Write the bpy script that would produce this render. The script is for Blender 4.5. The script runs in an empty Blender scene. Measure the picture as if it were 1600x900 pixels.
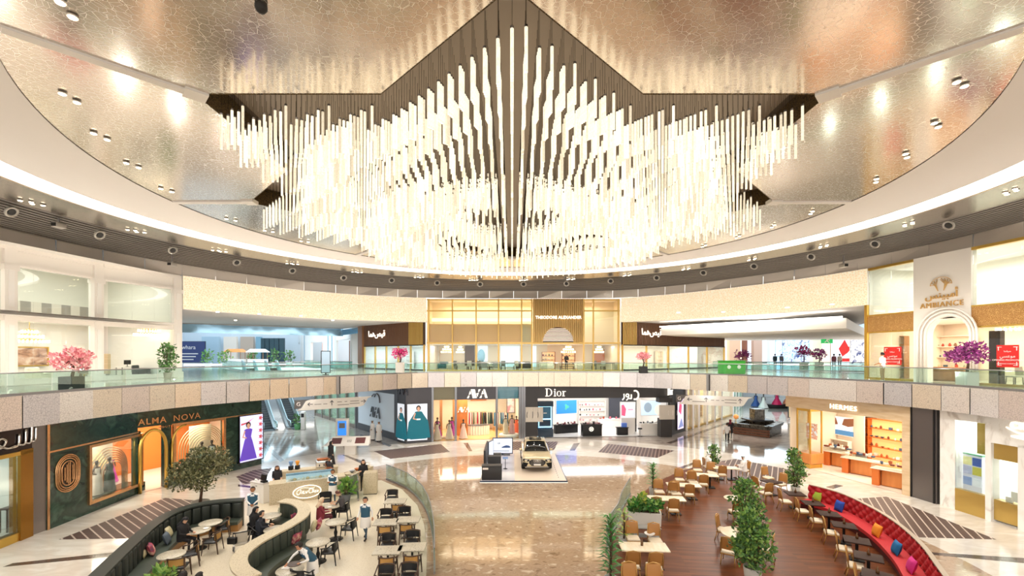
import bpy, bmesh, math, random
from mathutils import Vector, Matrix, noise as mnoise
random.seed(7)
PI = math.pi
sc = bpy.context.scene
# ---------------------------------------------------------------- camera, exposure, world, large lights
EYE, FPX, HOR = 7.8, 700.0, 555.0
cam_d = bpy.data.cameras.new('camera'); cam = bpy.data.objects.new('camera', cam_d)
sc.collection.objects.link(cam); cam.location = (0, 0, EYE); cam.rotation_euler = (PI/2, 0, 0)
cam_d.sensor_width = 36; cam_d.lens = 36*FPX/1600; cam_d.shift_y = (HOR-450)/1600; cam_d.clip_end = 400
sc.camera = cam
vs = sc.view_settings
vs.view_transform = 'Standard'; vs.look = 'None'; vs.gamma = 1; vs.use_curve_mapping = False
vs.exposure = 0.95
cy = sc.cycles
cy.max_bounces = 7; cy.diffuse_bounces = 4; cy.glossy_bounces = 4; cy.transmission_bounces = 6; cy.transparent_max_bounces = 14
cy.caustics_reflective = False; cy.caustics_refractive = False; cy.sample_clamp_indirect = 6.0
cy.use_denoising = True; cy.blur_glossy = 0.6
world = bpy.data.worlds.new('world'); sc.world = world; world.use_nodes = True
world.node_tree.nodes['Background'].inputs[0].default_value = (1.0, 0.95, 0.89, 1)
world.node_tree.nodes['Background'].inputs[1].default_value = 1.6
def lamp(name, kind, loc, energy, col=(1, .9, .78), size=1.0, size_y=None, rot=(0, 0, 0), spot=None):
    d = bpy.data.lights.new(name, kind); d.energy = energy; d.color = col
    if kind == 'AREA':
        d.size = size
        if size_y: d.shape = 'RECTANGLE'; d.size_y = size_y
    else: d.shadow_soft_size = size
    if spot: d.spot_size = spot; d.spot_blend = .6
    o = bpy.data.objects.new(name, d); sc.collection.objects.link(o); o.location = loc; o.rotation_euler = rot
    return o
# skylights and ceiling panels of the side malls, shop ceilings
WARM, DAY, NEU = (1, .87, .70), (.70, .88, 1.0), (1, .96, .91)
lamp('concourse_skylight', 'AREA', (-34, 62, 12.6), 1000, DAY, 26, 22)
lamp('concourse_skylight', 'AREA', (36, 62, 12.6), 1000, (.9, .96, 1), 26, 22)
lamp('gallery_cove_light', 'AREA', (-18, 41, 11.0), 420, NEU, 6, 5)
lamp('gallery_cove_light', 'AREA', (21, 41, 11.0), 420, NEU, 6, 5)
lamp('mall_ceiling_light', 'AREA', (-24, 46, 4.9), 420, DAY, 8, 8)
lamp('mall_ceiling_light', 'AREA', (-32, 58, 4.9), 600, DAY, 8, 8)
lamp('mall_ceiling_light', 'AREA', (24, 45, 4.9), 300, NEU, 8, 8)
lamp('mall_ceiling_light', 'AREA', (32, 58, 4.9), 600, DAY, 8, 8)
for _x, _y in ((-15.5, 34), (-13, 38), (16.5, 38), (19.3, 35)):
    lamp('soffit_downlight', 'POINT', (_x, _y, 4.8), 20, NEU, .06)
for _k in range(27):                                     # added unseen spots along the gallery edge, brightening the ceiling
    _a = -.25+(PI+.5)*_k/26; _p = Vector((1+21.6*math.cos(_a), 20+20.2*math.sin(_a), 6.45))
    lamp('added_ceiling_fill', 'SPOT', _p, 115, (1, .93, .85), .05, rot=(PI, 0, 0), spot=2.7)
# ---------------------------------------------------------------- pixel <-> place
def P(x, y, z=0.0):
    s = (y-HOR)/(EYE-z); return Vector(((x-800)/s, FPX/s, z))
def PD(x, y, d):
    return Vector(((x-800)*d/FPX, d, EYE-(y-HOR)*d/FPX))
# ---------------------------------------------------------------- materials
def lin(h):
    h = h.lstrip('#'); c = [int(h[i:i+2], 16)/255 for i in (0, 2, 4)]
    return tuple((v/12.92 if v <= .04045 else ((v+.055)/1.055)**2.4) for v in c)+(1,)
MC = {}
def mat(name, col='#808080', rough=.5, metal=0., emit=0., ecol=None, spec=None, coat=0., noise=None, bump=None, alpha=None):
    """noise=(scale, [colours], detail, stretch xyz, distortion); bump=(scale, strength)"""
    if name in MC: return MC[name]
    m = bpy.data.materials.new(name); m.use_nodes = True; MC[name] = m
    nt = m.node_tree; b = nt.nodes['Principled BSDF']
    b.inputs['Base Color'].default_value = lin(col); b.inputs['Roughness'].default_value = rough
    b.inputs['Metallic'].default_value = metal
    if coat: b.inputs['Coat Weight'].default_value = coat; b.inputs['Coat Roughness'].default_value = .04
    if spec is not None: b.inputs['Specular IOR Level'].default_value = spec
    if emit:
        emit *= .62 if emit < 2 else 1
        b.inputs['Emission Color'].default_value = lin(ecol or col); b.inputs['Emission Strength'].default_value = emit
    if noise or bump:
        tc = nt.nodes.new('ShaderNodeTexCoord')
    if noise:
        sc_, cols, det, st, dist = (list(noise)+[None]*5)[:5]
        mp = nt.nodes.new('ShaderNodeMapping'); mp.inputs['Scale'].default_value = st or (1, 1, 1)
        nt.links.new(tc.outputs['Object'], mp.inputs['Vector'])
        n = nt.nodes.new('ShaderNodeTexNoise'); n.inputs['Scale'].default_value = sc_
        n.inputs['Detail'].default_value = det or 4; n.inputs['Distortion'].default_value = dist or 0
        nt.links.new(mp.outputs[0], n.inputs['Vector'])
        r = nt.nodes.new('ShaderNodeValToRGB'); e = r.color_ramp.elements
        k = len(cols); e[0].position = .32; e[1].position = .68
        e[0].color = lin(cols[0]); e[1].color = lin(cols[-1])
        for i in range(1, k-1):
            q = e.new(.32+.36*i/(k-1)); q.color = lin(cols[i])
        nt.links.new(n.outputs[0], r.inputs[0]); nt.links.new(r.outputs[0], b.inputs['Base Color'])
        if emit and not ecol: nt.links.new(r.outputs[0], b.inputs['Emission Color'])
    if bump:
        n2 = nt.nodes.new('ShaderNodeTexNoise'); n2.inputs['Scale'].default_value = bump[0]; n2.inputs['Detail'].default_value = 1
        nt.links.new(tc.outputs['Object'], n2.inputs['Vector'])
        bp = nt.nodes.new('ShaderNodeBump'); bp.inputs['Strength'].default_value = bump[1]; bp.inputs['Distance'].default_value = .1
        nt.links.new(n2.outputs[0], bp.inputs['Height']); nt.links.new(bp.outputs[0], b.inputs['Normal'])
    return m
def glass_mat(name, tint, refl=.08, rough=0.0):
    if name in MC: return MC[name]
    m = bpy.data.materials.new(name); m.use_nodes = True; MC[name] = m
    nt = m.node_tree; nt.nodes.remove(nt.nodes['Principled BSDF']); out = nt.nodes['Material Output']
    t = nt.nodes.new('ShaderNodeBsdfTransparent'); t.inputs[0].default_value = lin(tint)
    g = nt.nodes.new('ShaderNodeBsdfGlossy'); g.inputs['Roughness'].default_value = rough
    lw = nt.nodes.new('ShaderNodeLayerWeight'); lw.inputs[0].default_value = .35
    ml = nt.nodes.new('ShaderNodeMath'); ml.operation = 'MULTIPLY_ADD'; ml.inputs[1].default_value = .3; ml.inputs[2].default_value = refl
    mx = nt.nodes.new('ShaderNodeMixShader')
    nt.links.new(lw.outputs['Fresnel'], ml.inputs[0]); nt.links.new(ml.outputs[0], mx.inputs[0])
    nt.links.new(t.outputs[0], mx.inputs[1]); nt.links.new(g.outputs[0], mx.inputs[2]); nt.links.new(mx.outputs[0], out.inputs[0])
    return m
def pattern_mat(name, base, line, scale, rough, metal, width=.06, bump=None, kind='voronoi', emit=0, lrough=None):
    """cell lattice (perforated / etched metal): lines between cells in another tone"""
    if name in MC: return MC[name]
    m = mat(name, base, rough, metal, bump=bump); nt = m.node_tree; b = nt.nodes['Principled BSDF']
    tc = nt.nodes.new('ShaderNodeTexCoord'); v = nt.nodes.new('ShaderNodeTexVoronoi')
    v.feature = 'DISTANCE_TO_EDGE'; v.inputs['Scale'].default_value = scale
    nt.links.new(tc.outputs['Object'], v.inputs['Vector'])
    cp = nt.nodes.new('ShaderNodeMapRange'); cp.inputs[1].default_value = width*.5; cp.inputs[2].default_value = width
    nt.links.new(v.outputs['Distance'], cp.inputs[0])
    mx = nt.nodes.new('ShaderNodeMix'); mx.data_type = 'RGBA'
    mx.inputs[6].default_value = lin(line); mx.inputs[7].default_value = lin(base)
    nt.links.new(cp.outputs[0], mx.inputs[0]); nt.links.new(mx.outputs[2], b.inputs['Base Color'])
    if emit:
        nt.links.new(mx.outputs[2], b.inputs['Emission Color']); b.inputs['Emission Strength'].default_value = emit
    if lrough is not None:
        mr = nt.nodes.new('ShaderNodeMix'); mr.inputs[2].default_value = lrough; mr.inputs[3].default_value = rough
        nt.links.new(cp.outputs[0], mr.inputs[0]); nt.links.new(mr.outputs[0], b.inputs['Roughness'])
    return m
def wave_mat(name, a, b_, scale, rough, direction='X', rot=0., metal=0, sharp=.06, duty=.5, base_noise=None):
    """straight stripes of two colours"""
    if name in MC: return MC[name]
    m = mat(name, a, rough, metal); nt = m.node_tree; b = nt.nodes['Principled BSDF']
    tc = nt.nodes.new('ShaderNodeTexCoord'); mp = nt.nodes.new('ShaderNodeMapping'); mp.inputs['Rotation'].default_value = (0, 0, rot)
    w = nt.nodes.new('ShaderNodeTexWave'); w.bands_direction = direction; w.inputs['Scale'].default_value = scale
    nt.links.new(tc.outputs['Object'], mp.inputs[0]); nt.links.new(mp.outputs[0], w.inputs['Vector'])
    r = nt.nodes.new('ShaderNodeValToRGB'); e = r.color_ramp.elements
    e[0].position = duty-sharp; e[1].position = duty+sharp; e[0].color = lin(a); e[1].color = lin(b_)
    nt.links.new(w.outputs[0], r.inputs[0]); nt.links.new(r.outputs[0], b.inputs['Base Color'])
    return m
# ---------------------------------------------------------------- mesh builder
class MB:
    def __init__(s): s.v = []; s.f = []; s.m = []; s.ms = []; s.sm = []
    def mi(s, m):
        if m is None: m = s.ms[0] if s.ms else mat('plain')
        if m not in s.ms: s.ms.append(m)
        return s.ms.index(m)
    def add(s, vs, fs, m=None, smooth=False, M=None):
        o = len(s.v); k = s.mi(m)
        for q in vs: s.v.append(tuple(M @ Vector(q)) if M else tuple(q))
        for f in fs: s.f.append(tuple(o+i for i in f)); s.m.append(k); s.sm.append(smooth)
        return s
    def box(s, c, d, m=None, rz=0, M=None, taper=1.0, rx=0, ry=0):
        x, y, z = d[0]/2, d[1]/2, d[2]/2
        vs = [(-x, -y, -z), (x, -y, -z), (x, y, -z), (-x, y, -z), (-x*taper, -y*taper, z), (x*taper, -y*taper, z), (x*taper, y*taper, z), (-x*taper, y*taper, z)]
        T = Matrix.Translation(c)
        if rz or rx or ry: T = T @ Matrix.Rotation(rz, 4, 'Z') @ Matrix.Rotation(rx, 4, 'X') @ Matrix.Rotation(ry, 4, 'Y')
        if M: T = M @ T
        return s.add(vs, [(0, 3, 2, 1), (4, 5, 6, 7), (0, 1, 5, 4), (1, 2, 6, 5), (2, 3, 7, 6), (3, 0, 4, 7)], m, False, T)
    def bb(s, x0, x1, y0, y1, z0, z1, m=None, M=None):
        return s.box(((x0+x1)/2, (y0+y1)/2, (z0+z1)/2), (x1-x0, y1-y0, z1-z0), m, M=M)
    def rbox(s, c, d, r, m=None, rz=0, M=None, seg=3, rx=0, ry=0):
        """box with rounded edges (superellipsoid-free: bevelled through bmesh)"""
        bm = bmesh.new(); bmesh.ops.create_cube(bm, size=1)
        for v in bm.verts: v.co = Vector((v.co.x*d[0], v.co.y*d[1], v.co.z*d[2]))
        bmesh.ops.bevel(bm, geom=list(bm.edges), offset=min(r, min(d)*.48), segments=seg, affect='EDGES', profile=.5)
        T = Matrix.Translation(c) @ Matrix.Rotation(rz, 4, 'Z') @ Matrix.Rotation(rx, 4, 'X') @ Matrix.Rotation(ry, 4, 'Y')
        if M: T = M @ T
        bm.verts.index_update()
        s.add([v.co.copy() for v in bm.verts], [[v.index for v in f.verts] for f in bm.faces], m, True, T); bm.free(); return s
    def beam(s, a, b, w, h, m=None, up=(0, 0, 1), w2=None, h2=None):
        a = Vector(a); b = Vector(b); d = (b-a).normalized(); u = Vector(up)
        sd = d.cross(u)
        if sd.length < 1e-4: sd = d.cross(Vector((0, 1, 0)))
        sd.normalize(); u = sd.cross(d).normalized(); w2 = w2 or w; h2 = h2 or h
        vs = [a-sd*w/2-u*h/2, a+sd*w/2-u*h/2, a+sd*w/2+u*h/2, a-sd*w/2+u*h/2, b-sd*w2/2-u*h2/2, b+sd*w2/2-u*h2/2, b+sd*w2/2+u*h2/2, b-sd*w2/2+u*h2/2]
        return s.add(vs, [(0, 1, 2, 3), (4, 7, 6, 5), (0, 4, 5, 1), (1, 5, 6, 2), (2, 6, 7, 3), (3, 7, 4, 0)], m)
    def cyl(s, c, r, h, m=None, n=16, r2=None, M=None, smooth=True, cap=True):
        r2 = r if r2 is None else r2; vs = []
        for k in range(n):
            a = 2*PI*k/n; vs.append((c[0]+r*math.cos(a), c[1]+r*math.sin(a), c[2]))
        for k in range(n):
            a = 2*PI*k/n; vs.append((c[0]+r2*math.cos(a), c[1]+r2*math.sin(a), c[2]+h))
        s.add(vs, [(k, (k+1) % n, n+(k+1) % n, n+k) for k in range(n)], m, smooth, M)
        if cap:
            s.add(vs[:n], [tuple(range(n-1, -1, -1))], m, False, M); s.add(vs[n:], [tuple(range(n))], m, False, M)
        return s
    def lathe(s, prof, m=None, n=20, c=(0, 0, 0), M=None, sx=1, sy=1):
        vs = []; fs = []; k = len(prof)
        for i in range(n):
            a = 2*PI*i/n
            for r, z in prof: vs.append((c[0]+r*sx*math.cos(a), c[1]+r*sy*math.sin(a), c[2]+z))
        for i in range(n):
            for j in range(k-1): fs.append((i*k+j, ((i+1) % n)*k+j, ((i+1) % n)*k+j+1, i*k+j+1))
        return s.add(vs, fs, m, True, M)
    def tube(s, pts, r, m=None, n=8, closed=False, M=None, rs=None):
        pts = [Vector(p) for p in pts]; vs = []; fs = []; N = len(pts); pu = None
        for i, p in enumerate(pts):
            if closed: d = pts[(i+1) % N]-pts[i-1]
            else: d = pts[min(i+1, N-1)]-pts[max(i-1, 0)]
            if d.length < 1e-9: d = Vector((0, 0, 1))
            d.normalize()
            if pu is None:
                pu = Vector((0, 0, 1)) if abs(d.z) < .9 else Vector((1, 0, 0))
            u = (pu-d*pu.dot(d)); u.normalize(); pu = u; w = d.cross(u); rr = rs[i] if rs else r
            for k in range(n):
                a = 2*PI*k/n; vs.append(p+u*math.cos(a)*rr+w*math.sin(a)*rr)
        for i in range(N if closed else N-1):
            j = (i+1) % N
            for k in range(n): fs.append((i*n+k, i*n+(k+1) % n, j*n+(k+1) % n, j*n+k))
        if not closed:
            fs.append(tuple(range(n-1, -1, -1))); fs.append(tuple((N-1)*n+k for k in range(n)))
        return s.add(vs, fs, m, True, M)
    def prism(s, poly, z0, z1, m=None, M=None, mtop=None):
        n = len(poly); vs = [(p[0], p[1], z0) for p in poly]+[(p[0], p[1], z1) for p in poly]
        ar = sum(poly[i][0]*poly[(i+1) % n][1]-poly[(i+1) % n][0]*poly[i][1] for i in range(n))
        if ar < 0: vs = vs[:n][::-1]+vs[n:][::-1]
        s.add(vs, [(k, (k+1) % n, n+(k+1) % n, n+k) for k in range(n)]+[tuple(range(n-1, -1, -1))], m, False, M)
        return s.add(vs[n:], [tuple(range(n))], mtop or m, False, M)
    def quad(s, a, b, c, d, m=None, M=None): return s.add([a, b, c, d], [(0, 1, 2, 3)], m, False, M)
    def ball(s, c, r, m=None, n=12, M=None, sc_=(1, 1, 1)):
        prof = [(r*math.sin(PI*i/(n//2)) , -r*math.cos(PI*i/(n//2))) for i in range(n//2+1)]
        T = Matrix.Translation(c) @ Matrix.Diagonal((*sc_, 1))
        if M: T = M @ T
        return s.lathe([(max(a, 1e-4), b) for a, b in prof], m, n, M=T)
    def build(s, name, parent=None, loc=None, rz=None, m=None, smooth=None):
        me = bpy.data.meshes.new(name); me.from_pydata(s.v, [], s.f)
        for q in (s.ms or [m or mat('plain')]): me.materials.append(q)
        me.polygons.foreach_set('material_index', s.m)
        me.polygons.foreach_set('use_smooth', [bool(b) if smooth is None else smooth for b in s.sm])
        me.validate(); me.update()
        o = bpy.data.objects.new(name, me); sc.collection.objects.link(o)
        if parent: o.parent = parent
        if loc is not None: o.location = loc
        if rz is not None: o.rotation_euler = (0, 0, rz)
        return o
def tag(o, label, cat, group=None, kind=None):
    o['label'] = label; o['category'] = cat
    if group: o['group'] = group
    if kind: o['kind'] = kind
    return o
def thing(name, label, cat, loc=(0, 0, 0), rz=0, group=None):
    o = bpy.data.objects.new(name, None); sc.collection.objects.link(o); o.empty_display_size = .2
    o.location = loc; o.rotation_euler = (0, 0, rz); return tag(o, label, cat, group)
def struct(mb, name, label=None):
    o = mb.build(name); o['kind'] = 'structure'
    if label: o['label'] = label; o['category'] = 'structure'
    return o
def dup(root, loc, rz=None, label=None, group=None):
    r = root.copy(); sc.collection.objects.link(r); r.location = loc
    if rz is not None: r.rotation_euler = (0, 0, rz)
    if label: r['label'] = label
    if group: r['group'] = group
    for ch in list(root.children):
        c = ch.copy(); sc.collection.objects.link(c); c.parent = r
        for g in list(ch.children):
            d = g.copy(); sc.collection.objects.link(d); d.parent = c
    return r
TXT = {}
def text_mb(mb, body, size, m, M, extrude=.02, align='CENTER', spacing=1.0, bold=0.0):
    """add lettering (font curve turned into mesh) into a builder; local x right, y up, z out of the face"""
    cu = bpy.data.curves.new('lettering', 'FONT'); cu.body = body; cu.size = size; cu.extrude = extrude
    cu.align_x = align; cu.align_y = 'CENTER'; cu.space_character = spacing; cu.offset = bold; cu.resolution_u = 3
    o = bpy.data.objects.new('lettering', cu); sc.collection.objects.link(o)
    dg = bpy.context.evaluated_depsgraph_get(); me = o.evaluated_get(dg).to_mesh()
    mb.add([v.co.copy() for v in me.vertices], [tuple(p.vertices) for p in me.polygons], m, False, M)
    o.to_mesh_clear(); bpy.data.objects.remove(o); bpy.data.curves.remove(cu)
    return mb
def face_matrix(p, nx, ny=None):
    """matrix whose local x runs along the wall seen by a viewer facing it, y up, z = outward normal (nx is a 2D normal)"""
    n = Vector((nx[0], nx[1], 0)).normalized(); up = Vector((0, 0, 1)); x = up.cross(n)
    M = Matrix(((x.x, up.x, n.x, p[0]), (x.y, up.y, n.y, p[1]), (x.z, up.z, n.z, p[2]), (0, 0, 0, 1)))
    return M
def poly_mb(mb, pts, m, M, t=.02):
    """flat polygon (x,y) extruded by t along local z of M; polygon may be concave"""
    n = len(pts); ar = sum(pts[i][0]*pts[(i+1) % n][1]-pts[(i+1) % n][0]*pts[i][1] for i in range(n))
    if ar < 0: pts = pts[::-1]
    from mathutils.geometry import tessellate_polygon
    tri = tessellate_polygon([[Vector((p[0], p[1], 0)) for p in pts]])
    def ori(tr):
        a, b, c = (pts[i] for i in tr); return (b[0]-a[0])*(c[1]-a[1])-(c[0]-a[0])*(b[1]-a[1])
    tri = [t_ if ori(t_) > 0 else t_[::-1] for t_ in tri]
    vs = [(p[0], p[1], 0) for p in pts]+[(p[0], p[1], t) for p in pts]
    mb.add(vs, [tuple(n+i for i in tr) for tr in tri]+[(k, (k+1) % n, n+(k+1) % n, n+k) for k in range(n)], m, False, M)
    return mb
def catmull(pts, n=8, closed=False):
    pts = [Vector(p) for p in pts]; out = []; N = len(pts)
    for i in range(N if closed else N-1):
        p0 = pts[i-1] if (closed or i > 0) else pts[0]; p1 = pts[i]; p2 = pts[(i+1) % N]
        p3 = pts[(i+2) % N] if (closed or i+2 < N) else pts[-1]
        for k in range(n):
            t = k/n; t2 = t*t; t3 = t2*t
            out.append(.5*((2*p1)+(p2-p0)*t+(2*p0-5*p1+4*p2-p3)*t2+(3*p1-p0-3*p2+p3)*t3))
    if not closed: out.append(pts[-1])
    return out
def strip(mb, A, B, m, smooth=True):
    """quads between two equal polylines"""
    n = len(A); return mb.add(list(A)+list(B), [(i, i+1, n+i+1, n+i) for i in range(n-1)], m, smooth)
def Z(p, z): return Vector((p[0], p[1], z))
# ================================================================ STRUCTURE
CREAM = mat('cream_plaster', '#efe6da', .55)
WHITE = mat('white_plaster', '#f4f0ea', .6)
DARK = mat('dark_recess', '#1f1d1b', .6)
BLACKM = mat('black_metal', '#1b1b1d', .4, .3)
GOLD = mat('brushed_gold', '#d9b25a', .28, .9)
GOLDP = mat('gold_paint', '#dcb565', .4, .3)
STEEL = mat('satin_steel', '#9a9797', .3, .9)
CHROME = mat('chrome', '#e6e4e0', .08, 1)
LED = mat('led_strip', '#ffffff', .5, emit=3.5, ecol='#fff6ea')
LAMPW = mat('lamp_warm', '#fff2dc', .5, emit=9, ecol='#ffe9c8')
CEILM = pattern_mat('etched_ceiling_metal', '#dcd1c5', '#f3ece2', 6.5, .15, .84, .03, bump=(.22, .4), lrough=.28)
RINGM = pattern_mat('perforated_ring_metal', '#948a7e', '#5d554d', 9, .2, .85, .06, bump=(.3, .3))
LATG = None
MIRR = mat('mirror_panel_metal', '#f0e7dd', .2, .35, bump=(.5, .5))
FAS = [pattern_mat('fascia_metal_'+k, c, l, 11, .3, .6, .07, bump=(.55, .3)) for k, c, l in
       (('beige', '#e0d2be', '#c3b4a2'), ('rose', '#dccdc2', '#bdaea4'), ('pale', '#e6ded6', '#c9c0b8'), ('grey', '#d2cbc9', '#b0a9aa'))]
BROWNMARBLE = mat('brown_marble', '#b0967c', .07, 0, spec=.75, noise=(2.7, ['#8f755c', '#b89d82', '#a98e74', '#d9c6ad'], 12, (1, 1.5, 1), .5))
WHITEMARBLE = mat('white_marble', '#dfd7cc', .09, 0, spec=.6, noise=(.5, ['#e3dbd0', '#d6cbbd', '#e8e2d9'], 6, (1, 2.5, 1), .8))
GREYMARBLE = mat('grey_marble', '#a79b90', .08, 0, spec=.8, noise=(.5, ['#8d8178', '#b3a79c', '#9d9288'], 7, (1, 1.4, 1), 1))
UPFLOOR = mat('upper_marble', '#d9cfc2', .12, 0, spec=.6)
STRIPEF = wave_mat('striped_mosaic', '#4b342e', '#8a7268', 1.15, .5, 'X', .35, sharp=.05, duty=.72)
def lattice_mat(name, base, light, line, s, rot):
    m = mat(name, base, .5, spec=.3); nt = m.node_tree; b = nt.nodes['Principled BSDF']
    tc = nt.nodes.new('ShaderNodeTexCoord'); acc = None
    for dr, sc_, du, col in ((rot, s, .93, line), (rot-1.0, s*2.2, .8, light)):
        mp = nt.nodes.new('ShaderNodeMapping'); mp.inputs['Rotation'].default_value = (0, 0, dr)
        w = nt.nodes.new('ShaderNodeTexWave'); w.inputs['Scale'].default_value = sc_
        nt.links.new(tc.outputs['Object'], mp.inputs[0]); nt.links.new(mp.outputs[0], w.inputs['Vector'])
        g = nt.nodes.new('ShaderNodeMath'); g.operation = 'GREATER_THAN'; g.inputs[1].default_value = du
        nt.links.new(w.outputs[0], g.inputs[0])
        mx = nt.nodes.new('ShaderNodeMix'); mx.data_type = 'RGBA'; mx.inputs[7].default_value = lin(col)
        if acc: nt.links.new(acc, mx.inputs[6])
        else: mx.inputs[6].default_value = lin(base)
        nt.links.new(g.outputs[0], mx.inputs[0]); acc = mx.outputs[2]
    nt.links.new(acc, b.inputs['Base Color']); return m
LATF = lattice_mat('lattice_mosaic_a', '#43302b', '#6e5750', '#cdbcae', .95, 2.2)
LATF2 = lattice_mat('lattice_mosaic_b', '#4a362f', '#755d52', '#d8c8b8', .95, .55)
RAILG = glass_mat('rail_glass', '#e4f4f0', .03)
SHOPG = glass_mat('shop_glass', '#f4f8f6', .015)
BANDG = pattern_mat('beige_band_glow', '#ead8b4', '#f6ead0', 6, .45, .1, .12, emit=.26)  # emission puts the wash of wall lamps into the beige panels
MC_ = (1.0, 19.0)                                       # floor roundel centre
def polar_curve(pts, c, N=240):
    d = catmull([Vector((p[0], p[1], 0)) for p in pts], 14, True); an = []
    for p in d: an.append((math.atan2(p.y-c[1], p.x-c[0]) % (2*PI), math.hypot(p.x-c[0], p.y-c[1])))
    an.sort()
    def f(t):
        t %= 2*PI; lo = an[-1]; lo = (lo[0]-2*PI, lo[1])
        for q in an+[(an[0][0]+2*PI, an[0][1])]:
            if q[0] >= t:
                k = (t-lo[0])/max(q[0]-lo[0], 1e-9); return lo[1]+(q[1]-lo[1])*k
            lo = q
        return lo[1]
    return f
EC = (1.0, 20.0)
E_PTS = [(21.6, 18.7), (21.9, 23.5), (20.6, 27.6), (18.6, 32), (15.5, 36), (9.4, 39.9), (0, 40.3), (-7.4, 39.3), (-10.4, 36.4), (-12.7, 32.7),
         (-15.9, 27.8), (-18.2, 23.5), (-18.9, 16.5), (-17.8, 9), (-12, 2.2), (0, .8), (12, 2), (19.5, 9)]
Er = polar_curve(E_PTS, EC)
def E(t, off=0, z=0): r = Er(t)+off; return Vector((EC[0]+r*math.cos(t), EC[1]+r*math.sin(t), z))
W_PTS = [(-26.5, 4), (-27, 12), (-27, 17.5), (-26.7, 23.3), (-26, 28.5), (-24.3, 33), (-21.9, 37), (-18.9, 40.7), (-14.2, 44), (-8.8, 46), (-4, 46.4), (1, 46.5), (6, 46.4), (11.2, 46),
         (15.6, 43), (19.7, 38.4), (22.4, 34.3), (24.1, 30.3), (25.2, 26.3), (25.5, 22.3), (25.8, 12), (25, 4)]
# ---- ground floor
mb = MB(); mb.bb(-90, 90, -12, 110, -.3, -.012, GREYMARBLE); struct(mb, 'floor')
def disc(r0, r1, z0, z1, m, c=MC_, n=128, t0=0, t1=2*PI):
    b = MB(); A = []
    for k in range(n+1):
        t = t0+(t1-t0)*k/n; A.append((math.cos(t), math.sin(t)))
    def ring(r, z): return [Vector((c[0]+a*r, c[1]+q*r, z)) for a, q in A]
    strip(b, ring(r0, z1), ring(r1, z1), m, False); b.f = [f[::-1] for f in b.f]
    strip(b, ring(r1, z1), ring(r1, z0), m, False)
    return b
mb = MB(); mb.cyl((MC_[0], MC_[1], -.01), 16.3, .01, BROWNMARBLE, 128); struct(mb, 'floor_roundel')
mb = disc(16.3, 23.3, -.01, .0, WHITEMARBLE); struct(mb, 'floor_ring')
mb = MB(); mb.prism([(-13.5, 32), (-12.2, 33.2), (-24, 60), (-26.5, 60)], -.011, -.004, WHITEMARBLE); struct(mb, 'floor_border')
# mosaic inlays let into the white ring
def inlay(name, px, m):
    b = MB(); b.prism([P(*q)[:2] for q in px], -.008, .003, m); return struct(b, name)
inlay('floor_mosaic', [(92, 843), (258, 778), (308, 782), (330, 795), (218, 841)], LATF)
inlay('floor_mosaic', [(584, 705), (689, 694), (703, 706), (610, 717)], STRIPEF)
inlay('floor_mosaic', [(793, 690), (872, 690), (866, 703), (788, 703)], STRIPEF)
inlay('floor_mosaic', [(949, 693.5), (1054, 704), (1027, 715.4), (934.5, 706.5)], STRIPEF)
inlay('floor_mosaic', [(1118, 722), (1150, 717), (1268, 741), (1234, 757), (1150, 745)], LATF2)
inlay('floor_mosaic', [(1327, 780), (1385, 776), (1557, 843), (1412, 839)], LATF2)
inlay('floor_mosaic', [(369, 745), (395, 735), (425, 731), (412, 752), (380, 757)], LATF)
DKST = mat('dark_stone_inlay', '#5d4d44', .12)
for q in ([(4, 886), (190, 868), (196, 861), (20, 880)], [(1438, 862), (1600, 872), (1600, 880), (1446, 866)], [(724, 692), (731, 692), (738, 705), (733, 705)],
          [(896, 693), (906, 692), (898, 704), (890, 704)], [(410, 694), (414, 691), (444, 719), (438, 722)], [(561, 680), (564, 679), (612, 696), (608, 698)],
          [(535, 711), (541, 711), (573, 723), (566, 725)], [(1041, 692), (1138, 659), (1140, 661), (1048, 693)], [(1056, 732), (1093, 719), (1095, 722), (1064, 733)],
          [(1290, 761), (1306, 757), (1318, 759), (1302, 764)], [(372, 757), (410, 762), (412, 765), (372, 760)]):
    inlay('floor_inlay', q, DKST)
# ---- upper gallery slab, edge fascia, rails
CU = Vector((-.635, .772, 0)); CV = Vector((.772, .635, 0)); CO = Vector((-18.5, 42, 0))
def corr(t, v, z=0): return CO+CU*t+CV*v+Vector((0, 0, z))
def in_void(p):
    d = Vector((p[0], p[1], 0))-CO; return 3.5 < d.dot(CU) < 21.5 and -4.2 < d.dot(CV) < 4.2
mb = MB(); N = 240; RS = [0, 1.2, 2.6, 4.2, 6, 7.5, 9, 10.5, 12, 13.5, 15, 16.5, 18, 19.5, 21, 22.5, 24, 26, 28, 30, 33, 38, 50]
for k in range(N):
    t0, t1 = 2*PI*k/N, 2*PI*(k+1)/N
    for a, b in zip(RS[:-1], RS[1:]):
        q = [E(t0, a), E(t1, a), E(t1, b), E(t0, b)]
        if in_void(sum(q, Vector())/4): continue
        mb.add([Z(p, 6.2) for p in q], [(0, 3, 2, 1)], UPFLOOR); mb.add([Z(p, 5.0) for p in q], [(0, 1, 2, 3)], WHITE)
struct(mb, 'floor_gallery')
mb = MB(); n = 92; ts = [2*PI*k/n for k in range(n)]
random.seed(3)
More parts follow.
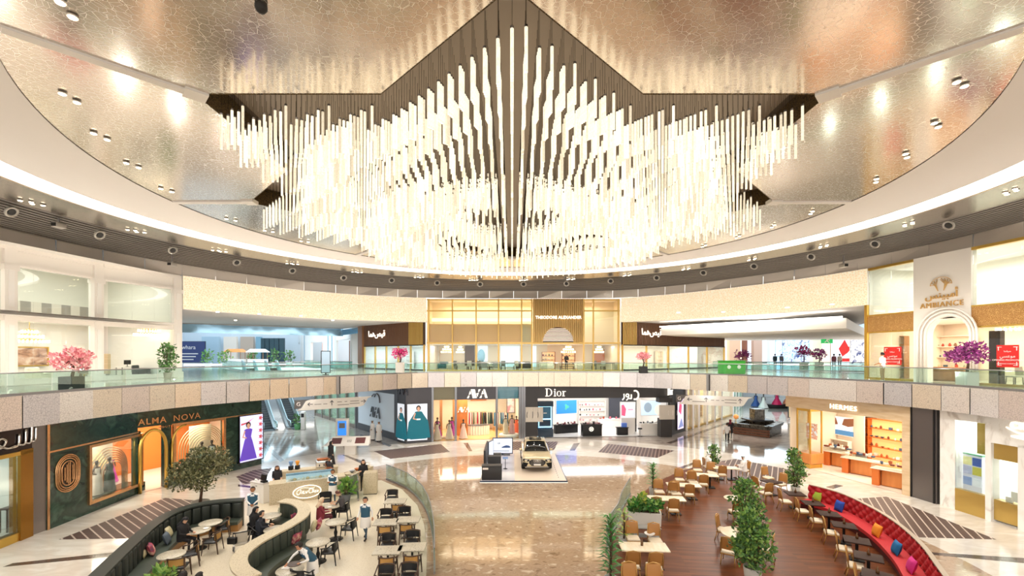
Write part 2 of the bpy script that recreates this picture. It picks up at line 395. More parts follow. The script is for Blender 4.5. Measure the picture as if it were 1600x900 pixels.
for k in range(n):
    t0, t1 = ts[k]+.0006, ts[(k+1) % n]-.0006+(2*PI if k == n-1 else 0)
    a, b = E(t0, -.06), E(t1, -.06); j = random.uniform(-.03, .03); dn = E(t0, 1)-E(t0, 0)
    xm = (a.x+b.x)/2; w = [5, 2, 1, .4] if abs(xm) < 9 else ([3, 3, 1, 1] if xm < 0 else [1.2, 1.5, 3, 2.5])  # tints weighted by side to carry the colours the metal reflects
    m = random.choices(FAS, w)[0]
    a2 = a+dn*j; b2 = b-dn*j
    mb.add([Z(a2, 4.98), Z(b2, 4.98), Z(b2, 6.24), Z(a2, 6.24)], [(0, 3, 2, 1)], m)
    mb.add([Z(a2, 6.24), Z(b2, 6.24), Z(E(t1, .12), 6.24), Z(E(t0, .12), 6.24)], [(0, 3, 2, 1)], STEEL)
    mb.add([Z(a2, 4.98), Z(b2, 4.98), Z(E(t1, .4), 4.98), Z(E(t0, .4), 4.98)], [(0, 1, 2, 3)], STEEL)
struct(mb, 'trim_1')
for px in (527, 1107):                                   # dark expansion joints in the edge
    X = (px-800)/FPX; t = min(ts, key=lambda q: abs(E(q).x/max(E(q).y, .1)-X) if E(q).y > 5 else 9)
    best = min((2*PI*i/4000 for i in range(60, 2000)), key=lambda q: abs(E(q).x/max(E(q).y, 1)-X))
    p = E(best, -.1); rz = best+PI/2
    b = MB(); b.box((0, 0, 5.61), (.24, .1, 1.28), STEEL); b.box((.11, -.02, 5.61), (.06, .12, 1.28), DARK); o = struct(b, 'trim_2'); o.location = (p.x, p.y, 0); o.rotation_euler = (0, 0, rz+PI)
def railing(name, label, path, z0=6.24, h=.88, step=1.5):
    t = thing(name, label, 'railing', (path[0].x, path[0].y, z0)); o = Vector((path[0].x, path[0].y, z0))
    b = MB(); b.tube([Z(p, z0+h)-o for p in path], .028, STEEL, 6); b.build('handrail', t)
    b = MB()
    for i in range(len(path)-1): b.beam(Z(path[i], z0+.05)-o, Z(path[i+1], z0+.05)-o, .07, .1, STEEL)
    b.build('base_channel', t)
    for i in range(len(path)-1):
        a, c = path[i], path[i+1]; d = (c-a)*.008
        b = MB(); b.beam(Z(a+d, z0+h*.5+.02)-o, Z(c-d, z0+h*.5+.02)-o, .02, h-.06, RAILG); b.build('glass_panel', t)
    return t
rp = []; t = -.14; last = None
while t < PI+.3:
    p = E(t, .12)
    if last is None or (p-last).length > 1.55: rp.append(p); last = p
    t += .004
railing('glass_railing', 'long clear glass balustrade with steel handrail curving round the upper gallery edge', rp)
# ---- ceiling: mirror band above the shops, louvres, metal ring, white cove, star ceiling
WC = catmull([Vector((p[0], p[1], 0)) for p in W_PTS], 6)
mb = MB(); acc = 0; seg = [WC[0]]
for i in range(1, len(WC)):
    seg.append(WC[i])
    if (seg[-1]-seg[0]).length > 1.9 or i == len(WC)-1:
        a, b_ = seg[0], seg[-1]; d = (b_-a)*.004; j = random.uniform(-.06, .06)
        nrm = Vector((-(b_-a).y, (b_-a).x, 0)).normalized()
        q = [Z(a+d, 13.68), Z(b_-d, 13.68), Z(b_-d, 14.5)+nrm*(.02+j), Z(a+d, 14.5)+nrm*(.02-j)]
        mb.add(q, [(0, 1, 2, 3)], MIRR); seg = [WC[i]]
struct(mb, 'wall_mirror_band')
mb = MB(); strip(mb, [Z(p, 14.62) for p in WC], [Z(Vector((0, 18.7, 0))+(p-Vector((0, 18.7, 0))).normalized()*18, 14.62) for p in WC], DARK, False)
strip(mb, [Z(p, 14.5) for p in WC], [Z(p, 16) for p in WC], DARK, False)
struct(mb, 'ceiling_void')
def ell(t, rx, ry, z, c=(0, 18.7)): return Vector((c[0]+rx*math.cos(t), c[1]+ry*math.sin(t), z))
mb = MB(); SL = mat('louvre_slat', '#7f7872', .5, .2)
wt = [(math.atan2((p.y-18.7)/20.8, (p.x)/21.5), p) for p in WC]
nl = 13
for j in range(nl):
    k = (j+.5)/nl
    L = [Z(ell(t, 21.5, 20.8, 0)*(1-k)+p*k, 14.46) for t, p in wt]
    for i in range(len(L)-1): mb.beam(L[i], L[i+1], .15, .05, SL)
struct(mb, 'ceiling_louvre')
mb = MB(); TT = [2*PI*k/160 for k in range(161)]
strip(mb, [ell(t, 21.5, 20.8, 14.42) for t in TT], [ell(t, 19, 18.3, 14.36) for t in TT], RINGM)
strip(mb, [ell(t, 21.5, 20.8, 14.6) for t in TT], [ell(t, 21.5, 20.8, 14.42) for t in TT], RINGM, False)
struct(mb, 'ceiling_ring')
mb = MB(); TAN = mat('cove_edge', '#c4ad93', .4, .3)
strip(mb, [ell(t, 19, 18.3, 14.36) for t in TT], [ell(t, 18.8, 18.1, 14.34) for t in TT], TAN)
strip(mb, [ell(t, 18.8, 18.1, 14.34) for t in TT], [ell(t, 18.8, 18.1, 14.55) for t in TT], WHITE)
strip(mb, [ell(t, 18.8, 18.1, 14.55) for t in TT], [ell(t, 17.9, 17.25, 14.55) for t in TT], LED)
strip(mb, [ell(t, 17.9, 17.25, 14.55) for t in TT], [ell(t, 17.75, 17.1, 14.4) for t in TT], WHITE)
SOFF = mat('cove_soffit', '#f8f4f0', .6)
strip(mb, [ell(t, 17.75, 17.1, 14.4) for t in TT], [ell(t, 16.2, 16, 14.48, (0, 19.1)) for t in TT], SOFF)
strip(mb, [ell(t, 16.2, 16, 14.48, (0, 19.1)) for t in TT], [ell(t, 15, 15, 14.58, (0, 19.6)) for t in TT], SOFF)
struct(mb, 'ceiling_cove')
SCX, SCY, SR, SZ = 0., 19.9, 11.65, 14.6
def star_r(t, R=SR):
    a = (t+PI/8) % (PI/4)-PI/8; a = abs(a); r1 = R; r2 = R*.7654
    # edge from (R,0) to r2 at 22.5 deg
    x2, y2 = r2*math.cos(PI/8), r2*math.sin(PI/8); dx, dy = x2-r1, y2
    return (r1*dy)/(dy*math.cos(a)-dx*math.sin(a))
TS = [2*PI*k/320 for k in range(321)]
def sp(t, r, z): return Vector((SCX+r*math.cos(t), SCY+r*math.sin(t), z))
mb = MB(); strip(mb, [sp(t, 15.6, SZ) for t in TS], [sp(t, star_r(t), SZ) for t in TS], CEILM, False)
struct(mb, 'ceiling_metal')
mb = MB(); MOS = pattern_mat('gold_mosaic', '#6b5734', '#2c2419', 16, .4, .6, .1); RECT = mat('recess_top', '#5b5047', .35, .25)
tips = [PI/8*k for k in range(17)]
strip(mb, [sp(t, star_r(t), SZ-.02) for t in tips], [sp(t, star_r(t), SZ+.75) for t in tips], MOS, False)
mb.add([sp(t, star_r(t)+.01, SZ+.75) for t in tips[:-1]]+[sp(0, 0, SZ+.75)], [(k, (k+1) % 16, 16) for k in range(16)], RECT)
struct(mb, 'ceiling_star_recess')
mb = MB()
for k in range(8):
    t = PI/4*k; a, b = sp(t, SR+.02, SZ), sp(t, 15.0, SZ)
    mb.beam(a, b, .26, .1, WHITE); q = sp(t, SR, SZ+.1); mb.box((q.x, q.y, SZ+.02), (.5, .5, .16), WHITE, rz=t)
struct(mb, 'ceiling_strips')
mb = MB(); mb.add([Vector((-60, -10, 16.6)), Vector((60, -10, 16.6)), Vector((60, 50, 16.6)), Vector((-60, 50, 16.6))], [(0, 1, 2, 3)], DARK); struct(mb, 'ceiling_roof')
# ---- beige bands over the two concourse openings, lamp wash put in as emission
def pick(a, b): return [p for p in WC if (a.x-b.x)*(p.x-a.x) <= 1e-6 and (a.x-b.x)*(p.x-b.x) >= -1e-6]
def band(xa, xb):
    L = [p for p in WC if xa-1e-3 <= p.x <= xb+1e-3 and p.y > 28]; b = MB()
    n = [Vector((0, 20, 0))-p for p in L]; I = [p+q.normalized()*.12 for p, q in zip(L, n)]; O = [p-q.normalized()*.5 for p, q in zip(L, n)]
    strip(b, [Z(p, 11.2) for p in I], [Z(p, 13.66) for p in I], BANDG, False)
    strip(b, [Z(p, 11.2) for p in O], [Z(p, 11.2) for p in I], WHITE, False)
    strip(b, [Z(p, 13.66) for p in I], [Z(p, 13.66) for p in O], WHITE, False)
    for p in (0, -1):
        b.add([Z(I[p], 11.2), Z(O[p], 11.2), Z(O[p], 13.66), Z(I[p], 13.66)], [(0, 1, 2, 3)], WHITE)
    struct(b, 'wall_beige_band'); return L
LB = band(-24.3, -8.8); RB = band(11.2, 24.1)
# ================================================================ CHANDELIER AND CEILING FITTINGS
def rod_mat():
    m = mat('crystal_rod_glow', '#77705f', .35, emit=.66, ecol='#ffe6c4'); nt = m.node_tree; b = nt.nodes['Principled BSDF']
    tc = nt.nodes.new('ShaderNodeTexCoord'); n = nt.nodes.new('ShaderNodeTexNoise'); n.inputs['Scale'].default_value = 22
    nt.links.new(tc.outputs['Object'], n.inputs['Vector']); r = nt.nodes.new('ShaderNodeValToRGB'); e = r.color_ramp.elements
    ge = nt.nodes.new('ShaderNodeNewGeometry'); ml = nt.nodes.new('ShaderNodeMapRange'); ml.inputs[3].default_value = .42; ml.inputs[4].default_value = .95; nt.links.new(ge.outputs['Random Per Island'], ml.inputs[0]); nt.links.new(ml.outputs[0], b.inputs['Emission Strength'])
    e[0].position = .35; e[1].position = .62; e[0].color = lin('#ecd9b6'); e[1].color = lin('#ffefd2')
    nt.links.new(n.outputs[0], r.inputs[0]); nt.links.new(r.outputs[0], b.inputs['Emission Color']); return m
RODM = rod_mat(); WIREM = mat('rod_cable', '#3a332c', .5, .4)
def rod(mb, x, y, zt, L=.93):
    mb.cyl((x, y, zt-L), .036, L, RODM, 6, smooth=True)
    mb.cyl((x, y, zt-.01), .038, .05, STEEL, 6)
    mb.cyl((x, y, zt), .005, SZ+.74-zt, WIREM, 3, cap=False)
chand = thing('chandelier', 'giant star shaped chandelier of glowing crystal rods hung from the ceiling recess', 'chandelier', (SCX, SCY, SZ))
b = MB(); cp = [sp(PI/8*k, star_r(PI/8*k, SR-.35), 0) for k in range(16)]
b.prism([(p.x-SCX, p.y-SCY) for p in cp], .70, .745, mat('rod_plate', '#94877a', .45, .1)); b.build('canopy_plate', chand)
pts = []; sp_ = .29; K = int(SR/sp_)+1
for i in range(-K, K+1):
    for j in range(-K, K+1):
        x, y = i*sp_, j*sp_; r = math.hypot(x, y); t = math.atan2(y, x)
        if r > star_r(t, SR-.42): continue
        st = ((i*7+j*3) % 4)*.12
        a = abs((r-8.1)) if r < 8.1 else 0
        w = .5*(1-math.cos(2*PI*a/4.9))*(1 if r < 8.1 else 0)
        far = max(0, (y-3))*.022
        pts.append((y, x, SZ-.08-st-w-far))
pts.sort(); STUFF = MB()
for k, (y, x, zt) in enumerate(pts):
    if k < 100:
        b = MB(); rod(b, 0, 0, 0, .93); b.v = [(p[0], p[1], p[2]) for p in b.v]
        b = MB(); b.cyl((0, 0, -.93), .036, .93, RODM, 8); b.cyl((0, 0, -.01), .038, .05, STEEL, 8); b.cyl((0, 0, 0), .005, SZ+.74-zt, WIREM, 3, cap=False)
        b.build('crystal_rod', chand, (x, y, zt-SZ))
    else:
        b = STUFF; b.cyl((x, y, zt-SZ-.93), .036, .93, RODM, 5); b.cyl((x, y, zt-SZ-.01), .038, .05, STEEL, 5, cap=False); b.cyl((x, y, zt-SZ), .005, SZ+.74-zt, WIREM, 3, cap=False)
o = STUFF.build('crystal_rods', chand); o['kind'] = 'stuff'
WARMS = (1, .95, .88)
# downlights: clusters of four in the metal ring, pairs in the etched ceiling
def downlight(px, py, z, offs, label, group):
    c = P(px, py, z); t = thing('downlight', label, 'ceiling light', (c.x, c.y, z), math.atan2(c.y-19, c.x), group)
    for q in offs:
        b = MB(); b.cyl((q[0], q[1], -.016), .095, .03, mat('downlight_trim', '#e4dcd2', .5), 14); o = b.build('housing', t); b = MB(); b.cyl((q[0], q[1], -.03), .07, .02, LAMPW, 12); b.build('bulb', o)
    lamp('spot_beam', 'SPOT', (c.x, c.y, z-.12), 480 if len(offs) == 4 else 330, WARMS, .1, rot=(0, 0, 0), spot=2.3)
Q4 = [(-.16, -.3), (.1, -.1), (-.1, .12), (.16, .32)]; Q2 = [(-.1, -.17), (.1, .17)]
for px, py in ((50, 317), (213, 361), (343, 392), (457, 412), (558, 425), (655, 433), (740, 437.5), (818, 437.5), (892, 436), (980, 430), (1072, 420), (1175, 405), (1287, 384.5), (1420, 350), (1580, 299)):
    downlight(px, py, 14.36, Q4, 'square cluster of four bright spots set in the perforated metal ring', 'spot clusters in the metal ring')
for px, py in ((104, 15), (109, 153), (157, 213), (207, 258), (260, 297), (361, 343), (420, 361), (476, 377), (1501, 131), (1463, 195), (1416, 243), (1369, 282), (1268, 332), (1208, 353), (1153, 370), (1100, 384)):
    downlight(px, py, 14.56, Q2, 'pair of bright round spots set in the etched metal ceiling', 'spot pairs in the etched ceiling')
NOZ = MB(); NOZ.lathe([(.24, .06), (.27, 0), (.24, -.05), (.17, -.03), (.14, .03), (.13, .1), (.001, .1)], mat('nozzle_grey', '#a8a49c', .4, .4), 20)
def nozzle(px, py):
    c = P(px, py, 14.12); o = NOZ.build('air_nozzle', None, c); o.rotation_euler = (-.95, 0, math.atan2(c.y-18.7, c.x)-PI/2); tag(o, 'round grey air nozzle set in the dark louvred ceiling strip', 'vent', 'air nozzles along the louvred strip')
    b = MB(); b.cyl((0, 0, -.03), .15, .03, DARK, 16); b.build('nozzle_throat', o)
for q in ((18, 331), (156, 367), (270, 391), (370, 410), (457, 423), (537, 434), (612, 438), (683, 442), (750, 444), (818, 444), (885, 443), (954, 439), (1026, 434), (1099, 426), (1178, 416), (1267, 401), (1367, 381), (1482, 352)): nozzle(*q)
def camera_box(px, py, z, label):
    c = P(px, py, z); t = thing('security_camera', label, 'camera', (c.x, c.y, c.z))
    b = MB(); b.rbox((0, 0, 0), (.32, .5, .26), .05, mat('camera_grey', '#a9a39b', .4)); b.build('housing', t)
    b = MB(); b.cyl((0, 0, .1), .05, 14.45-z-.1, STEEL, 8); b.build('bracket', t)
    b = MB(); b.box((0, -.26, -.02), (.22, .03, .16), DARK); b.build('lens', t)
camera_box(269, 413, 13.75, 'boxy grey camera hanging above the white shop corner')
camera_box(1318, 415, 13.75, 'boxy grey camera hanging above the bright beige band')
camera_box(92, 352, 14.1, 'small pale sensor box on the louvred strip above the white shop')
o = MB().ball((0, 0, 0), .12, DARK, 10).build('smoke_detector', None, P(408, 11, 14.54)); tag(o, 'single small dark detector dome on the etched metal ceiling', 'detector')
# ================================================================ UPPER GALLERY SHOPS
class Wall:
    """a vertical plan line seen left (a) to right (b); local x along it, y into the shop, z up"""
    def __init__(s, a, b):
        s.a = Vector((a[0], a[1], 0)); s.b = Vector((b[0], b[1], 0)); s.d = (s.b-s.a).normalized(); s.L = (s.b-s.a).length
        n = Vector((-s.d.y, s.d.x, 0)); s.n = n; s.rz = math.atan2(s.d.y, s.d.x)
        s.M = Matrix(((s.d.x, n.x, 0, s.a.x), (s.d.y, n.y, 0, s.a.y), (0, 0, 1, 0), (0, 0, 0, 1)))
    def u(s, x, v=0):
        k = (x-800)/FPX; a = s.a+s.n*v; return (k*a.y-a.x)/(s.d.x-k*s.d.y)
    def z(s, x, y, v=0):
        p = s.a+s.n*v+s.d*s.u(x, v); return EYE-(y-HOR)*p.y/FPX
    def pt(s, u, v=0, z=0): p = s.a+s.d*u+s.n*v; return Vector((p.x, p.y, z))
    def T(s, u, z, v=-.03): return s.M @ Matrix.Translation((u, v, z)) @ Matrix.Rotation(PI/2, 4, 'X')
def lights(W, u0, u1, v, z, e, col=NEU, depth=2.5):
    p = W.pt((u0+u1)/2, v, z); return lamp('shop_ceiling_light', 'AREA', p, e, col, abs(u1-u0)*.9, depth, (0, 0, W.rz))
WARMW = mat('warm_wall', '#f0e2cf', .6); PALEW = mat('pale_wall', '#efeae4', .6); TAUPE = mat('taupe_wall', '#c9b39b', .6)
WOODM = mat('mid_wood', '#9a6a42', .4, noise=(3, ['#8a5a36', '#a87850'], 4, (1, 1, .15)))
DWOOD = mat('dark_wood', '#3d2a20', .4, noise=(3, ['#35241b', '#4a3327'], 4, (1, 1, .15)))
ORWOOD = mat('orange_wood', '#c97a3a', .35, noise=(2, ['#b96a2e', '#d58a48'], 4, (1, 1, .2)))
LEAF = mat('leaf_green', '#5c8a44', .5); LEAFD = mat('leaf_dark', '#3f6635', .5); LEAFL = mat('leaf_light', '#86a94f', .5)
PINKF = mat('blossom_pink', '#e59aa0', .6); MAGF = mat('blossom_magenta', '#c2206f', .6); PURF = mat('blossom_purple', '#8c2c78', .6)
BARK = mat('bark', '#5c4535', .8); FABW = mat('cream_fabric', '#e9dfcf', .8); FABG = mat('grey_fabric', '#8d8a86', .8); FABT = mat('teal_fabric', '#2f6d78', .8)
FABB = mat('charcoal_fabric', '#2d2e31', .7); MARB = WHITEMARBLE
def shop_box(W, u0, u1, depth, z0, z1, m, floor_m=None, name='wall_shop_interior', ceil_m=None, back_m=None, sides='lr'):
    for nm, q, mm in (('wall_shop_back', [(u0, depth, z0), (u1, depth, z0), (u1, depth, z1), (u0, depth, z1)], back_m or m), ('wall_shop_side', [(u0, .06, z0), (u0, depth, z0), (u0, depth, z1), (u0, .06, z1)], m), ('wall_shop_side', [(u1, depth, z0), (u1, .06, z0), (u1, .06, z1), (u1, depth, z1)], m),
                      ('ceiling_shop', [(u0, .06, z1), (u0, depth, z1), (u1, depth, z1), (u1, .06, z1)], ceil_m or WHITE), ('floor_shop', [(u0, .06, z0), (u1, .06, z0), (u1, depth, z0), (u0, depth, z0)], floor_m or UPFLOOR)):
        if nm == 'wall_shop_side' and ('l' if q[0][0] == u0 else 'r') not in sides: continue
        b = MB(); b.quad(*q, mm); o = b.build(nm); o.matrix_world = W.M; o['kind'] = 'structure'
# ---------- white furniture shop on the west side
WHS = mat('white_shopfront', '#f1ebe3', .5)
def white_bay(a, b, x0, x1, name):
    W = Wall(a, b); mb = MB(); M = W.M; L = W.L
    mb.bb(0, L, 0, .3, 12.55, 13.7, WHS, M); mb.bb(-.02, L+.02, -.12, .02, 13.4, 13.62, WHS, M); mb.bb(-.02, L+.02, -.08, .02, 12.6, 12.75, WHS, M)
    mb.bb(0, L, -.05, .3, 9.65, 10.15, WHS, M); mb.bb(-.02, L+.02, -.16, .0, 9.98, 10.14, WHS, M)
    mb.bb(0, L, 0, .3, 6.2, 6.5, WHS, M)
    for u in (x0, x1):
        if u is None: continue
        mb.bb(u-.28, u+.28, -.14, .3, 6.2, 13.4, WHS, M); mb.bb(u-.12, u+.12, -.17, -.13, 6.7, 9.4, WHITE, M); mb.bb(u-.12, u+.12, -.17, -.13, 10.4, 12.3, WHITE, M)
        mb.bb(u-.34, u+.34, -.2, .3, 6.2, 6.6, WHS, M); mb.bb(u-.34, u+.34, -.2, .3, 12.3, 12.6, WHS, M)
    struct(mb, 'wall_white_shop')
    for z0, z1 in ((6.5, 9.65), (10.15, 12.55)):
        for k in range(3):
            g = MB(); g.bb(.3+(L-.6)*k/3+.01, .3+(L-.6)*(k+1)/3-.01, .1, .13, z0, z1, SHOPG, M); o = g.build('window_1'); o['kind'] = 'structure'
    return W
WA = white_bay((-26.75, 23.0), (-26.02, 28.4), .75, 5.2, 'a'); WB = white_bay((-26.0, 28.5), (-24.35, 32.9), None, 4.45, 'b'); WC0 = white_bay((-27.0, 13), (-26.75, 22.9), None, 9.5, 'c')
W = Wall((-26.9, 14), (-24.35, 33))
shop_box(W, 0, W.L-.3, 6.5, 6.21, 9.9, PALEW); shop_box(W, 0, W.L-.3, 6.5, 10.1, 13.6, mat('pale_greenish_wall', '#e6e6dc', .6), back_m=mat('pale_greenish_wall'))
b = MB(); b.bb(2, W.L-2.5, 3.6, 3.8, 10.15, 11.0, wave_mat('ribbed_grey', '#8e8b84', '#c7c3b8', 2.2, .6), W.M); struct(b, 'wall_ribbed_bulkhead')
lights(W, 2, W.L-1, 3, 9.8, 330, NEU, 4); lights(W, 2, W.L-1, 2.6, 13.4, 320, NEU, 3)
# ---- reusable furniture, built standing at its own origin, front towards -y
def put(o, W, u, v, z, rz=0): p = W.pt(u, v, z); o.location = p; o.rotation_euler = (0, 0, W.rz+rz); return o
def sofa(label, w=1.9, m=FABW, cat='sofa', group=None):
    t = thing('sofa' if cat == 'sofa' else 'armchair', label, cat, group=group); b = MB()
    b.rbox((0, 0, .3), (w, .85, .24), .06, m); b.build('base', t)
    n = 2 if w > 1.2 else 1
    for k in range(n):
        b = MB(); b.rbox((-w/2+.14+(w-.28)*(k+.5)/n, -.06, .47), ((w-.3)/n, .66, .16), .06, m); b.build('seat_cushion', t)
    b = MB(); b.rbox((0, .36, .6), (w, .18, .55), .07, m); b.build('backrest', t)
    for s in (-1, 1):
        b = MB(); b.rbox((s*(w/2-.07), 0, .48), (.15, .8, .36), .05, m); b.build('armrest', t)
        b = MB(); b.cyl((s*(w/2-.12), -.33, 0), .03, .19, GOLD, 8); b.cyl((s*(w/2-.12), .33, 0), .03, .19, GOLD, 8); b.build('leg', t)
    return t
def side_chair(label, m=FABG, wm=DWOOD, group=None):
    t = thing('dining_chair', label, 'chair', group=group)
    b = MB(); b.rbox((0, 0, .46), (.48, .48, .08), .03, m); b.build('seat', t)
    b = MB(); b.rbox((0, .22, .76), (.46, .06, .5), .03, m, rx=.12); b.build('backrest', t)
    for x in (-.2, .2):
        for y in (-.2, .2):
            b = MB(); b.beam((x, y, .44), (x*1.1, y*1.12, 0), .04, .04, wm); b.build('leg', t)
    return t
def table(label, w=1.6, d=.9, h=.75, top=DWOOD, legm=GOLD, cat='table', round_=False, group=None, name=None):
    t = thing(name or 'table', label, cat, group=group); b = MB()
    if round_: b.lathe([(.001, h), (w/2-.02, h), (w/2, h-.02), (w/2-.02, h-.045), (.001, h-.045)][::-1], top, 28)
    else: b.rbox((0, 0, h-.025), (w, d, .05), .012, top)
    b.build('tabletop', t)
    if round_:
        b = MB(); b.lathe([(.3, 0), (.29, .03), (.06, .07), (.05, h*.5), (.09, h-.06), (.12, h-.046)], legm, 16); b.build('pedestal', t)
    else:
        for x in (-1, 1):
            for y in (-1, 1):
                b = MB(); b.beam((x*(w/2-.06), y*(d/2-.06), 0), (x*(w/2-.06), y*(d/2-.06), h-.04), .05, .05, legm); b.build('leg', t)
    return t
def pendant(label, z, drop, r=.9, n=26, kind='crystal', group=None, glow=5):
    """chandelier hanging from its origin (ceiling point)"""
    t = thing('pendant_chandelier', label, 'chandelier', group=group); gm = mat('pendant_glow_%d' % glow, '#fff1dc', .3, emit=glow, ecol='#ffe9cc')
    b = MB(); b.cyl((0, 0, -drop), .015, drop, GOLD, 6); b.cyl((0, 0, -.03), .12, .03, GOLD, 12); b.build('stem', t)
    b = MB()
    for lv, (rr, zz) in enumerate(((r, -drop), (r*.72, -drop+.28), (r*.4, -drop+.55))):
        b.tube([(rr*math.cos(2*PI*k/20), rr*math.sin(2*PI*k/20), zz) for k in range(20)], .018, GOLD, 5, True)
        for k in range(4): a = PI/2*k; b.beam((0, 0, zz+.1), (rr*math.cos(a), rr*math.sin(a), zz), .014, .014, GOLD)
    b.build('tier_frame', t); b = MB()
    for rr, zz, q in ((r, -drop, n), (r*.72, -drop+.28, int(n*.7)), (r*.4, -drop+.55, n//2)):
        for k in range(q):
            a = 2*PI*k/q; b.cyl((rr*math.cos(a), rr*math.sin(a), zz-.16), .03, .15, gm, 5)
    b.build('crystal_drops', t); return t
def framed_art(label, w, h, W, u, v, z, m, frame=GOLD):
    t = thing('framed_picture', label, 'picture', W.pt(u, v, z), W.rz); b = MB()
    for s in (-1, 1): b.bb(s*w/2-.04, s*w/2+.04, -.05, 0, -h/2-.04, h/2+.04, frame); b.bb(-w/2, w/2, -.05, 0, s*h/2-.04, s*h/2+.04, frame)
    b.build('frame', t); b = MB(); b.bb(-w/2, w/2, -.025, -.005, -h/2, h/2, m); b.build('canvas', t); return t
def blob_leaves(mb, c, r, n, size, mats, flat=1.0, up=.3, hole=0.):
    """many small leaf blades scattered in a ball"""
    for _ in range(n):
        while True:
            d = Vector((random.uniform(-1, 1), random.uniform(-1, 1), random.uniform(-1, 1)))
            if hole < d.length <= 1: break
        p = Vector(c)+Vector((d.x*r, d.y*r, d.z*r*flat)); o = (d.normalized()*.6+Vector((random.uniform(-1, 1), random.uniform(-1, 1), random.uniform(-.6, 1)+up))).normalized()
        s = size*random.uniform(.6, 1.3); w = o.cross(Vector((random.uniform(-1, 1), random.uniform(-1, 1), random.uniform(-1, 1)))).normalized()*s*.32; nn = o.cross(w).normalized()*s*.12
        mb.add([p, p+o*s*.5+w+nn, p+o*s, p+o*s*.5-w+nn], [(0, 1, 2, 3)], random.choice(mats))
def bonsai(name, label, loc, h, r, mats, potm, pw, ph, seed=1, cat='potted tree', leaf=.16, n=520, round_pot=False):
    random.seed(seed); t = thing(name, label, cat, loc); b = MB()
    if round_pot: b.lathe([(pw*.36, 0), (pw*.5, ph), (pw*.44, ph), (pw*.42, ph-.05), (.001, ph-.05)], potm, 20)
    else: b.box((0, 0, ph/2), (pw, pw, ph), potm, taper=1.0); b.box((0, 0, ph), (pw*.86, pw*.86, .02), BARK)
    b.build('pot', t); b = MB(); z = ph-.05
    p = [(0, 0, z), (.08, .02, z+.3*(h-z)), (-.06, -.02, z+.6*(h-z)), (.02, 0, h-r*.7)]
    b.tube(p, .05, BARK, 7, rs=[.07, .055, .045, .03]); cl = []
    for k in range(9):
        a = 2*PI*k/9+random.uniform(-.3, .3); e = Vector((r*.66*math.cos(a), r*.66*math.sin(a), h-r*.8+random.uniform(-.25, .55)*r))
        b.tube([p[2], (Vector(p[3])+e)/2+Vector((0, 0, .05)), e], .02, BARK, 5, rs=[.03, .022, .012]); cl.append(e)
    cl.append(Vector((0, 0, h-r*.25))); b.build('trunk', t); b = MB()
    for c in cl: blob_leaves(b, c, r*.46, n//len(cl), leaf, mats, .85)
    b.build('crown', t); return t
# fittings in the white shop
o = pendant('tiered crystal chandelier glowing inside the white furniture shop', 0, 1.25, .8, 30, glow=4); o.location = PD(46, 497, 25.8)
o = pendant('spiky branching chandelier glowing in the glazed corner of the white shop', 0, .7, .85, 34, glow=4); o.location = PD(233, 506, 32)
def art_mat(n, cols, s): return mat(n, cols[0], .5, noise=(s, cols, 5, (1, 1, 2.2), .6))
framed_art('gold framed brown landscape painting on the white shop wall', 1.9, 1.2, W, W.u(48, 6.3), 6.3, W.z(48, 557, 6.3), art_mat('landscape_paint', ['#5b3a2c', '#b98f74', '#d9c6b4'], 1.2))
for y, lab in ((533, 'upper of two small blue oval wall mirrors in the white shop'), (553, 'lower of two small blue oval wall mirrors in the white shop')):
    t = thing('wall_mirror', lab, 'mirror', W.pt(W.u(153, 6.3), 6.3, W.z(153, y, 6.3)), W.rz); b = MB(); b.cyl((0, 0, 0), .42, .04, mat('blue_mirror', '#7fa6bd', .1, .8), 24, M=Matrix.Rotation(PI/2, 4, 'X') @ Matrix.Diagonal((1.15, .75, 1, 1))); b.build('mirror_plate', t)
    b = MB(); b.tube([(.48*math.cos(a), -.03, .32*math.sin(a)) for a in [2*PI*k/24 for k in range(24)]], .03, STEEL, 6, True); b.build('frame', t)
put(sofa('cream armchair with rounded back by the white shop window', .95, FABW, 'armchair'), W, W.u(62, 2.5), 2.5, 6.21, .4)
put(side_chair('grey upholstered chair beside the pink blossom tree in the white shop', FABG), W, W.u(133, 2.3), 2.3, 6.21, -.5)
t = thing('sideboard', 'pale wood sideboard against the wall of the white shop', 'sideboard'); b = MB(); b.rbox((0, 0, .95), (2.0, .5, 1.5), .02, mat('pale_oak', '#d9c8ab', .5)); b.build('body', t)
for k in range(4): b = MB(); b.bb(-.96, .96, -.27, -.24, .26+k*.36, .58+k*.36, mat('pale_oak_front', '#cdb995', .5)); b.build('drawer', t)
b = MB(); [b.beam((x, y, 0), (x, y, .22), .05, .05, GOLD) for x in (-.9, .9) for y in (-.2, .2)]; b.build('leg_frame', t); put(t, W, W.u(156, 5.9), 5.9, 6.21)
t = table('pale reception desk in the white shop corner', 1.3, .6, .76, PALEW, STEEL, 'desk', name='desk'); put(t, W, W.u(199, 3.4), 3.4, 6.21)
t = thing('computer_monitor', 'black computer monitor on the pale reception desk', 'monitor'); b = MB(); b.rbox((0, 0, .32), (.5, .04, .32), .01, DARK); b.build('screen', t); b = MB(); b.cyl((0, 0, 0), .1, .015, DARK, 12); b.cyl((0, 0, .01), .02, .2, DARK, 8); b.build('stand', t); put(t, W, W.u(199, 3.4), 3.4, 6.97)
put(sofa('charcoal armchair near the glazed corner of the white shop', .9, FABB, 'armchair'), W, W.u(221, 2.3), 2.3, 6.21, .5)
